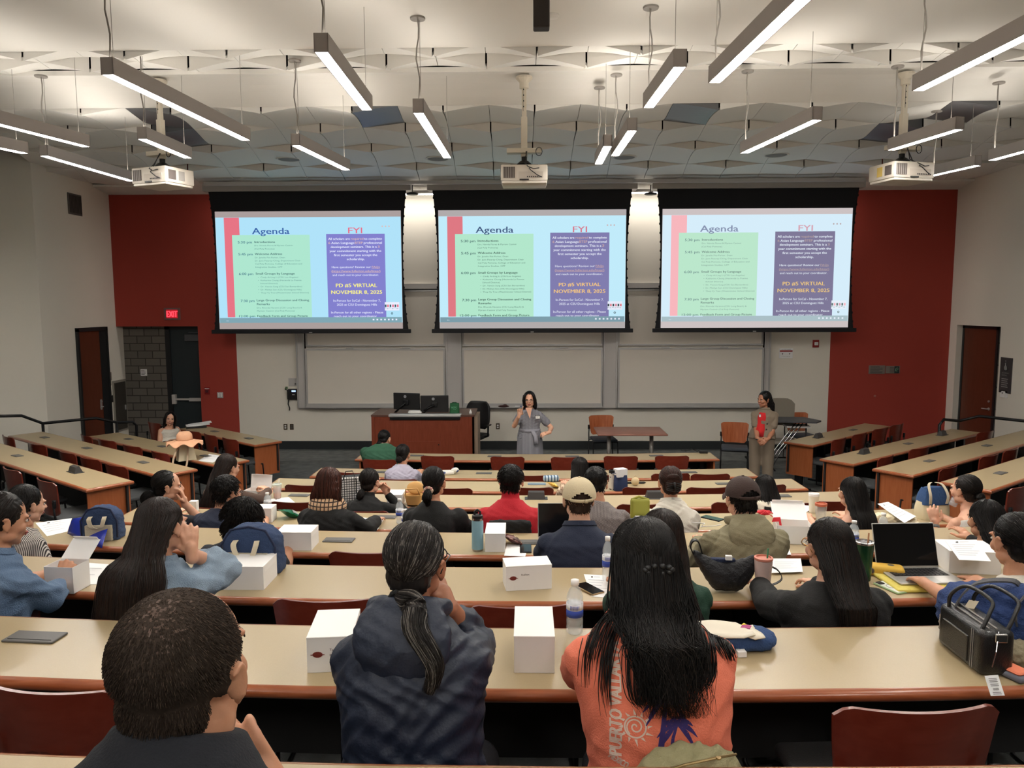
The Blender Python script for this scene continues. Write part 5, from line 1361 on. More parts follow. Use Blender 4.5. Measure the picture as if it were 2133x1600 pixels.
        for q in range(n):
            ph = rnd.uniform(-PI, PI); th = math.acos(rnd.uniform(-.35, 1)); 
            if abs(ph) > R(125) and th > R(62): continue
            p0_ = capp(th, ph, .99); v = (p0_ - capp(0, 0, .2)).normalized()
            fl = (A.to_3x3() @ Vector((math.sin(ph) * .4, -.3 * math.cos(ph) + .25, -.6))); 
            L_ = rnd.uniform(.5, 1.2) * length; pts = [p0_, p0_ + (v * .5 + fl * .5) * L_ * .5, p0_ + (v * .35 + fl * .9) * L_]
            strand(hm, pts, thick, pick())
    if front:
        for s in (-1, 1):
            pts0 = [A @ Vector((s * .02, .03, .125)), A @ Vector((s * .072, .055, .07)), A @ Vector((s * .086, .035, .0)), A @ Vector((s * .082, .02, -.07)), A @ Vector((s * .085, .005, -.14 if front is True else -front))]
            hm.tube(pts0, [.012, .022, .024, .024, .008], 10, 0)
            for q in range(12): o_ = Vector((rnd.uniform(-.02, .02), rnd.uniform(-.02, .02), 0)); strand(hm, [p_ + o_ for p_ in pts0], thick * 1.4, pick())
    if locks:
        from mathutils.bvhtree import BVHTree
        bm = bmesh.new(); bm.from_mesh(B.shirt.data); bvh = BVHTree.FromBMesh(bm); bm.free(); eye = B.MW @ Vector((0, 0, EYE))
        for lp, ln, sp in locks:
            base = sm([Vector((x_, y_, 0)) for x_, y_ in lp], 5); K = len(base)
            for q in range(ln):
                ox, oy = rnd.gauss(0, 1) * sp, rnd.uniform(-6, 6); en = int(K * rnd.uniform(.72, 1.0)); pts = []; lift = rnd.uniform(.004, .018); ph = rnd.uniform(0, 6)
                for i in range(en):
                    u = i / K; fx = base[i].x + ox * (.45 + .75 * math.sin(PI * min(1, u * .8 + .1))) + 3 * math.sin(i * .4 + ph); fy = base[i].y + oy
                    d_ = ray(fx, fy); hit = bvh.ray_cast(eye, d_.normalized(), 6)
                    if hit[0] is None:
                        if pts: pts.append(pts[-1] + Vector((0, 0, -.012)))
                        continue
                    w_ = hit[0] - d_.normalized() * lift - Vector(B.MW.translation); pts.append(w_)
                if len(pts) > 3: strand(hm, pts, thick * 1.25, pick())
    o = hm.build(name, mats, B.e, True)
    if tiec:
        tb = MB(); tb.M = B.MW; rr_ = 1.0
        for q in range(10): a = q * 2 * PI / 10; cpos = Vector(tie) + Vector((tiew[0] * math.cos(a), -.006, tiew[1] * math.sin(a))); tb.ell(tuple(cpos), (.009, .009, .008), 7, 0, A)
        tb.build('hair_tie', tiec, B.e, True)
    return o
def cap_hat(B, m, name='cap', back_open=True, tilt=0):
    A = B.A @ RX(R(tilt)); e = B.e; mb = MB(); mb.M = B.MW
    c = Vector((0, -.022, .036)); r = Vector((.096, .108, .104)); nu, nv = 48, 16
    P = []
    for j in range(nv + 1):
        th = R(3) + (R(94) - R(3)) * j / nv
        for i in range(nu):
            ph = 2 * PI * i / nu; seam = 1 + .006 * abs(math.sin(ph * 3)) ** .4
            P.append(tuple(c + Vector((math.sin(th) * math.sin(ph) * r.x, -math.sin(th) * math.cos(ph) * r.y, math.cos(th) * r.z)) * seam))
    fs = []
    for j in range(nv):
        for i in range(nu):
            ph = (i + .5) * 360 / nu; ph = ph - 360 if ph > 180 else ph; v = (j + .5) / nv
            if back_open and v > .70 and v < .93 and (ph / 34) ** 2 + ((v - .93) / .22) ** 2 < 1: continue
            fs.append((j * nu + i, j * nu + (i + 1) % nu, (j + 1) * nu + (i + 1) % nu, (j + 1) * nu + i))
    mb.add(P, fs, 0, A); mb.add([tuple(Vector(p) * 0.0 + c + (Vector(p) - c) * .97) for p in P], [f[::-1] for f in fs], 0, A)
    mb.ell((0, -.022, .141), (.009, .009, .005), 8, 0, A)
    def bill(u, v):
        t = R(-62 + 124 * u); return (.084 * math.sin(t) * (1 + .05 * v), .078 * math.cos(t) + .0 + v * .075 * math.cos(t * 1.1), .034 - .022 * v - .03 * math.sin(t) ** 2)
    mb.grid(bill, 16, 6, 0, A, (0, 0, -.004))
    mb.build(name, m, e, True)
    mb = MB(); mb.M = B.MW
    mb.strap([tuple(c + Vector((math.sin(R(t)) * r.x * 1.0, -math.cos(R(t)) * r.y * 1.0, -.004 - .0))) for t in range(-42, 43, 6)], .018, .003, (0, 0, 1), 0, A)
    mb.box(.012, .03, -.136, -.130, .022, .042, 0, A); mb.build('cap_strap', m, e, True)
# ================================================================== THE AUDIENCE
def cloth(name, c, **k):
    k.setdefault('rough', .85); k.setdefault('bump', .25); k.setdefault('bscale', 220); k.setdefault('var', .02)
    return mat(name, c, **k)
NAVYJ = cloth('jacket_navy', (24, 34, 54), rough=.55, bump=.12, bscale=90)
CORAL = cloth('tshirt_coral', (240, 130, 102), var=.03)
DENIM = cloth('denim_blue', (96, 120, 150), var=.10, vscale=5, bump=.5)
DENIM2 = cloth('denim_light', (138, 158, 178), var=.12, vscale=7, bump=.5)
BLACKC = cloth('black_cloth', (11, 11, 12))
NAVYT = cloth('navy_cloth', (32, 40, 62)); NAVYD = cloth('navy_dark', (24, 27, 38))
OLIVE = cloth('olive_fleece', (130, 122, 96)); CREAM = cloth('cream_cloth', (206, 196, 178)); WHITES = cloth('white_shirt', (214, 208, 196))
REDS = cloth('sweater_red', (186, 24, 40)); LAV = cloth('shirt_lavender', (168, 164, 180)); GREENS = cloth('tshirt_green', (40, 84, 62)); DGREEN = cloth('tshirt_dark_green', (26, 62, 46))
GREYK = cloth('grey_weave', (112, 104, 104), kind='check', vscale=90, c2=(128, 120, 118)); TANP = cloth('tan_plaid', (150, 120, 96), kind='plaid', vscale=7, c2=(206, 186, 160))
TAUPE = cloth('suit_taupe', (126, 112, 96)); REDB = cloth('blouse_red', (206, 34, 38)); PINSTR = cloth('dress_pinstripe', (96, 96, 106), kind='stripe', vscale=26, c2=(150, 150, 156)); STRIPE = cloth('shirt_striped', (60, 54, 54), kind='stripe', vscale=40, c2=(210, 204, 196))
GOLD = mat('gold_frame', (196, 150, 80), .25, metal=1); BLKF = mat('spectacle_black', (18, 18, 20), .3); SILV = mat('silver', (190, 190, 190), .25, metal=1)
# 1 man in the foreground, back of the head towards the camera
man = person('person with short dark hair and thinning crown in the nearest foreground, dark T-shirt', 386, 1394, 9, hyaw=-8, hpitch=-2, hroll=3, byaw=-8, nlift=.072, nfwd=.03, fem=False, skin=SK2, Y=1.02, floor=1.10, hip=(.04, -.05), bulk=1.06, chair=False, vox=.005,
    top=dict(m=cloth('tshirt_midnight', (16, 19, 28)), sleeve='short', wr=.004, loose=.018, vox=.008), arms={1: {'t': 'px', 'p': (572, 1640), 'Y': 1.13, 'hd': (-.55, -.1, .75), 'hu': (.3, -.9, .3), 'curl': .9, 'pole': (1, .3, -1)}, -1: {'t': 'lap'}},
    hair=dict(style='short', m=hairmat('hair_man_dark', (56, 46, 39), .9), m2=hairmat('hair_man_mid', (60, 49, 42), .8), m3=hairmat('hair_man_light', (88, 72, 61), .8), na=.25, n=13000, length=.009, thick=.00045, puffy=-.055, vx=.004, crown=((.012, -.075, .115), .042, skinmat('scalp', (84, 63, 53))), seed=3), face=dict(), ears=True)
# 2 woman in navy hooded jacket, grey ponytail
jw = person('person in a navy hooded jacket with a long grey streaked ponytail, elbow on the desk', 868, 1172, 8, hyaw=-16, hpitch=0, hroll=4, byaw=-4, nlift=.03, skin=SK4, Y=2.06, hip=(.02, -.04), bulk=1.08, chy=-.46, vox=.005,
    arms={1: {'t': 'head', 'p': (.075, .055, -.125), 'hd': (-.35, .5, .6), 'hu': (.6, -.2, .4), 'curl': .9, 'pole': (.35, .5, -1), 'l': 1.04}, -1: {'t': 'desk', 'x': .02, 'y': .06, 'pole': (-1, .2, -.3), 'hd': (.9, .4, 0), 'l': 1.05}},
    top=dict(m=NAVYJ, name='jacket', sleeve='threeq', loose=.034, wr=.013, freq=1.1, hood=True, vox=.008, seed=1.2, flare=.45, armk=1.1), face=dict(glasses=BLKF),
    hair=dict(style='pony', m=hairmat('hair_salt_pepper', (40, 36, 35), .38), m2=HCH, m3=HGR, n=1100, tie=(.004, -.118, -.055), thick=.0009, length=.4, tail_r=.028, tiec=BLACKC, seed=5,
    tail=[atY(862, 1262, 1.90), atY(866, 1310, 1.84), atY(905, 1385, 1.80), atY(893, 1445, 1.79)]))
# 3 woman in coral T-shirt, long black half-up hair
ow = person('person in a coral printed T-shirt with long black half tied hair', 1338, 1172, 8, hyaw=4, hpitch=6, hroll=0, byaw=2, skin=SK2, Y=2.04, nlift=.05, hip=(.04, -.06), bulk=1.2, chy=-.40, vox=.005,
    arms={1: {'t': 'desk', 'x': .10, 'y': .13, 'pole': (1.2, -.2, -.9), 'hd': (-.8, .5, 0), 'l': 1.0}, -1: {'t': 'desk', 'x': .08, 'y': .13, 'pole': (-1.2, -.2, -.9), 'hd': (.8, .5, 0), 'l': 1.0}},
    top=dict(m=CORAL, sleeve='elbow', loose=.020, wr=.007, freq=.8, vox=.008, seed=.4), face=dict(),
    hair=dict(style='half', m=HBLK, m2=HBLK2, m3=HBLK, length=.22, w0=.096, w1=.068, w2=.040, n=1000, thick=.0012, send=.52, locks=[([(1288, 1262), (1250, 1300), (1228, 1360), (1222, 1440)], 34, 7), ([(1300, 1270), (1275, 1330), (1262, 1420), (1268, 1500)], 22, 6), ([(1345, 1250), (1335, 1360), (1338, 1450), (1350, 1475)], 80, 12), ([(1375, 1250), (1390, 1340), (1400, 1430), (1394, 1460)], 90, 14), ([(1405, 1250), (1450, 1310), (1462, 1400), (1440, 1450)], 100, 11), ([(1410, 1255), (1490, 1310), (1512, 1350), (1525, 1385)], 60, 9)], tiew=(.034, .010), tie=(.012, -.128, .012), tiec=BLACKP, shift=.02, seed=7, wave=.07, back=.15, puffy=.03, cov=125))
# 4 denim shirt woman at the left edge
person('person in a blue denim shirt at the left edge eating from an open white box', 8, 1085, 7, hyaw=-42, hpitch=10, byaw=-24, skin=SK2, Y=3.18, hip=(-.05, -.05), bulk=1.12, vox=.006,
    arms={1: {'t': 'px', 'p': (128, 1218), 'Y': 3.50, 'pole': (1, -.4, -.6), 'hd': (.1, .35, .9), 'hu': (.2, -1, .2), 'curl': .9}, -1: {'t': 'desk'}}, top=dict(m=DENIM, sleeve='threeq', loose=.026, wr=.017, freq=.9, collar=True, seed=.7, armk=1.1), face=dict(),
    hair=dict(style='pony', m=HBLK2, m2=HDB, m3=HBLK, n=300, tie=(.02, -.10, -.07), tail_r=.03, length=.12, thick=.0014, puffy=.05))
# 5 girl with very long straight hair
person('person with very long straight dark hair over a light denim jacket, hand at the chin', 342, 1098, 7, hyaw=-22, hpitch=4, hroll=-4, byaw=-8, skin=SK1, Y=3.08, hip=(-.02, -.05), bulk=1.05, vox=.006,
    arms={1: {'t': 'head', 'p': (.095, .05, -.12), 'hd': (-.1, .1, 1), 'hu': (.5, -.8, 0), 'curl': .6, 'pole': (.25, .4, -1)}, -1: {'t': 'desk'}}, top=dict(m=DENIM2, name='jacket', sleeve='threeq', loose=.034, wr=.019, freq=.9, collar=True, armk=1.25, seed=2.1), face=dict(),
    hair=dict(style='long', m=hairmat('hair_espresso', (36, 29, 27), .36), m2=HDB, m3=HBLK2, length=.50, w0=.092, w1=.150, w2=.135, n=1500, thick=.0013, back=.145, puffy=.02, seed=11, wave=.02, cov=120))
# 6 woman in black sweater
person('person in a black sweater with round gold glasses beside the green tumbler', 1722, 1140, 7, hyaw=14, hpitch=4, byaw=6, skin=SK1, Y=3.08, hip=(0, -.06), bulk=1.22, vox=.006,
    arms={0: {'t': 'desk', 'x': .14}}, top=dict(m=BLACKC, name='sweater', sleeve='long', loose=.026, wr=.004, armk=1.15), face=dict(glasses=GOLD),
    hair=dict(style='half', m=HBLK2, m2=HBLK, m3=HDB, length=.20, w0=.086, w1=.075, w2=.055, n=650, thick=.0013, tie=(.01, -.118, .02), back=.125, seed=13, shift=.0, puffy=.0))
# 7 woman at the right edge, white shirt
person('person with dark pinned hair and a white blouse at the right edge', 2112, 1128, 7, hyaw=8, hpitch=8, byaw=14, skin=SK2, Y=3.12, hip=(.03, -.05), vox=.006,
    top=dict(m=WHITES, sleeve='short', loose=.02, wr=.006, freq=1.3), face=dict(), hair=dict(style='bun', m=HBLK, m2=HBLK2, n=350, bun=[((0, -.115, .0), (.05, .035, .05))], thick=.0013))
# 8 woman with white hair clip
person('person with a white hair clip in long black hair, right side of the sixth row', 2050, 1085, 6, hyaw=6, hpitch=4, byaw=8, skin=SK2, hip=(0, -.02), top=dict(m=BLACKC, sleeve='long', loose=.02), face=dict(),
    hair=dict(style='long', m=HBLK, m2=HBLK2, length=.28, w0=.09, w1=.09, w2=.07, n=260, thick=.0015, seed=17, puffy=.03))
# 9 tank top woman with ribbon
tk = person('person in a tank top with a watch, dark hair tied with a cream ribbon', 2010, 1022, 5, hyaw=26, hpitch=2, byaw=14, skin=SK1, vox=.006, hip=(.02, 0),
    arms={-1: {'t': 'px', 'p': (1948, 1092), 'Y': 5.62, 'hd': (-.2, .1, 1), 'hu': (-.5, -.8, 0), 'curl': .45, 'pole': (-.4, -.3, -1)}, 1: {'t': 'desk', 'x': .05}},
    top=dict(m=cloth('tank_white', (200, 194, 186)), name='tank_top', sleeve='none', loose=.006, top_s=.87, wr=.002), face=dict(), hair=dict(style='bun', m=HBLK2, m2=HBLK, n=250, tie=(.0, -.115, -.02), bun=[((0, -.118, -.03), (.035, .03, .035))], thick=.0014))
# 10 long black hair
person('person with straight waist long black hair and a bare shoulder, fifth row right', 1772, 1028, 5, hyaw=12, hpitch=2, byaw=8, skin=SK1, hip=(0, 0), top=dict(m=BLACKC, sleeve='none', loose=.008, top_s=.87), face=dict(),
    hair=dict(style='long', m=HBLK, m2=HBLK2, length=.40, w0=.088, w1=.092, w2=.09, n=320, thick=.0016, seed=19, back=.12))
# 11 cream hoodie
person('person in a cream hooded top with shoulder long black hair, fourth row right', 1590, 1018, 4, hyaw=14, hpitch=4, byaw=8, skin=SK3, top=dict(m=CREAM, name='hooded_top', sleeve='long', loose=.03, wr=.006, hood=True), face=dict(), hair=dict(style='long', m=HBLK, m2=HBLK2, length=.10, w0=.092, w1=.085, w2=.06, n=200, thick=.0017, seed=23))
# 12 brown cap
bc = person('person in an olive hoodie and a brown cap worn forwards', 1543, 1040, 6, hyaw=14, hpitch=2, byaw=4, fem=False, skin=SK1, bulk=1.05, vox=.006, hip=(.0, 0), top=dict(m=OLIVE, name='hoodie', sleeve='long', loose=.034, wr=.010, freq=1.1, hood=True, armk=1.1, seed=.9), face=dict(),
    hair=dict(style='short', m=HBLK, m2=HBLK2, n=900, length=.02, thick=.0014, puffy=-.04))
cap_hat(bc, cloth('cap_brown', (60, 44, 40)))
# 13 white shirt, claw clip
wc = person('person in a white collared shirt with hair up in a claw clip', 1395, 1005, 5, hyaw=4, hpitch=2, byaw=2, skin=SK2, top=dict(m=WHITES, sleeve='long', loose=.03, wr=.010, freq=1.2, collar=True, armk=1.1, seed=1.9), face=dict(),
    hair=dict(style='bun', m=HDB, m2=HBR, n=420, bun=[((.0, -.105, -.005), (.055, .03, .065)), ((.0, -.10, .055), (.045, .03, .03))], thick=.0014, seed=29))
mb = MB(); mb.M = wc.MW
for s in (-1, 1):
    for q in range(5): mb.tube([(s * .052, -.112, .02 - .012 * q), (s * .04, -.14, .02 - .013 * q), (s * .012, -.148, .018 - .013 * q)], .0032, 6, 0, wc.A)
mb.tube([(-.005, -.15, .03), (.005, -.152, -.04)], .007, 8, 0, wc.A); mb.build('claw_clip', BLACKP, wc.e, True)
# 14 cream cap
cc = person('person in a navy polo shirt and a cream cap with a back strap', 1205, 1042, 6, hyaw=6, hpitch=-2, byaw=0, fem=False, skin=SK3, bulk=1.03, vox=.006, hip=(.0, 0), Y=4.24, top=dict(m=NAVYT, name='polo_shirt', sleeve='short', loose=.022, wr=.005, collar=True), face=dict(),
    hair=dict(style='short', m=hairmat('hair_buzz_brown', (62, 46, 38), .8), n=700, length=.010, thick=.0012, puffy=-.09))
cap_hat(cc, cloth('cap_cream', (214, 198, 164)))
# 15 grey weave top behind the cream cap
person('person in a grey woven top mostly hidden behind the cream cap', 1240, 1008, 5, hyaw=0, hpitch=14, byaw=-6, skin=SK1, fem=False, hip=(.06, 0), top=dict(m=GREYK, name='top', sleeve='elbow', loose=.024, wr=.005), face=dict(), hair=dict(style='short', m=HBLK, n=300, length=.02, puffy=-.02))
# 16 red sweater
rs = person('person in a red high neck sweater with short black hair', 1065, 1002, 5, hyaw=-10, hpitch=0, byaw=-2, fem=False, skin=SK1, bulk=1.02, top=dict(m=REDS, name='sweater', sleeve='long', loose=.022, wr=.004, neck=.55, freq=.9), face=dict(), hair=dict(style='short', m=HBLK, m2=HBLK2, n=1200, length=.022, thick=.0014, puffy=.0))
# 17 plaid long hair third row
person('person with straight black hair over a tan plaid shirt, third row', 1207, 977, 3, hyaw=0, hpitch=2, byaw=0, skin=SK1, top=dict(m=TANP, sleeve='long', loose=.028, wr=.005), face=dict(), hair=dict(style='long', m=HBLK, m2=HBLK2, length=.22, w0=.090, w1=.095, w2=.08, n=200, thick=.002, seed=31, back=.12))
# 18 puff sleeves
ps = person('person in a black puff sleeve blouse with a floral scrunchie', 905, 1006, 5, hyaw=-14, hpitch=4, byaw=-4, skin=SK2, arms={1: {'t': 'desk', 'x': .24, 'y': .02, 'pole': (1, -.6, -.5), 'hd': (-.7, .7, 0)}, -1: {'t': 'desk'}}, top=dict(m=BLACKC, name='blouse', sleeve='short', puff=True, loose=.018, wr=.003), face=dict(),
    hair=dict(style='pony', m=HBLK, m2=HBLK2, n=300, tie=(.0, -.112, -.035), length=.13, tail_r=.03, thick=.0015))
mb = MB(); mb.M = ps.MW
for q in range(9): a = q * 2 * PI / 9; mb.ell((.024 * math.cos(a), -.118, -.035 + .018 * math.sin(a)), (.014, .012, .013), 8, q % 2, ps.A)
mb.build('scrunchie', [cloth('scrunchie_beige', (208, 180, 160)), cloth('scrunchie_rose', (180, 130, 124))], ps.e, True)
# 19 black turtleneck
person('person in a black high neck top with a low ponytail, fourth row, eating', 772, 1004, 4, hyaw=-24, hpitch=6, byaw=-8, skin=SK1, arms={1: {'t': 'head', 'p': (.09, .14, -.12), 'hd': (-.4, .1, .8), 'curl': .8, 'pole': (.8, 0, -1)}}, top=dict(m=BLACKC, sleeve='long', loose=.018, neck=.4, wr=.003), face=dict(),
    hair=dict(style='pony', m=HBLK2, m2=HBLK, n=220, tie=(-.01, -.10, -.06), length=.16, tail_r=.028, thick=.0017))
# 20 lavender shirt
person('person in a pale lavender shirt with a low black bun, second row', 840, 947, 2, hyaw=-12, hpitch=12, byaw=-2, skin=SK2, top=dict(m=LAV, sleeve='elbow', loose=.03, wr=.008, freq=1.3), face=dict(), hair=dict(style='bun', m=HBLK2, m2=HBLK, n=160, bun=[((-.01, -.10, -.065), (.04, .03, .04))], thick=.002))
# 21 green T-shirt
person('person in a dark green T-shirt with a short ponytail, at the front desk', 801, 915, 1, hyaw=-18, hpitch=22, byaw=0, fem=False, skin=SK1, nlift=.07, bulk=1.42, top=dict(m=GREENS, sleeve='short', loose=.02, wr=.007, freq=.8), face=dict(), hair=dict(style='pony', m=HBLK, n=120, tie=(-.01, -.10, -.05), length=.09, tail_r=.028, thick=.002))
# 22 brown bob, checked scarf
sc = person('person with reddish brown shoulder hair, black coat and a checked scarf', 688, 1010, 5, hyaw=-10, hpitch=4, byaw=-6, skin=SK1, bulk=1.06, arms={1: {'t': 'desk', 'x': .26, 'y': .10}}, top=dict(m=BLACKC, name='coat', sleeve='long', loose=.036, wr=.007, armk=1.1), face=dict(),
    hair=dict(style='bob', m=HBR, m2=hairmat('hair_auburn', (84, 46, 36), .4), m3=HDB, length=.12, w0=.098, w1=.105, n=520, thick=.0016, puffy=.06, seed=37, wave=.02))
mb = MB(); mb.M = sc.MW; p_, r_, f_, u_ = frame_at(sc, .93)
def scf(u, v):
    t = R(-240 + 300 * u); k = .105 + .035 * math.sin(PI * v); return p_ + r_ * (k * math.cos(t)) + f_ * (k * .85 * math.sin(t) - .01) + u_ * (.07 - .12 * v - .05 * max(0, -math.sin(t)) * v + .008 * math.sin(u * 22 + v * 5))
mb.grid(scf, 40, 10, thick=(0, 0, .008)); mb.build('scarf', cloth('scarf_check', (52, 40, 36), kind='plaid', vscale=11, c2=(206, 170, 136)), sc.e, True)
# 23 messy hair, navy shirt
person('person with messy black hair and a navy shirt behind the blue bag', 506, 1085, 6, hyaw=-16, hpitch=20, hroll=8, byaw=-10, fem=False, skin=SK2, hip=(-.03, 0), vox=.006, top=dict(m=NAVYD, sleeve='short', loose=.024, wr=.006), face=dict(), hair=dict(style='short', m=HBLK, m2=HBLK2, n=2600, length=.045, thick=.0014, puffy=.13))
# 24 man with glasses navy tee
person('person with thick black hair and glasses in a navy T-shirt, fifth row left', 474, 1026, 5, hyaw=-38, hpitch=10, byaw=-14, fem=False, skin=SK1, hip=(-.03, 0), top=dict(m=NAVYT, sleeve='short', loose=.02, wr=.005), face=dict(glasses=BLKF), hair=dict(style='short', m=HBLK, m2=HBLK2, n=900, length=.03, thick=.0016, puffy=.06))
# 25 long brown hair girl eating a sandwich
person('person with long dark brown hair and a brown top holding a snack, fourth row left', 476, 975, 4, hyaw=-34, hpitch=10, byaw=-16, skin=SK1, hip=(-.03, 0), arms={1: {'t': 'px', 'p': (560, 1022), 'Y': 7.0, 'hd': (-.7, .3, .3), 'curl': .7, 'pole': (.8, -.4, -1)}, -1: {'t': 'desk', 'x': -.05, 'y': .15}}, top=dict(m=cloth('knit_brown', (82, 62, 52)), sleeve='long', loose=.022, wr=.004), face=dict(),
    hair=dict(style='long', m=HDB, m2=HBLK2, length=.36, w0=.090, w1=.085, w2=.08, n=320, thick=.0018, seed=41, back=.12, shift=-.04))
# 26 hand on chin
person('person in a navy T-shirt resting the chin on one hand, dark ponytail', 350, 1014, 5, hyaw=-62, hpitch=4, byaw=-26, skin=SK1, vox=.006, hip=(-.04, 0), arms={1: {'t': 'head', 'p': (.02, .115, -.125), 'hd': (-.1, -.1, 1), 'hu': (.8, .3, 0), 'curl': .4, 'pole': (.5, .6, -1)}, -1: {'t': 'desk'}}, top=dict(m=NAVYD, sleeve='short', loose=.018, wr=.003), face=dict(),
    hair=dict(style='pony', m=HBLK, m2=HBLK2, n=300, tie=(.0, -.112, -.03), length=.2, tail_r=.032, thick=.0015))
# 27 striped shirt behind the denim shirt
person('person with long black hair and a striped top behind the denim shirt', 58, 1052, 6, hyaw=-30, hpitch=8, byaw=-16, skin=SK3, hip=(-.03, 0), arms={1: {'t': 'lap'}, -1: {'t': 'lap'}}, top=dict(m=STRIPE, sleeve='long', loose=.026, wr=.004), face=dict(), hair=dict(style='long', m=HBLK, m2=HBLK2, length=.26, w0=.088, w1=.075, w2=.05, n=240, thick=.0016, seed=43))
# 28 dark green T-shirt
person('person in a dark green T-shirt with long dark hair, half hidden by the coral T-shirt', 1378, 1120, 7, hyaw=-4, hpitch=4, byaw=-4, skin=SK2, Y=3.14, hip=(.02, -.03), top=dict(m=DGREEN, sleeve='elbow', loose=.022, wr=.005), face=dict(), hair=dict(style='long', m=HBLK2, m2=HDB, length=.34, w0=.088, w1=.09, w2=.08, n=500, thick=.0014, seed=47, back=.125, shift=.08))
# 29 woman at the left desk by the exit door, facing the room
a_, b_, pn_, rz_, _t = SIDES['L1']
sl = person('person in a white sleeveless blouse seated at the angled desk by the exit door, smiling', 354, 873, 0, hyaw=-150, hpitch=2, hroll=-8, byaw=-128, skin=SK1, Y=12.75, floor=0, hip=(-.05, 0), arms={-1: {'t': 'lap'}, 1: {'t': 'lap'}}, top=dict(m=WHITES, name='blouse', sleeve='none', loose=.014, wr=.006, freq=1.4, top_s=.93), face=dict(smile=True), hair=dict(style='long', m=HBLK, m2=HBLK2, length=.08, w0=.088, w1=.085, w2=.06, n=160, thick=.002, front=.16, seed=51), chair=False)
# 30 speaker
sp = person('person speaking at the front in a grey striped dress, glasses, one finger raised', 1103, 833, 0, hyaw=176, hpitch=2, hroll=3, byaw=178, skin=SK1, Y=11.3, floor=0, stand=True, legs=(60, 60, 66), vox=.005, bulk=.98, chair=False, group='presenters',
    arms={1: {'t': 'px', 'p': (1081, 866), 'Y': 11.0, 'hd': (.15, -.1, 1), 'hu': (0, 1, .2), 'curl': .85, 'point': (0,), 'pole': (.5, -.2, -1)}, -1: {'t': 'abs', 'p': (.33, 11.08, 1.02), 'hd': (-.9, -.2, -.2), 'hu': (.1, -.5, .8), 'curl': .6, 'pole': (-.6, -.9, -.3)}},
    top=dict(m=PINSTR, name='dress_bodice', sleeve='short', loose=.018, wr=.008, freq=1.6), face=dict(glasses=BLKF, smile=False), hair=dict(style='bob', m=HBLK, m2=HBLK2, length=.09, w0=.088, w1=.092, n=260, thick=.0016, front=.15))
mb = MB(); mb.M = sp.MW; c_ = sp.hip
out = []
for z, w, d in ((1.02, .150, .115), (.98, .165, .13), (.88, .19, .155), (.6, .205, .17), (.28, .225, .19), (.22, .228, .19)):
    out.append([(c_.x + w * math.cos(t) * (1 + .03 * math.cos(t * 9)), c_.y + d * math.sin(t) * (1 + .05 * math.cos(t * 9)), z) for t in [2 * PI * q / 72 for q in range(72)]])
mb.rings(out); mb.build('skirt', PINSTR, sp.e, True)
mb = MB(); mb.M = sp.MW; mb.rings([[(c_.x + .158 * math.cos(t), c_.y + .128 * math.sin(t), z) for t in [2 * PI * q / 32 for q in range(32)]] for z in (1.0, 1.05)]); mb.strap([(c_.x + .05, c_.y - .14, 1.03), (c_.x + .09, c_.y - .17, .95), (c_.x + .10, c_.y - .18, .84)], .06, .008, (1, 0, 0)); mb.build('waist_sash', cloth('sash_grey', (150, 150, 160)), sp.e, True)
def badge(B, px, py, Y, w, h, lab):
    p = atY(px, py, Y); mb = MB(); mb.M = B.MW; mb.box(p.x - w / 2, p.x + w / 2, p.y, p.y + .004, p.z - h / 2, p.z + h / 2, 1); mb.box(p.x - w * .42, p.x + w * .42, p.y - .001, p.y, p.z - h * .38, p.z + h * .34, 0)
    for q in range(2): mb.box(p.x - w * .3, p.x + w * (.25 - .1 * q), p.y - .002, p.y - .001, p.z + h * (.12 - .2 * q), p.z + h * (.17 - .2 * q), 1)
    mb.build('name_badge', [WHITEC, BLACKP], B.e)
badge(sp, 1120, 869, 11.165, .075, .06, '')
# V-neck skin
mb = MB(); mb.M = sp.MW; a = atY(1101, 850, 11.17); mb.add([(a.x - .045, 11.185, a.z), (a.x + .05, 11.185, a.z), (a.x + .02, 11.155, a.z - .16)], [(0, 1, 2)]); mb.add([(a.x - .045, 11.19, a.z), (a.x + .05, 11.19, a.z), (a.x + .02, 11.16, a.z - .16)], [(2, 1, 0)]); mb.build('neckline', SK1, sp.e)
# 31 woman in taupe suit
tw = person('person in a taupe suit and red blouse standing with clasped hands, smiling to the left', 1591, 833, 0, hyaw=118, hpitch=2, byaw=160, skin=SK4, Y=11.3, floor=0, stand=True, legs=(126, 112, 96), vox=.005, bulk=1.0, chair=False, group='presenters', hip=(-.01, 0),
    arms={1: {'t': 'px', 'p': (1578, 914), 'Y': 11.03, 'hd': (.6, -.2, -.7), 'hu': (-.3, -1, .3), 'curl': .6, 'pole': (.1, -1, -.2)}, -1: {'t': 'px', 'p': (1600, 914), 'Y': 11.01, 'hd': (-.75, -.1, -.5), 'hu': (.2, -1, .5), 'curl': .6, 'pole': (-.2, -1, -.2)}},
    top=dict(m=TAUPE, name='suit_jacket', sleeve='short', loose=.022, wr=.005, collar=True), face=dict(smile=True), hair=dict(style='bob', m=HBLK, m2=HBLK2, length=.20, w0=.094, w1=.100, n=260, thick=.0018, puffy=.04, seed=57))
p_, r_, f_, u_ = frame_at(tw, .6)
mb = MB(); mb.M = tw.MW
ps_ = []
for s_, w in ((.06, .055), (.3, .06), (.5, .05), (.7, .06), (.9, .04)):
    p_, r_, f_, u_ = frame_at(tw, s_); d = [x for x in FEM if x[0] <= s_ + .01][-1][2] + .024; c_ = p_ + f_ * d + r_ * .03; ps_.append([tuple(c_ - r_ * w), tuple(c_ + r_ * w), tuple(c_ + r_ * w - f_ * .03), tuple(c_ - r_ * w - f_ * .03)])
mb.rings(ps_); mb.build('blouse', REDB, tw.e, True)
mb = MB(); mb.M = tw.MW
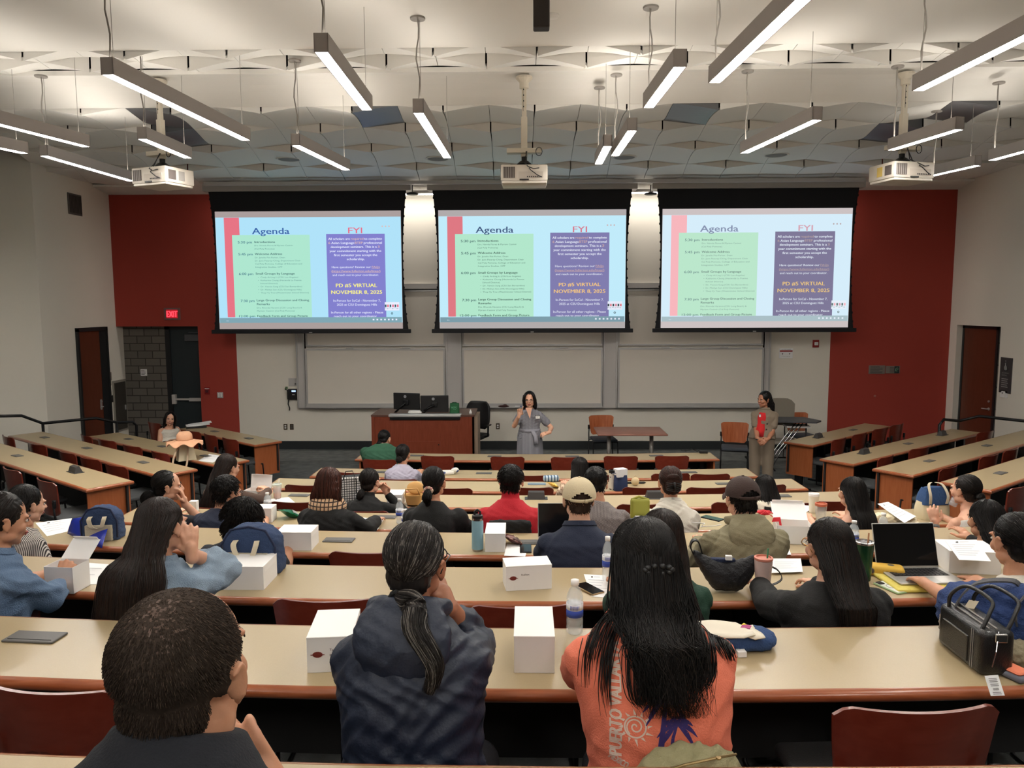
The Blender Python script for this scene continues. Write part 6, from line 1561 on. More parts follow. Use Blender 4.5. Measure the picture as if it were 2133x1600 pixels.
for s_ in (.30, .48):
    p_, r_, f_, u_ = frame_at(tw, s_); c_ = p_ + f_ * .135 - r_ * .055; mb.ell(tuple(c_), (.012, .008, .012), 6)
mb.build('buttons', BLACKP, tw.e, True)
badge(tw, 1583, 866, 11.14, .03, .05, '')
mb = MB(); mb.M = tw.MW; w_ = tw.arm[1][2]; mb.lathe([(.028, -.012), (.031, 0), (.028, .012)], 14, 0, T(*w_) @ RX(R(30))); mb.build('wristband', BLACKP, tw.e, True)
# ---- print on the back of the coral T-shirt
from mathutils.bvhtree import BVHTree
def project_print(B, shirt, build, name, mats):
    bm = bmesh.new(); bm.from_mesh(shirt.data); bvh = BVHTree.FromBMesh(bm); bm.free()
    p0, r, f, u = frame_at(B, .45); org = p0 + Vector(B.MW.translation); mb = MB(); build(mb, p0)
    me = bpy.data.meshes.new(name); me.from_pydata(mb.v, [], mb.f); b2 = bmesh.new(); b2.from_mesh(me)
    for i, fc in enumerate(b2.faces): fc.material_index = mb.m[i]
    bmesh.ops.triangulate(b2, faces=b2.faces[:])
    for _ in range(3):
        ed = [e_ for e_ in b2.edges if e_.calc_length() > .012]
        if ed: bmesh.ops.subdivide_edges(b2, edges=ed, cuts=1)
        bmesh.ops.triangulate(b2, faces=b2.faces[:])
    for v in b2.verts:
        q = org + r * v.co.x + Vector((0, 0, 1)) * v.co.y - f * .6
        hit = bvh.ray_cast(q, f, 1.2)
        v.co = (hit[0] - f * (.0015 + v.co.z)) if hit[0] is not None else q + f * .45
    b2.to_mesh(me); b2.free()
    for m in mats: me.materials.append(m)
    o = bpy.data.objects.new(name, me); col.objects.link(o); o.parent = B.e
    return o
PW = cloth('print_cream', (226, 206, 192), bump=0); PP = cloth('print_purple', (58, 44, 108), bump=0)
def pxz(x, y, p0): q = atY(x, y, 1.87); return q.x - p0.x, q.z - p0.z
def pr_text(mb, p0):
    a = pxz(1281, 1545, p0); b = pxz(1286, 1338, p0); L_ = math.hypot(b[0] - a[0], b[1] - a[1])
    mb.text('PUERTO VALLARTA', .030, L_, 0, T(a[0], a[1], 0) @ RZ(math.atan2(b[1] - a[1], b[0] - a[0])), bold=.12)
    a = pxz(1256, 1552, p0); mb.text('MEXICO', .018, .045, 0, T(a[0], a[1], 0) @ RZ(R(-25)), bold=.12)
def pr_art(mb, p0):
    a = pxz(1308, 1487, p0); mb.M = T(a[0], a[1], 0) @ S(.80, .80, 1) @ T(.012, .03, 0)
    cx, cy = -.012, -.03
    def ribbon(pts, w, mi):
        for i in range(len(pts) - 1):
            a, b = Vector(pts[i]), Vector(pts[i + 1]); d = (b - a); n = Vector((-d.y, d.x)).normalized(); wa = w[i] if isinstance(w, list) else w; wb = w[i + 1] if isinstance(w, list) else w
            mb.add([(a.x - n.x * wa, a.y - n.y * wa, 0), (a.x + n.x * wa, a.y + n.y * wa, 0), (b.x + n.x * wb, b.y + n.y * wb, 0), (b.x - n.x * wb, b.y - n.y * wb, 0)], [(0, 3, 2, 1)], mi)
    ribbon([(cx + (.003 + .0036 * t) * math.cos(t * 1.5), cy + (.003 + .0036 * t) * math.sin(t * 1.5)) for t in [q * .3 for q in range(24)]], .0022, 0)
    ribbon([(cx + .032 * math.cos(t), cy + .032 * math.sin(t)) for t in [2 * PI * q / 24 for q in range(25)]], .0025, 0)
    for q in range(12):
        t = 2 * PI * q / 12; rr = .052 + .008 * (q % 2); mb.add([(cx + .037 * math.cos(t - .12), cy + .037 * math.sin(t - .12), 0), (cx + .037 * math.cos(t + .12), cy + .037 * math.sin(t + .12), 0), (cx + rr * math.cos(t + .1), cy + rr * math.sin(t + .1), 0)], [(0, 1, 2)], 0)
    ribbon([(.045, -.225), (.055, -.15), (.065, -.08), (.075, .0), (.085, .06)], [.011, .010, .009, .007, .005], 1)
    ribbon([(.095, -.195), (.092, -.13), (.10, -.06), (.115, -.02)], [.007, .006, .005, .004], 1)
    for (tx, ty, s) in ((.085, .062, 1.0), (.115, -.02, .85)):
        for k in range(8):
            a = R(-30 + k * 34); pts = [(tx + .075 * s * u * math.cos(a), ty + .075 * s * u * math.sin(a) - .055 * s * u * u) for u in (0, .25, .5, .75, 1)]
            ribbon(pts, [.002, .007 * s, .009 * s, .006 * s, .001], 1)
    rn = random.Random(2)
    for q in range(34): x = rn.uniform(-.03, .12); y = -.14 - rn.uniform(0, .07); w = rn.uniform(.015, .045); mb.box(x, x + w, y, y + .0018, 0, .0005, 0)
    for q in range(5): mb.box(.03 + .006 * q, .032 + .006 * q, -.235, -.215 + .004 * (q % 2), 0, .0005, 1)
project_print(ow, ow.shirt, pr_text, 'shirt_lettering', [PW, PP])
project_print(ow, ow.shirt, pr_art, 'shirt_artwork', [PW, PP])

def wrinkle_b(me, amp, freq=1.0, seed=0.0): wrinkle(me, amp, freq, seed)
# ================================================================== THINGS ON THE DESKS
def DZ(row): return FL[row] + .74
def ond(px, py, row): return atZ(px, py, DZ(row) + .001)
LOGOR = mat('logo_dark_red', (120, 44, 36), .6); LOGOT = mat('print_grey', (84, 76, 74), .6)
FOLD = mat('card_fold_line', (196, 190, 186), .7)
def lunch_box(px, py, row, yaw, lab, w=.23, d=.14, h=.115, logo=None, opened=False, txt=None, z=None):
    p = ond(px, py, row) if z is None else atZ(px, py, z); e = empty('lunch_box', p, R(yaw)); x = w / 2; t = .002
    if not opened:
        mb = MB(); mb.box(-x, x, 0, d, 0, h); mb.build('carton', WHITEC, e)
        mb = MB(); mb.rbox(-x - .001, x + .001, -.001, d + .001, h - .002, h + .003, .001, 1); mb.add([(x + .001, .0, h), (x + .0015, d, h), (x + .002, d * .9, h - .03), (x + .002, d * .1, h - .03)], [(0, 3, 2, 1)]); mb.build('lid', mat('card_lid', (244, 242, 240), .55), e)
    else:
        mb = MB()
        for a in ((-x, -x + t, 0, d), (x - t, x, 0, d), (-x, x, 0, t), (-x, x, d - t, d)): mb.box(a[0], a[1], a[2], a[3], 0, h)
        mb.box(-x, x, 0, d, 0, t); mb.build('carton', WHITEC, e)
        mb = MB(); A = T(0, d, h) @ RX(R(opened)); mb.box(-x, x, -t, 0, 0, d * 1.0, M=A); mb.box(-x + .01, x - .01, -.022, -t, d - .002, d, M=A); mb.build('lid', mat('card_lid', (244, 242, 240), .55), e)
        mb = MB(); mb.rbox(-x + .02, x - .05, .02, d - .03, .003, h * .45, .02, 3); mb.build('food', mat('bread_tan', (200, 156, 104), .8, bump=.6, bscale=60), e, True)
    if logo:
        mb = MB(); mb.lathe([(.017, 0), (.015, .001), (.0, .001)], 14, 0, T(-x + .035, -.0005, h * .52) @ RX90, sy=.62); mb.box(-x + .012, -x + .058, -.0022, -.0012, h * .51, h * .53, 0)
        if txt:
            for q, s in enumerate(txt): mb.text(s, .0085, .032 + .006 * (len(s) > 6), 1, T(-x + .075, -.0015, h * .62 - .019 * q) @ RX90, bold=.05)
        mb.build('printed_logo', [LOGOR, LOGOT], e)
    elif txt:
        mb = MB()
        for q, s in enumerate(txt): mb.text(s, .006, .034, 0, T(-x + .02, -.0015, h * .7 - .015 * q) @ RX90)
        mb.build('printed_text', LOGOT, e)
    return tag(e, lab, 'box', 'white lunch boxes')
lunch_box(1113, 1402, 8, 0, 'white lunch box standing end-on between the navy jacket and the coral T-shirt', w=.135, d=.25, h=.125)
lunch_box(688, 1400, 8, 6, 'white lunch box with a round logo, partly behind the navy jacket', w=.15, d=.23, h=.12, logo=True, txt=['Turkey', 'Pesto', 'Sandwich'])
lunch_box(1102, 1229, 7, 9, 'white lunch box turned slightly on the seventh desk, logo on its long side', w=.225, d=.13, h=.12, logo=True, txt=['Italian'])
lunch_box(500, 1229, 7, 0, 'white lunch box in front of the blue backpack with cream straps', w=.235, d=.20, h=.115, txt=['Turkey Club', 'Sandwich'])
lunch_box(612, 1147, 6, 0, 'white lunch box on the sixth desk beside the grey power hatch', w=.225, d=.17, h=.115, txt=['Veggie', 'Wrap'])
lunch_box(1031, 1150, 6, 0, 'white lunch box end-on beside the pale blue flask', w=.125, d=.24, h=.115)
lunch_box(536, 1089, 5, 0, 'white lunch box beside the green crisp packet, fifth desk', w=.23, d=.13)
lunch_box(1352, 1129, 6, 0, 'white lunch box beside the olive hoodie, sixth desk', w=.13, d=.2)
lunch_box(2030, 1196, 7, -6, 'white lunch box with a printed sheet on top, right of the silver laptop', w=.25, d=.20, h=.115)
lunch_box(822, 1057, 4, 0, 'white lunch box in front of the black high neck top', w=.14, d=.2)
lunch_box(124, 1236, 7, -6, 'open white lunch box by the denim shirt, food inside', w=.15, d=.12, h=.13, opened=-52)
lunch_box(530, 1042, 4, -10, 'open white lunch box with lid raised, fourth desk left', w=.22, d=.13, h=.09, opened=-12)
lunch_box(1655, 1134, 6, -8, 'open white lunch box behind the black sweater, sixth desk right', w=.22, d=.15, h=.12, opened=-55)
lunch_box(402, 1066, 5, 0, 'small white carton at the far edge of the fifth desk, left', w=.06, d=.05, h=.085)
# sheets of paper
def sheet(pts, row, lab, n=0, dot=True, lift=0.002, z=None):
    zz = DZ(row) if z is None else z
    P = [atZ(x, y, zz) for x, y in pts]; c = sum(P, Vector()) / 4; e = empty('paper_sheet', c)
    mb = MB(); vs = [tuple(p - c + Vector((0, 0, lift))) for p in P]; mb.add(vs + [(v[0], v[1], v[2] - .0012) for v in vs], [(0, 1, 2, 3), (7, 6, 5, 4), (0, 4, 5, 1), (1, 5, 6, 2), (2, 6, 7, 3), (3, 7, 4, 0)]); mb.build('page', PAPER, e)
    mb = MB()
    def q(u, v): a = Vector(vs[0]).lerp(Vector(vs[1]), u); b = Vector(vs[3]).lerp(Vector(vs[2]), u); return tuple(a.lerp(b, v) + Vector((0, 0, .0008)))
    for k in range(n): v = .25 + .6 * k / max(1, n); mb.add([q(.12, v), q(.85 - .1 * (k % 3), v), q(.85 - .1 * (k % 3), v + .02), q(.12, v + .02)], [(0, 1, 2, 3)], 1)
    if dot: mb.add([q(.3, .10), q(.38, .08), q(.36, .16), q(.28, .15)], [(0, 1, 2, 3)], 0); mb.add([q(.42, .1), q(.7, .1), q(.7, .125), q(.42, .125)], [(0, 1, 2, 3)], 1)
    if dot or n: mb.build('print', [BLACKP, mat('print_pale', (190, 190, 196), .7)], e)
    return tag(e, lab, 'paper', 'papers on the desks')
sheet([(1216, 1197), (1262, 1199), (1276, 1247), (1232, 1243)], 7, 'white agenda sheet under the dark phone, left of the coral T-shirt', 5)
sheet([(748, 1078), (800, 1082), (786, 1105), (732, 1101)], 5, 'white sheet under the hand of the black coat', 2)
sheet([(560, 1040), (601, 1036), (618, 1050), (570, 1060)], 4, 'white sheet near the iced tea cup', 0)
sheet([(74, 1090), (150, 1080), (140, 1108), (98, 1118)], 6, 'white agenda sheet beside the blue folder', 4)
sheet([(170, 1172), (226, 1176), (208, 1218), (118, 1218)], 7, 'white sheet left of the very long hair', 2, False)
sheet([(1604, 1168), (1668, 1168), (1672, 1196), (1606, 1198)], 7, 'stack of white sheets by the pink tumbler', 4, False, lift=.012)
sheet([(1592, 1134), (1640, 1134), (1648, 1156), (1600, 1158)], 6, 'crumpled white sheet by the red bag', 2, False)
sheet([(436, 946), (462, 950), (444, 964), (413, 960)], 2, 'white sheet on the second angled desk at the left', 2, False)
sheet([(1056, 1134), (1100, 1136), (1094, 1160), (1050, 1158)], 6, 'white napkin in front of the navy polo shirt', 0, False)
sheet([(1640, 1050), (1700, 1055), (1668, 1074), (1622, 1066)], 5, 'white agenda sheet beside the white coffee cup', 3)
sheet([(1968, 1126), (2034, 1125), (2064, 1170), (1998, 1167)], 7, 'printed agenda sheet lying on the white box right of the laptop', 6, z=DZ(7) + .1225)
sheet([(1828, 1050), (1850, 1046), (1908, 1076), (1884, 1090)], 5, 'printed sheet lying on the cream tote, fifth desk right', 5, z=DZ(5) + .10)
# bottles and cups
CLR = mat('clear_plastic', (226, 234, 238), .08, alpha=.32, spec=.8); WATER = mat('clear_water', (214, 226, 232), .05, alpha=.25)
LBLB = mat('label_blue', (44, 72, 168), .5); LBLW = mat('label_white', (230, 232, 238), .5)
def bottle(px, py, row, lab, h=.205, r=.032, label=LBLB, cap=WHITEC, z=None, tilt=0):
    p = ond(px, py, row); e = empty('water_bottle', p); s = h / .205; k = r / .032
    prof = [(.0, 0), (.026, 0), (.031, .006), (.031, .03), (.029, .034), (.031, .038), (.031, .055), (.029, .059), (.031, .063), (.031, .12), (.029, .126), (.031, .132), (.030, .145), (.022, .168), (.0135, .180), (.0135, .19), (.0, .19)]
    mb = MB(); mb.lathe([(a * k, b * s) for a, b in prof], 24); mb.build('bottle_body', CLR, e, True)
    mb = MB(); mb.lathe([(0, .186 * s), (.0155 * k, .186 * s), (.0155 * k, .204 * s), (.0, .205 * s)], 18); mb.build('bottle_cap', cap, e, True)
    mb = MB(); mb.lathe([(.0318 * k, .068 * s), (.0318 * k, .095 * s)], 24, 0); mb.lathe([(.0318 * k, .095 * s), (.0318 * k, .118 * s)], 24, 1)
    for q in range(8): a = -PI / 2 + (q - 4) * .14; mb.box(-.001, .001, -.0005, .0005, -.008 * s, .008 * s, 0, T(.0322 * k * math.cos(a), .0322 * k * math.sin(a), .106 * s))
    mb.build('label_band', [label, LBLW], e, True)
    return tag(e, lab, 'bottle', 'water bottles')
bottle(1197, 1318, 8, 'clear water bottle with a white cap between the white box and the coral T-shirt')
bottle(1265, 1208, 7, 'slim clear bottle with a white cap left of the black hair, seventh desk', h=.225, r=.027)
bottle(1777, 1144, 6, 'clear bottle beside the black sweater, sixth desk', h=.185)
bottle(1770, 1178, 7, 'clear bottle just behind the green tumbler', h=.15)
bottle(1838, 1128, 6, 'clear bottle with a blue label left of the silver laptop', h=.19)
bottle(833, 1090, 5, 'clear bottle with a blue label in front of the black puff sleeve blouse', h=.2)
bottle(845, 1097, 5, 'small blue labelled bottle beside the taller one, fifth desk', h=.14)
bottle(558, 1066, 5, 'clear bottle with a grey label behind the white lunch box, fifth desk left', h=.165, label=mat('label_grey_blue', (136, 146, 166), .5))
def tumbler(px, py, row, lab, body, h=.2, r0=.034, r1=.045, lid=SILV, straw=None, name='tumbler', extra=None, lidh=.012):
    p = ond(px, py, row); e = empty(name, p)
    mb = MB(); mb.lathe([(0, 0), (r0, 0), (r0 + .001, .004), (r1, h - .01), (r1, h), (0, h)], 28); mb.build('cup_body', body, e, True, ang=40)
    mb = MB(); mb.lathe([(r1 * .98, h), (r1 * 1.04, h + .003), (r1 * 1.03, h + lidh), (r1 * .8, h + lidh + .002), (r1 * .78, h + lidh * .6), (0, h + lidh * .6)], 28); mb.build('lid', lid, e, True, ang=40)
    if straw: mb = MB(); mb.tube([(.012, 0, h * .3), (.02, .0, h + .055)], .0042, 8); mb.build('straw', straw, e, True)
    if extra: extra(e)
    return tag(e, lab, 'cup', 'cups and tumblers')
tumbler(1797, 1207, 7, 'dark green metal tumbler with a steel rim and brown straw', mat('tumbler_green', (28, 66, 44), .25, metal=.5), h=.185, r0=.036, r1=.045, straw=mat('straw_brown', (150, 96, 56), .4))
tumbler(1588, 1240, 7, 'pale pink tumbler with a salmon lid and green straw', mat('tumbler_pink', (222, 196, 190), .3, trans=.3), h=.175, r0=.030, r1=.042, lid=mat('lid_salmon', (206, 128, 108), .5), straw=mat('straw_green', (28, 100, 60), .4))
tumbler(1694, 1067, 5, 'white takeaway coffee cup in a dark sleeve, fifth desk right', mat('cup_cream', (224, 216, 196), .6, kind='spots', vscale=22, c2=(226, 218, 200)), h=.14, r0=.032, r1=.042, lid=WHITEC, lidh=.02)
tumbler(1709, 1084, 5, 'cup with a terracotta lid beside the takeaway cup', CLR, h=.12, r0=.035, r1=.045, lid=mat('lid_terracotta', (190, 104, 76), .5), lidh=.02)
tumbler(1662, 1112, 6, 'white cup behind the hair of the black sweater, sixth desk', WHITEC, h=.11, r0=.03, r1=.042, lid=WHITEC, lidh=.018)
def tea(e): mb = MB(); mb.lathe([(0, .002), (.031, .002), (.034, .05), (0, .05)], 20); mb.build('iced_tea', mat('tea_amber', (196, 110, 32), .2), e, True)
tumbler(578, 1038, 4, 'clear plastic cup of orange iced tea with a straw', CLR, h=.13, r0=.033, r1=.044, lid=mat('lid_clear', (214, 224, 216), .2, alpha=.6), straw=mat('straw_clear', (210, 206, 200), .3), extra=tea)
tumbler(1275, 1020, 3, 'white patterned flask with a black lid, third desk', mat('flask_pattern', (40, 38, 40), .5, kind='spots', vscale=34, c2=(214, 206, 194)), h=.185, r0=.034, r1=.036, lid=BLACKP, lidh=.03)
p = ond(995, 1146, 6); e = empty('insulated_flask', p)
mb = MB(); mb.lathe([(0, .012), (.037, .012), (.037, .185), (.032, .195)], 28); mb.build('flask_body', mat('flask_blue', (136, 176, 190), .4), e, True, ang=40)
mb = MB(); mb.lathe([(0, 0), (.034, 0), (.036, .012), (0, .012)], 28); mb.build('steel_base', SILV, e, True, ang=40)
mb = MB(); mb.lathe([(.0325, .195), (.0345, .196), (.0345, .21), (0, .21)], 28); mb.build('steel_collar', SILV, e, True, ang=40)
mb = MB(); mb.lathe([(0, .21), (.035, .21), (.034, .226), (.02, .23), (0, .23)], 28); mb.tube([(-.018, 0, .225), (-.016, 0, .25), (0, 0, .262), (.016, 0, .25), (.018, 0, .225)], .007, 8); mb.build('black_lid', BLACKP, e, True, ang=40)
tag(e, 'pale blue insulated flask with a black loop lid, sixth desk', 'flask')
# laptops
def laptop(px, py, row, yaw, lab, w=.33, d=.23, ang=18, sleeve=False):
    p = ond(px, py, row); z0 = .018 if sleeve else .002
    e = empty('laptop', (p.x, p.y, p.z + z0), R(yaw)); x = w / 2
    mb = MB(); mb.rbox(-x, x, 0, d, 0, .010, .004); mb.build('base', mat('laptop_silver', (190, 188, 184), .35, metal=.6), e)
    mb = MB(); mb.box(-x + .025, x - .025, d * .42, d - .03, .010, .0105, 0)
    for r_ in range(5):
        for c_ in range(13): mb.box(-x + .03 + c_ * (w - .06) / 13, -x + .03 + (c_ + .84) * (w - .06) / 13, d * .43 + r_ * .021, d * .43 + r_ * .021 + .017, .0105, .0125, 1)
    mb.box(-x + .12, x - .12, .01, d * .36, .010, .0103, 2)
    mb.build('keyboard', [BLACKP, mat('key_black', (34, 34, 36), .5), mat('trackpad', (176, 174, 170), .4, metal=.5)], e)
    A = T(0, d, .008) @ RX(R(-ang)); mb = MB(); mb.rbox(-x, x, 0, .006, 0, d * .98, .003, M=A); mb.build('display_lid', mat('laptop_silver', (190, 188, 184), .35, metal=.6), e)
    mb = MB(); mb.rbox(-x + .004, x - .004, -.0015, .0, .006, d * .96, .0006, 1, M=A); mb.build('display', mat('display_off', (10, 10, 12), .12), e)
    return tag(e, lab, 'laptop')
laptop(1945, 1226, 7, 3, 'open silver laptop with a dark screen in a yellow sleeve, seventh desk right', sleeve=True)
p = ond(1945, 1232, 7); e = empty('laptop_sleeve', p, R(3))
mb = MB(); mb.rbox(-.185, .175, -.02, .25, 0, .017, .008, 3); mb.build('sleeve', mat('sleeve_yellow', (206, 186, 74), .8, kind='spots', vscale=30, c2=(214, 196, 96)), e, True); tag(e, 'yellow quilted laptop sleeve under the silver laptop', 'laptop sleeve')
laptop(1176, 1146, 6, 0, 'dark screened laptop in front of the cream cap', ang=14)
# phones
def phone(pts, row, lab, body, face, ring=False):
    P = [ond(x, y, row) for x, y in pts]; c = sum(P, Vector()) / 4; u = (P[1] - P[0]); yaw = math.atan2(u.y, u.x); w = .074; h = .152
    e = empty('smartphone', c, yaw); mb = MB(); mb.rbox(-w / 2, w / 2, -h / 2, h / 2, 0, .009, .004, 2); mb.build('phone_body', body, e, True, ang=40)
    mb = MB(); mb.rbox(-w / 2 + .003, w / 2 - .003, -h / 2 + .003, h / 2 - .003, .009, .0098, .0004, 1)
    mb.build('glass_face', face, e)
    if ring: mb = MB(); mb.tube([(.022 * math.cos(t), .022 * math.sin(t), .0102) for t in [2 * PI * q / 20 for q in range(20)]], .0014, 6, loop=True); mb.build('magnet_ring', mat('ring_grey', (150, 150, 150), .4), e); mb = MB(); mb.rbox(-w / 2 + .006, -w / 2 + .036, h / 2 - .04, h / 2 - .008, .0098, .013, .003, 2); mb.build('camera_bump', BLACKP, e)
    return tag(e, lab, 'phone', 'phones on the desks')
phone([(1205, 1218), (1226, 1213), (1250, 1238), (1228, 1246)], 7, 'dark smartphone in a gold edged case beside the white sheet', mat('case_gold', (170, 146, 110), .3, metal=.6), mat('display_off', (10, 10, 12)))
phone([(1822, 1214), (1846, 1210), (1892, 1236), (1866, 1244)], 7, 'smartphone in a pale green case lying face down', mat('case_mint', (170, 200, 150), .5), mat('phone_white', (222, 226, 216), .4), True)
phone([(1470, 1078), (1484, 1073), (1497, 1084), (1484, 1090)], 6, 'dark phone left of the olive hoodie', BLACKP, mat('display_off', (10, 10, 12)))
phone([(1086, 1137), (1102, 1137), (1104, 1152), (1088, 1152)], 6, 'dark phone half under the navy polo shirt', BLACKP, mat('display_off', (10, 10, 12)))
mb = MB(); mb.rbox(-.10, .10, -.04, .04, 0, .01, .004); o = mb.build('pencil_case', mat('case_blue_grey', (112, 132, 152), .6)); o.location = ond(1118, 1009, 3); tag(o, 'flat blue grey case on the third desk', 'pencil case')
# ---- soft bags
def soft(mb, w, d, h, sq=.45, taper=.12, n=24, m=8, sag=.0, A=None):
    def f(u, v):
        t = 2 * PI * u; c_ = abs(math.cos(t)) ** sq * (1 if math.cos(t) > 0 else -1); s_ = abs(math.sin(t)) ** sq * (1 if math.sin(t) > 0 else -1)
        k = 1 - taper * v + .05 * math.sin(PI * v); return (w / 2 * c_ * k, d / 2 * s_ * (k - .25 * v * v), h * v - sag * math.sin(PI * u) * v)
    mb.grid(f, n, m, 0, A); mb.ell((0, 0, h * .98), (w / 2 * (1 - taper) * .93, d / 2 * (1 - taper - .25) * .93, h * .1), 8, 0, A); return mb
BBL = mat('bag_blue', (48, 68, 104), .85, bump=.4, bscale=160, var=.02); BBD = mat('bag_navy', (34, 44, 74), .85, bump=.4, bscale=160); WEB = mat('webbing_cream', (214, 202, 176), .8); GREYF = mat('felt_grey', (92, 92, 96), .95, bump=.4, bscale=300)
def backpack(px, py, row, yaw, lab, w=.30, d=.16, h=.27, panel=True):
    p = ond(px, py, row); e = empty('backpack', p, R(yaw)); mb = MB()
    def arcf(v): return w / 2 * (1 if v < .6 else math.cos((v - .6) / .4 * PI * .42) ** .7)
    out = []
    for q in range(15):
        v = q / 14; hw = arcf(v) * (1 + .03 * math.sin(v * 9)); dd = d / 2 * (1 - .25 * v ** 3) if q < 14 else d / 4
        out.append([((abs(math.cos(t)) ** .35) * (1 if math.cos(t) > 0 else -1) * hw, (abs(math.sin(t)) ** .5) * (1 if math.sin(t) > 0 else -1) * dd, h * v) for t in [2 * PI * k / 28 for k in range(28)]])
    mb.rings(out); me = union(mb, .008, 2); wrinkle_b(me, .006, 2.0, 1.0); mesh_obj('bag_body', me, BBL, e)
    mb = MB(); mb.tube([(-w * .46, -d * .42, .02), (-w * .47, -d * .42, h * .6), (-w * .3, -d * .36, h * .93), (0, -d * .32, h * 1.0), (w * .3, -d * .36, h * .93), (w * .47, -d * .42, h * .6), (w * .46, -d * .42, .02)], .006, 6); mb.build('piping', BBD, e, True)
    if panel: mb = MB(); mb.rbox(-w * .34, w * .36, -d * .58, -d * .40, .0, h * .48, .006); mb.build('cream_pocket', mat('canvas_cream', (196, 186, 164), .85, bump=.3, bscale=200), e)
    for s in (-1, 1): mb = MB(); mb.strap(sm([(s * w * .18, -d * .50, h * .74), (s * w * .19, -d * .66, h * .66), (s * w * .13, -d * .68, h * .46), (s * w * .02, -d * .62, h * .38)]), .028, .004, (1, 0, .1)); mb.build('webbing_strap', WEB, e)
    return tag(e, lab, 'backpack', 'blue backpacks')
backpack(530, 1188, 7, -4, 'navy blue backpack with cream straps and pocket behind a white lunch box', w=.31, h=.25)
backpack(217, 1120, 6, 4, 'blue backpack with cream webbing behind the blue folder', w=.25, h=.22, d=.14)
# blue folder leaning on the backpack
mb = MB()
P = [atZ(140, 1112, DZ(6) + .01), atZ(212, 1142, DZ(6) + .01)]
mb.grid(lambda u, v: ((P[0] + (P[1] - P[0]) * u) * (1 - v) + (atY(153, 1080, 4.98) + (atY(238, 1068, 4.98) - atY(153, 1080, 4.98)) * u) * v + Vector((0, 0, .015 * math.sin(PI * v)))), 8, 8, thick=(0, .002, 0)); o = mb.build('folder', mat('folder_blue', (30, 48, 156), .25), None, True); tag(o, 'glossy royal blue folder standing open on the sixth desk left', 'folder')
# black sling bag
p = ond(1512, 1232, 7); e = empty('sling_bag', p, R(-4)); mb = MB()
out = []
for q in range(17):
    u = q / 16; x = -.16 + .29 * u; hb = .17 * (math.sin(PI * min(1, .10 + u * .72)) ** .5); z1 = .19 - .045 * math.sin(PI * u) + .02 * (1 - u); z0 = z1 - hb * (.35 + .75 * math.sin(PI * (.06 + .74 * u))); z0 = max(.003, z0); dd = .052 * math.sin(PI * (.12 + .72 * u))
    out.append([(x, dd * math.cos(t), (z0 + z1) / 2 + (z1 - z0) / 2 * math.sin(t)) for t in [2 * PI * k / 20 for k in range(20)]])
mb.rings(out); me = union(mb, .007, 3); wrinkle_b(me, .005, 1.6); mesh_obj('bag_body', me, mat('nylon_black', (26, 27, 32), .6, bump=.4, bscale=120), e)
mb = MB(); mb.strap(sm([(-.15, 0, .17), (-.175, -.01, .22), (-.165, -.02, .255), (-.14, -.02, .25), (-.12, -.01, .19)]), .03, .006, (0, 1, 0)); mb.build('strap', BLACKP, e); mb = MB(); mb.strap(sm([(.11, .0, .16), (.19, .02, .13), (.25, .04, .10), (.265, .02, .06), (.20, 0, .035), (.14, .0, .05)]), .012, .004, (0, 1, .3)); mb.build('strap', BLACKP, e)
mb = MB(); mb.rbox(-.09, .04, -.015, .015, .145, .166, .006); mb.build('blue_lining', BBD, e); mb = MB(); mb.box(-.01, .02, -.03, -.01, .165, .185); mb.build('tag', WHITEC, e)
tag(e, 'black nylon sling bag beside the pink tumbler', 'bag')
# black leather handbag with paper price tag
a = ond(1950, 1338, 8); b = ond(2040, 1411, 8); yaw = math.atan2((b - a).y, (b - a).x); L_ = (b - a).length
LEA = mat('leather_black', (18, 18, 20), .32, bump=.25, bscale=260, coat=.3)
e = empty('handbag', a, yaw); W_ = .115; mb = MB()
mb.rbox(0, L_, 0, W_, 0, .155, .022, 4); mb.build('bag_body', LEA, e, True)
mb = MB(); mb.rbox(.04, L_ - .07, -.004, .01, .02, .11, .004, 2); mb.build('front_pocket', LEA, e)
mb = MB()
for z in (.108,): mb.box(.042, L_ - .072, -.0055, -.0045, z, z + .0015)
mb.box(L_ - .055, L_ - .053, -.002, -.0005, .01, .145); mb.box(L_ - .045, L_ - .043, -.002, -.0005, .01, .145); mb.tube([(.01, .035, .157), (L_ - .02, .035, .157)], .003, 6); mb.tube([(.01, .06, .157), (L_ - .02, .06, .157)], .003, 6); mb.build('stitching_and_zip', mat('thread_grey', (150, 146, 140), .5), e)
for y in (.015, .10):
    mb = MB(); mb.tube(sm([(.04, y, .145), (.05, y, .20), (L_ * .35, y + .03, .245), (L_ * .75, y + .05, .235), (L_ - .04, y + .03, .20), (L_ - .03, y, .145)]), .0065, 8); mb.build('handle', LEA, e, True)
mb = MB(); mb.tube([(L_ - .01, .06, .15), (L_ + .03, .03, .10), (L_ + .03, .02, .05)], .002, 6); mb.rbox(L_ + .0, L_ + .01, .04, .08, .12, .15, .004); mb.build('zip_pull', SILV, e)
HBAG = tag(e, 'black leather handbag with a white price tag on the foreground desk', 'handbag')
mb = MB(); P = [atY(2051, 1408, 2.25), atY(2079, 1406, 2.27), atY(2093, 1449, 2.235), atY(2064, 1450, 2.215)]
for k_, pp in enumerate(P): P[k_] = pp
e = PTAG = empty('price_tag', P[0]); V = [tuple(q - P[0]) for q in P]; mb.add(V + [(v[0], v[1] + .001, v[2] - .0005) for v in V], [(0, 3, 2, 1), (4, 5, 6, 7), (0, 1, 5, 4), (1, 2, 6, 5), (2, 3, 7, 6), (3, 0, 4, 7)]); mb.build('tag_card', PAPER, e)
mb = MB()
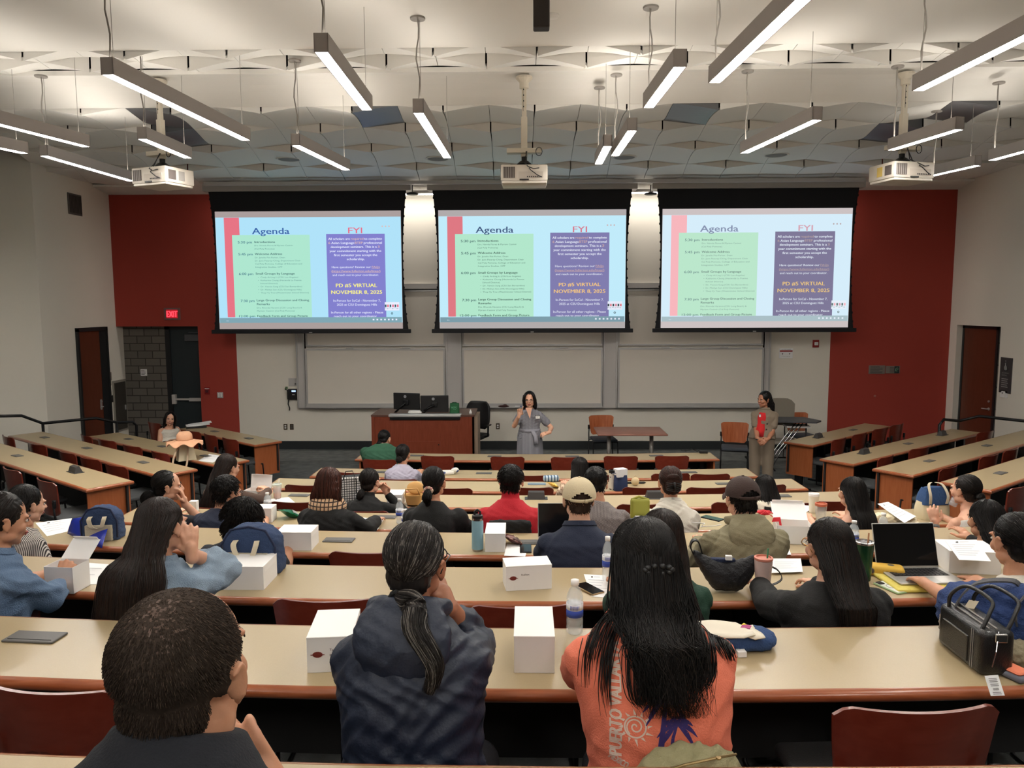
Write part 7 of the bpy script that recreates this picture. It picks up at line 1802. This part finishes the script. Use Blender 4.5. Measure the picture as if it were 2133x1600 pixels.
def tq(u, v): a_ = Vector(V[0]).lerp(Vector(V[1]), u); b_ = Vector(V[3]).lerp(Vector(V[2]), u); return tuple(a_.lerp(b_, v) + Vector((0, -.0012, .0006)))
for k_ in range(14): u = .3 + .03 * k_; mb.add([tq(u, .62), tq(u + .015, .62), tq(u + .015, .74), tq(u, .74)], [(0, 1, 2, 3)])
for v in (.14, .22, .3, .42, .5, .82, .9): mb.add([tq(.2, v), tq(.8, v), tq(.8, v + .025), tq(.2, v + .025)], [(0, 1, 2, 3)])
mb.build('print', LOGOT, e); e.parent = HBAG; bpy.context.view_layer.update(); e.matrix_parent_inverse = HBAG.matrix_world.inverted()
# blue and grey tote behind the handbag
p = ond(2075, 1352, 8); e = empty('tote_bag', p, R(-24)); mb = MB()
mb.rbox(-.16, .26, -.02, .19, 0, .16, .05, 4); mb.ell((.04, .09, .17), (.17, .08, .05), 10); mb.ell((-.10, .08, .10), (.09, .1, .1), 10); me = union(mb, .008, 3); wrinkle_b(me, .012, 1.6, .5); mesh_obj('bag_body', me, mat('tote_blue', (44, 66, 116), .85, bump=.4, bscale=160), e)
for y, x0 in ((-.03, -.12), (.0, .06)):
    mb = MB(); mb.strap(sm([(x0, y, .10), (x0 - .01, y - .015, .17), (x0 + .05, y + .02, .235), (x0 + .16, y + .08, .24), (x0 + .20, y + .14, .20)]), .045, .006, (.3, 1, .0)); mb.build('felt_handle', GREYF, e)
for x0 in (-.10, .10): mb = MB(); mb.strap([(x0, -.045, .11), (x0, -.06, .15), (x0 + .02, -.03, .175)], .03, .004, (1, 0, 0)); mb.build('cream_tab', WEB, e)
mb = MB(); mb.ell((-.14, .02, .06), (.04, .07, .07), 10); me = union(mb, .008, 2); wrinkle_b(me, .008, 3); mesh_obj('grey_side', me, mat('canvas_grey', (150, 140, 130), .9), e)
tag(e, 'blue tote bag with grey felt handles at the right edge, behind the black handbag', 'bag')
e = empty('house_slipper', ond(2080, 1395, 8), R(112)); mb = MB(); mb.rbox(-.10, .10, -.035, .035, 0, .022, .01, 3); mb.build('sole', mat('sole_grey', (110, 112, 124), .8), e, True); mb = MB(); mb.rbox(-.09, .08, -.028, .028, .018, .034, .01, 3); mb.build('insole', mat('insole_coral', (244, 138, 104), .8), e, True); tag(e, 'coral and grey slipper next to the black handbag', 'slipper')
mb = MB(); mb.ell((0, 0, .04), (.09, .06, .045), 10); me = union(mb, .007, 2); wrinkle_b(me, .014, 3, .3); o = mesh_obj('crumpled_cloth', me, mat('cloth_khaki', (140, 130, 106), .9, bump=.3), None); o.location = ond(2122, 1385, 8); tag(o, 'crumpled khaki cloth at the right edge of the foreground desk', 'cloth')
# blue pouch with cream flap on the foreground desk
e = empty('blue_pouch', ond(1530, 1345, 8), R(4)); mb = MB(); mb.rbox(-.15, .12, -.07, .08, 0, .05, .024, 4); mb.ell((.10, 0, .03), (.05, .07, .03), 8); me = union(mb, .007, 2); wrinkle_b(me, .005, 2, 1); mesh_obj('pouch_body', me, mat('pouch_blue', (44, 72, 118), .85, bump=.4, bscale=160), e)
mb = MB(); mb.grid(lambda u, v: (-.17 + .25 * u, -.05 + .12 * v - .03 * (u > .8), .058 + .006 * math.sin(u * 7 + v * 5)), 14, 8, thick=(0, 0, .004)); mb.strap([(-.1, -.06, .066), (0, -.075, .07), (.05, -.05, .068)], .03, .004, (0, 1, 0)); mb.build('cream_flap', mat('flap_cream', (228, 220, 202), .8), e, True)
mb = MB(); mb.prism([(.02, .0), (.05, -.012), (.065, .012), (.04, .03)], .066, .068, 0); mb.prism([(.03, .02), (.05, .02), (.045, .035)], .068, .069, 1); mb.build('colour_patch', [mat('patch_magenta', (170, 60, 120), .7), mat('patch_yellow', (226, 200, 60), .7)], e)
mb = MB(); mb.box(-.02, .01, -.095, -.065, .002, .02); mb.build('white_tab', WHITEC, e); tag(e, 'blue pouch with a cream flap right of the coral T-shirt', 'pouch')
# red bag, cream tote, blue white lunch tote
e = empty('red_bag', ond(1590, 1118, 6), R(-10)); mb = MB(); soft(mb, .16, .10, .17, taper=.3); me = union(mb, .008, 2); wrinkle_b(me, .008, 2); mesh_obj('bag_body', me, mat('bag_red', (204, 30, 44), .7), e, None); mb = MB(); mb.strap([(.05, -.04, .13), (.09, -.06, .14), (.10, -.09, .07), (.13, -.10, .01)], .03, .004, (.4, .4, 1)); mb.strap([(-.04, -.045, .15), (0, -.06, .19), (.05, -.045, .15)], .014, .004, (0, 1, 0)); mb.build('ribbon_handle', mat('bag_red', (204, 30, 44)), e); tag(e, 'bright red bag right of the olive hoodie', 'bag')
e = empty('cream_tote', ond(1866, 1096, 5), R(-24)); mb = MB(); mb.rbox(-.16, .15, -.06, .08, 0, .085, .03, 4); mb.ell((.1, -.05, .04), (.07, .04, .04), 8); me = union(mb, .008, 2); wrinkle_b(me, .012, 2); mesh_obj('bag_body', me, mat('canvas_ivory', (216, 204, 172), .9), e); tag(e, 'slouched cream canvas tote under a printed sheet, fifth desk right', 'bag')
e = empty('lunch_tote', ond(1940, 1078, 5), R(8)); mb = MB(); soft(mb, .24, .15, .14, taper=.02); mb.build('lower_body', mat('canvas_ivory', (216, 204, 172)), e, True); mb = MB(); mb.M = T(0, 0, .12); soft(mb, .235, .145, .13, taper=.25); mb.build('blue_upper', mat('bag_denim_blue', (48, 78, 122), .85, bump=.3), e, True)
for s in (-1, 1): mb = MB(); mb.strap(sm([(s * .07, -.075, .13), (s * .075, -.08, .20), (s * .06, -.03, .275), (s * .02, 0, .29)]), .022, .004, (1, 0, 0)); mb.build('handle', WEB, e)
tag(e, 'blue and cream lunch tote with rope handles beside the tank top', 'bag')
bt = bottle(1958, 1082, 5, 'pale bottle leaning out of the blue and cream lunch tote', h=.2); bt.location = ond(1962, 1080, 5) + Vector((.04, -.06, .12)); bt.rotation_euler = (0, R(24), 0)
e = empty('navy_cooler', ond(1292, 1021, 3), R(4)); mb = MB(); soft(mb, .15, .11, .17, taper=.1); mb.build('cooler_body', mat('cooler_navy', (38, 50, 84), .8), e, True); mb = MB(); mb.box(-.06, .06, -.045, .045, .15, .235, 0, RZ(R(20))); mb.build('white_carton', WHITEC, e); mb = MB(); mb.strap([(-.07, 0, .16), (-.09, -.02, .19), (-.06, -.06, .2)], .02, .004, (0, 1, 0)); mb.build('handle', BBD, e); tag(e, 'navy lunch cooler holding a white carton, third desk', 'bag')
e = empty('tan_bag', ond(1323, 1012, 3)); mb = MB(); mb.ell((0, 0, .05), (.045, .03, .05), 8); mb.strap([(-.03, 0, .08), (0, .0, .12), (.03, 0, .08)], .01, .004, (0, 1, 0)); mb.build('pouch', mat('pouch_tan', (206, 184, 146), .8), e, True); tag(e, 'small tan pouch right of the navy cooler', 'pouch')
mb = MB(); mb.tube([(-.11, 0, .012), (.09, .01, .012), (.11, .01, .012)], [.012, .012, .004], 8); o = mb.build('black_pen', BLACKP, None, True); o.location = ond(1325, 1008, 3); tag(o, 'thick black pen right of the navy cooler', 'pen')
e = empty('check_tote', ond(727, 1050, 4), R(20)); mb = MB(); mb.rbox(-.13, .13, -.06, .06, 0, .27, .02, 3); mb.build('bag_body', mat('check_black_white', (24, 24, 26), .7, kind='plaid', vscale=14, c2=(226, 224, 220)), e, True)
for s in (-1,): mb = MB(); mb.strap([(-.06, -.065, .24), (-.03, -.08, .33), (.03, -.08, .33), (.07, -.065, .22), (.06, -.07, .12)], .02, .005, (0, 1, .2)); mb.build('handle', BLACKP, e)
tag(e, 'black and white checked tote beside the reddish brown hair', 'bag')
e = empty('tan_basket', ond(862, 1052, 4), R(-8)); mb = MB()
mb.grid(lambda u, v: (.085 * math.cos(2 * PI * u) * (.75 + .3 * v), .06 * math.sin(2 * PI * u) * (.75 + .3 * v), .10 * v), 28, 6, thick=(0, 0, .004)); mb.lathe([(0, .002), (.06, .002)], 20); mb.M = T(0, .05, .1) @ RX(R(-20)); mb.ell((0, 0, .05), (.085, .012, .06), 10); mb.build('basket_body', mat('basket_tan', (206, 160, 96), .7), e, True); mb = MB(); mb.tube([(-.07, -.03, .1), (-.06, -.05, .16), (.05, -.05, .17), (.07, -.03, .1)], .006, 8); mb.build('handle', mat('basket_tan', (206, 160, 96)), e, True); tag(e, 'tan oval basket bag with its lid raised, fourth desk', 'bag')
e = empty('blue_cup', ond(752, 1054, 4)); mb = MB(); mb.lathe([(0, 0), (.028, 0), (.036, .10), (.033, .10), (.026, .01), (0, .01)], 18); mb.build('cup', mat('cup_blue', (34, 96, 176), .5), e, True); tag(e, 'blue plastic cup beside the checked tote', 'cup')
# peach hat on cream handbag
p = ond(388, 958, 2); e = empty('cream_handbag', p, R(40)); mb = MB(); mb.add([(-.12, -.07, 0), (.12, -.07, 0), (.12, .07, 0), (-.12, .07, 0), (-.085, -.03, .22), (.085, -.03, .22), (.085, .03, .22), (-.085, .03, .22)], [(0, 3, 2, 1), (4, 5, 6, 7), (0, 1, 5, 4), (1, 2, 6, 5), (2, 3, 7, 6), (3, 0, 4, 7)]); mb.build('bag_body', mat('handbag_cream', (206, 192, 160), .5), e)
mb = MB(); mb.strap(sm([(-.10, -.04, .2), (-.19, -.14, .10), (-.23, -.22, -.03), (-.17, -.26, -.12), (-.06, -.20, -.05), (.0, -.08, .1), (.02, -.04, .2)]), .025, .004, (1, 0, 0)); mb.build('shoulder_strap', mat('strap_taupe', (170, 146, 120), .6), e); tag(e, 'cream trapezoid handbag under the peach hat on the second angled desk', 'handbag')
e = empty('sun_hat', (p.x - .01, p.y, p.z + .225), R(20)); PE = mat('hat_peach', (232, 178, 142), .85, bump=.2); mb = MB()
mb.lathe([(.10, .05), (.105, .07), (.10, .13), (.07, .165), (0, .175)], 28)
mb.grid(lambda u, v: ((.10 + .115 * v) * math.cos(2 * PI * u) * 1.1, (.10 + .115 * v) * math.sin(2 * PI * u), .055 - .055 * v + .025 * v * math.sin(2 * PI * u * 7)), 84, 6, thick=(0, 0, .004)); mb.build('hat', PE, e, True); tag(e, 'peach bucket hat with a ruffled brim on top of the cream handbag', 'hat')
e = empty('pink_bag', ond(332, 958, 2) + Vector((0, -.25, -.02)), R(30)); mb = MB(); mb.ell((0, 0, 0), (.16, .07, .09), 10); mb.ell((-.08, 0, .06), (.08, .05, .05), 8); me = union(mb, .008, 2); wrinkle_b(me, .01, 2); mesh_obj('bag_body', me, mat('bag_pink', (222, 116, 136), .7), e); tag(e, 'pink bag hanging on a chair at the second angled desk', 'bag')
# binder and folders on the front left desk
e = empty('binder', ond(412, 890, 1), R(28)); mb = MB(); mb.rbox(-.20, .14, -.12, .12, 0, .035, .004); mb.build('binder_body', BLACKP, e); mb = MB(); mb.box(-.19, .20, -.10, .15, .037, .05, 0, RY(R(-3))); mb.box(-.15, .24, -.06, .16, .052, .06, 0, RY(R(-5))); mb.build('loose_pages', PAPER, e); tag(e, 'black binder with white pages on the desk by the exit door', 'binder')
# crisps, snacks, pouches
def crisp(px, py, row, yaw, lab, m1, m2, s=1.0):
    e = empty('snack_bag', ond(px, py, row) + Vector((0, 0, .03)), R(yaw)); e.rotation_euler = (R(-28), R(-8), R(yaw)); mb = MB()
    mb.grid(lambda u, v: ((u - .5) * .15 * s, (v - .5) * .19 * s, .030 * s * math.sin(PI * u) * math.sin(PI * v) + .004 * math.sin(u * 30) * math.sin(v * 23)), 14, 16); mb.grid(lambda u, v: ((.5 - u) * .15 * s, (v - .5) * .19 * s, -.028 * s * math.sin(PI * u) * math.sin(PI * v)), 14, 16); mb.build('foil_bag', m1, e, True)
    mb = MB(); mb.grid(lambda u, v: ((u - .5) * .12 * s, (v * .5 - .05) * .19 * s, .033 * s * math.sin(PI * (.1 + .8 * u)) * math.sin(PI * (.45 + v * .5)) + .003), 10, 8); mb.build('printed_panel', m2, e, True); return tag(e, lab, 'snack bag', 'snack bags')
crisp(606, 1078, 5, -50, 'green and silver crisp packet on the fifth desk', mat('foil_green', (30, 120, 80), .3, metal=.5), mat('foil_silver', (186, 188, 180), .3, metal=.6, kind='spots', vscale=30, c2=(196, 196, 190)))
crisp(1152, 1016, 3, -70, 'colourful orange snack bag on the third desk', mat('foil_orange', (214, 124, 60), .35, kind='spots', vscale=26, c2=(226, 190, 90)), mat('foil_yellow', (232, 206, 120), .4), .7)
crisp(1068, 1133, 6, -80, 'brown snack bag beside the white lunch box and blue flask', mat('foil_brown', (96, 50, 40), .35, metal=.3), mat('foil_cream', (216, 196, 150), .4, kind='spots', vscale=40, c2=(80, 44, 38)), .75)
e = empty('pencil_pouch', ond(1148, 1003, 3), R(6)); mb = MB(); mb.rbox(-.09, .09, -.04, .04, 0, .07, .025, 4); mb.build('pouch', mat('pouch_striped', (70, 96, 124), .7, kind='stripe', vscale=9, c2=(180, 196, 206)), e, True); tag(e, 'blue striped pencil pouch on the third desk', 'pouch')
e = empty('pencil_pouch', ond(1838, 1196, 7), R(-18)); mb = MB(); mb.rbox(-.10, .10, -.045, .045, 0, .05, .02, 4); mb.build('pouch', mat('pouch_yellow_grey', (84, 78, 76), .7, kind='spots', vscale=16, c2=(220, 176, 66)), e, True); tag(e, 'yellow and grey patterned pouch between the tumbler and the laptop', 'pouch')
e = empty('wrist_pouch', ond(938, 988, 2), R(10)); mb = MB(); mb.rbox(-.10, .05, -.05, .05, 0, .05, .02, 3); mb.ell((.06, 0, .05), (.05, .04, .035), 8); mb.build('pouch', mat('pouch_white_blue', (60, 78, 130), .7, kind='spots', vscale=12, c2=(220, 218, 210)), e, True); tag(e, 'small blue and white pouch on the second desk', 'pouch')
e = empty('chartreuse_bag', (atY(1330, 1056, 5.05)), R(0)); mb = MB(); mb.rbox(-.055, .075, -.03, .03, -.09, .06, .02, 3); mb.tube([(-.05, 0, .05), (.0, -.01, .075), (.07, 0, .05)], .008, 8); mb.build('bag_body', mat('bag_chartreuse', (150, 150, 60), .7), e, True); tag(e, 'yellow green bag hanging left of the white collared shirt', 'bag')
mb = MB(); mb.rbox(-.06, .06, -.03, .03, 0, .035, .006); o = mb.build('black_case', BLACKP); o.location = ond(1465, 944, 1); tag(o, 'small black case at the right end of the front desk', 'case')
mb = MB(); mb.tube([(-.16, .05, .012), (-.08, -.02, .02), (0, .06, .03), (.06, -.06, .012), (.1, .03, .015), (.16, -.08, .008)], .005, 6); mb.tube([(-.12, -.02, .01), (.0, .02, .035), (.12, .0, .01)], .004, 6); o = mb.build('charging_cable', BLACKP, None, True); o.location = ond(1443, 941, 1); tag(o, 'thin dark cable looped on the right end of the front desk', 'cable')
mb = MB(); mb.tube([(-.10, .08, .005), (.02, .0, .02), (-.02, -.05, .01), (.08, -.06, .02), (.14, .02, .006)], .003, 6); mb.rbox(-.13, -.08, .06, .1, 0, .04, .008); o = mb.build('charger', WHITEC, None, True); o.location = ond(1462, 1096, 6); tag(o, 'white charger cable between the white shirt and the olive hoodie', 'cable')
# green carrier bag under the denim shirt
e = empty('green_carrier_bag', (-2.02, 3.02, FL[7] + .30)); mb = MB(); mb.ell((0, 0, .12), (.14, .10, .16), 12); me = union(mb, .008, 2); wrinkle_b(me, .03, 2.2, .4); mesh_obj('bag_body', me, mat('plastic_green', (20, 110, 60), .3), e); mb = MB(); mb.rbox(-.16, .16, -.14, .14, -.3, -.0, .02); mb.build('cardboard_box', mat('cardboard_dark', (60, 46, 34), .9), e); tag(e, 'crinkled green plastic bag beside the denim shirt', 'bag')
# jacket draped on the chair behind the coral T-shirt
p = atY(1440, 1585, 1.70); e = empty('draped_jacket', p); mb = MB(); mb.ell((0, 0, -.03), (.13, .06, .07), 12); mb.rbox(-.14, .13, -.06, .03, -.32, -.02, .03, 4); mb.ell((-.07, -.02, -.03), (.07, .05, .05), 10)
me = union(mb, .007, 3); wrinkle_b(me, .014, 1.8, 2.0); mesh_obj('jacket_body', me, cloth('jacket_sage', (140, 134, 100)), e); mb = MB(); mb.tube([(-.11, -.06, .0), (-.03, -.07, .035), (.05, -.05, .04), (.1, -.02, .03)], .003, 6); mb.lathe([(.006, 0), (.006, .004)], 8, 0, T(.05, -.055, .04)); mb.build('zip', mat('zip_brass', (150, 130, 90), .4, metal=.8), e); tag(e, 'sage green jacket with a zip draped at the bottom behind the coral T-shirt', 'jacket')
# black jacket hanging behind the red sweater
p = atY(1065, 1096, 5.02); e = empty('hanging_jacket', p); mb = MB(); mb.rbox(-.16, .14, -.03, .03, -.3, .045, .03, 3); me = union(mb, .009, 3); wrinkle_b(me, .008, 1.2); mesh_obj('jacket_body', me, BLACKC, e); tag(e, 'black jacket hung over the chair of the red sweater', 'jacket')
# dark folded thing and wristwatch
def watch(B, s, m1, m2):
    sh, el, w, hd, hu, a = B.arm[s]; d = (w - el).normalized(); q = d.to_track_quat('Z', 'Y').to_matrix().to_4x4(); A = T(*(w - d * .02)) @ q
    mb = MB(); mb.M = B.MW; mb.lathe([(.029, -.011), (.031, 0), (.029, .011)], 18, 0, A); mb.build('watch_strap', m1, B.e, True); mb = MB(); mb.M = B.MW; mb.lathe([(.018, 0), (.018, .008), (0, .009)], 16, 0, A @ T(-.012, -.027, 0) @ RX90); mb.build('watch_face', m2, B.e, True)
watch(tk, -1, mat('strap_grey', (110, 116, 116), .6), mat('watch_face_grey', (150, 156, 160), .3))
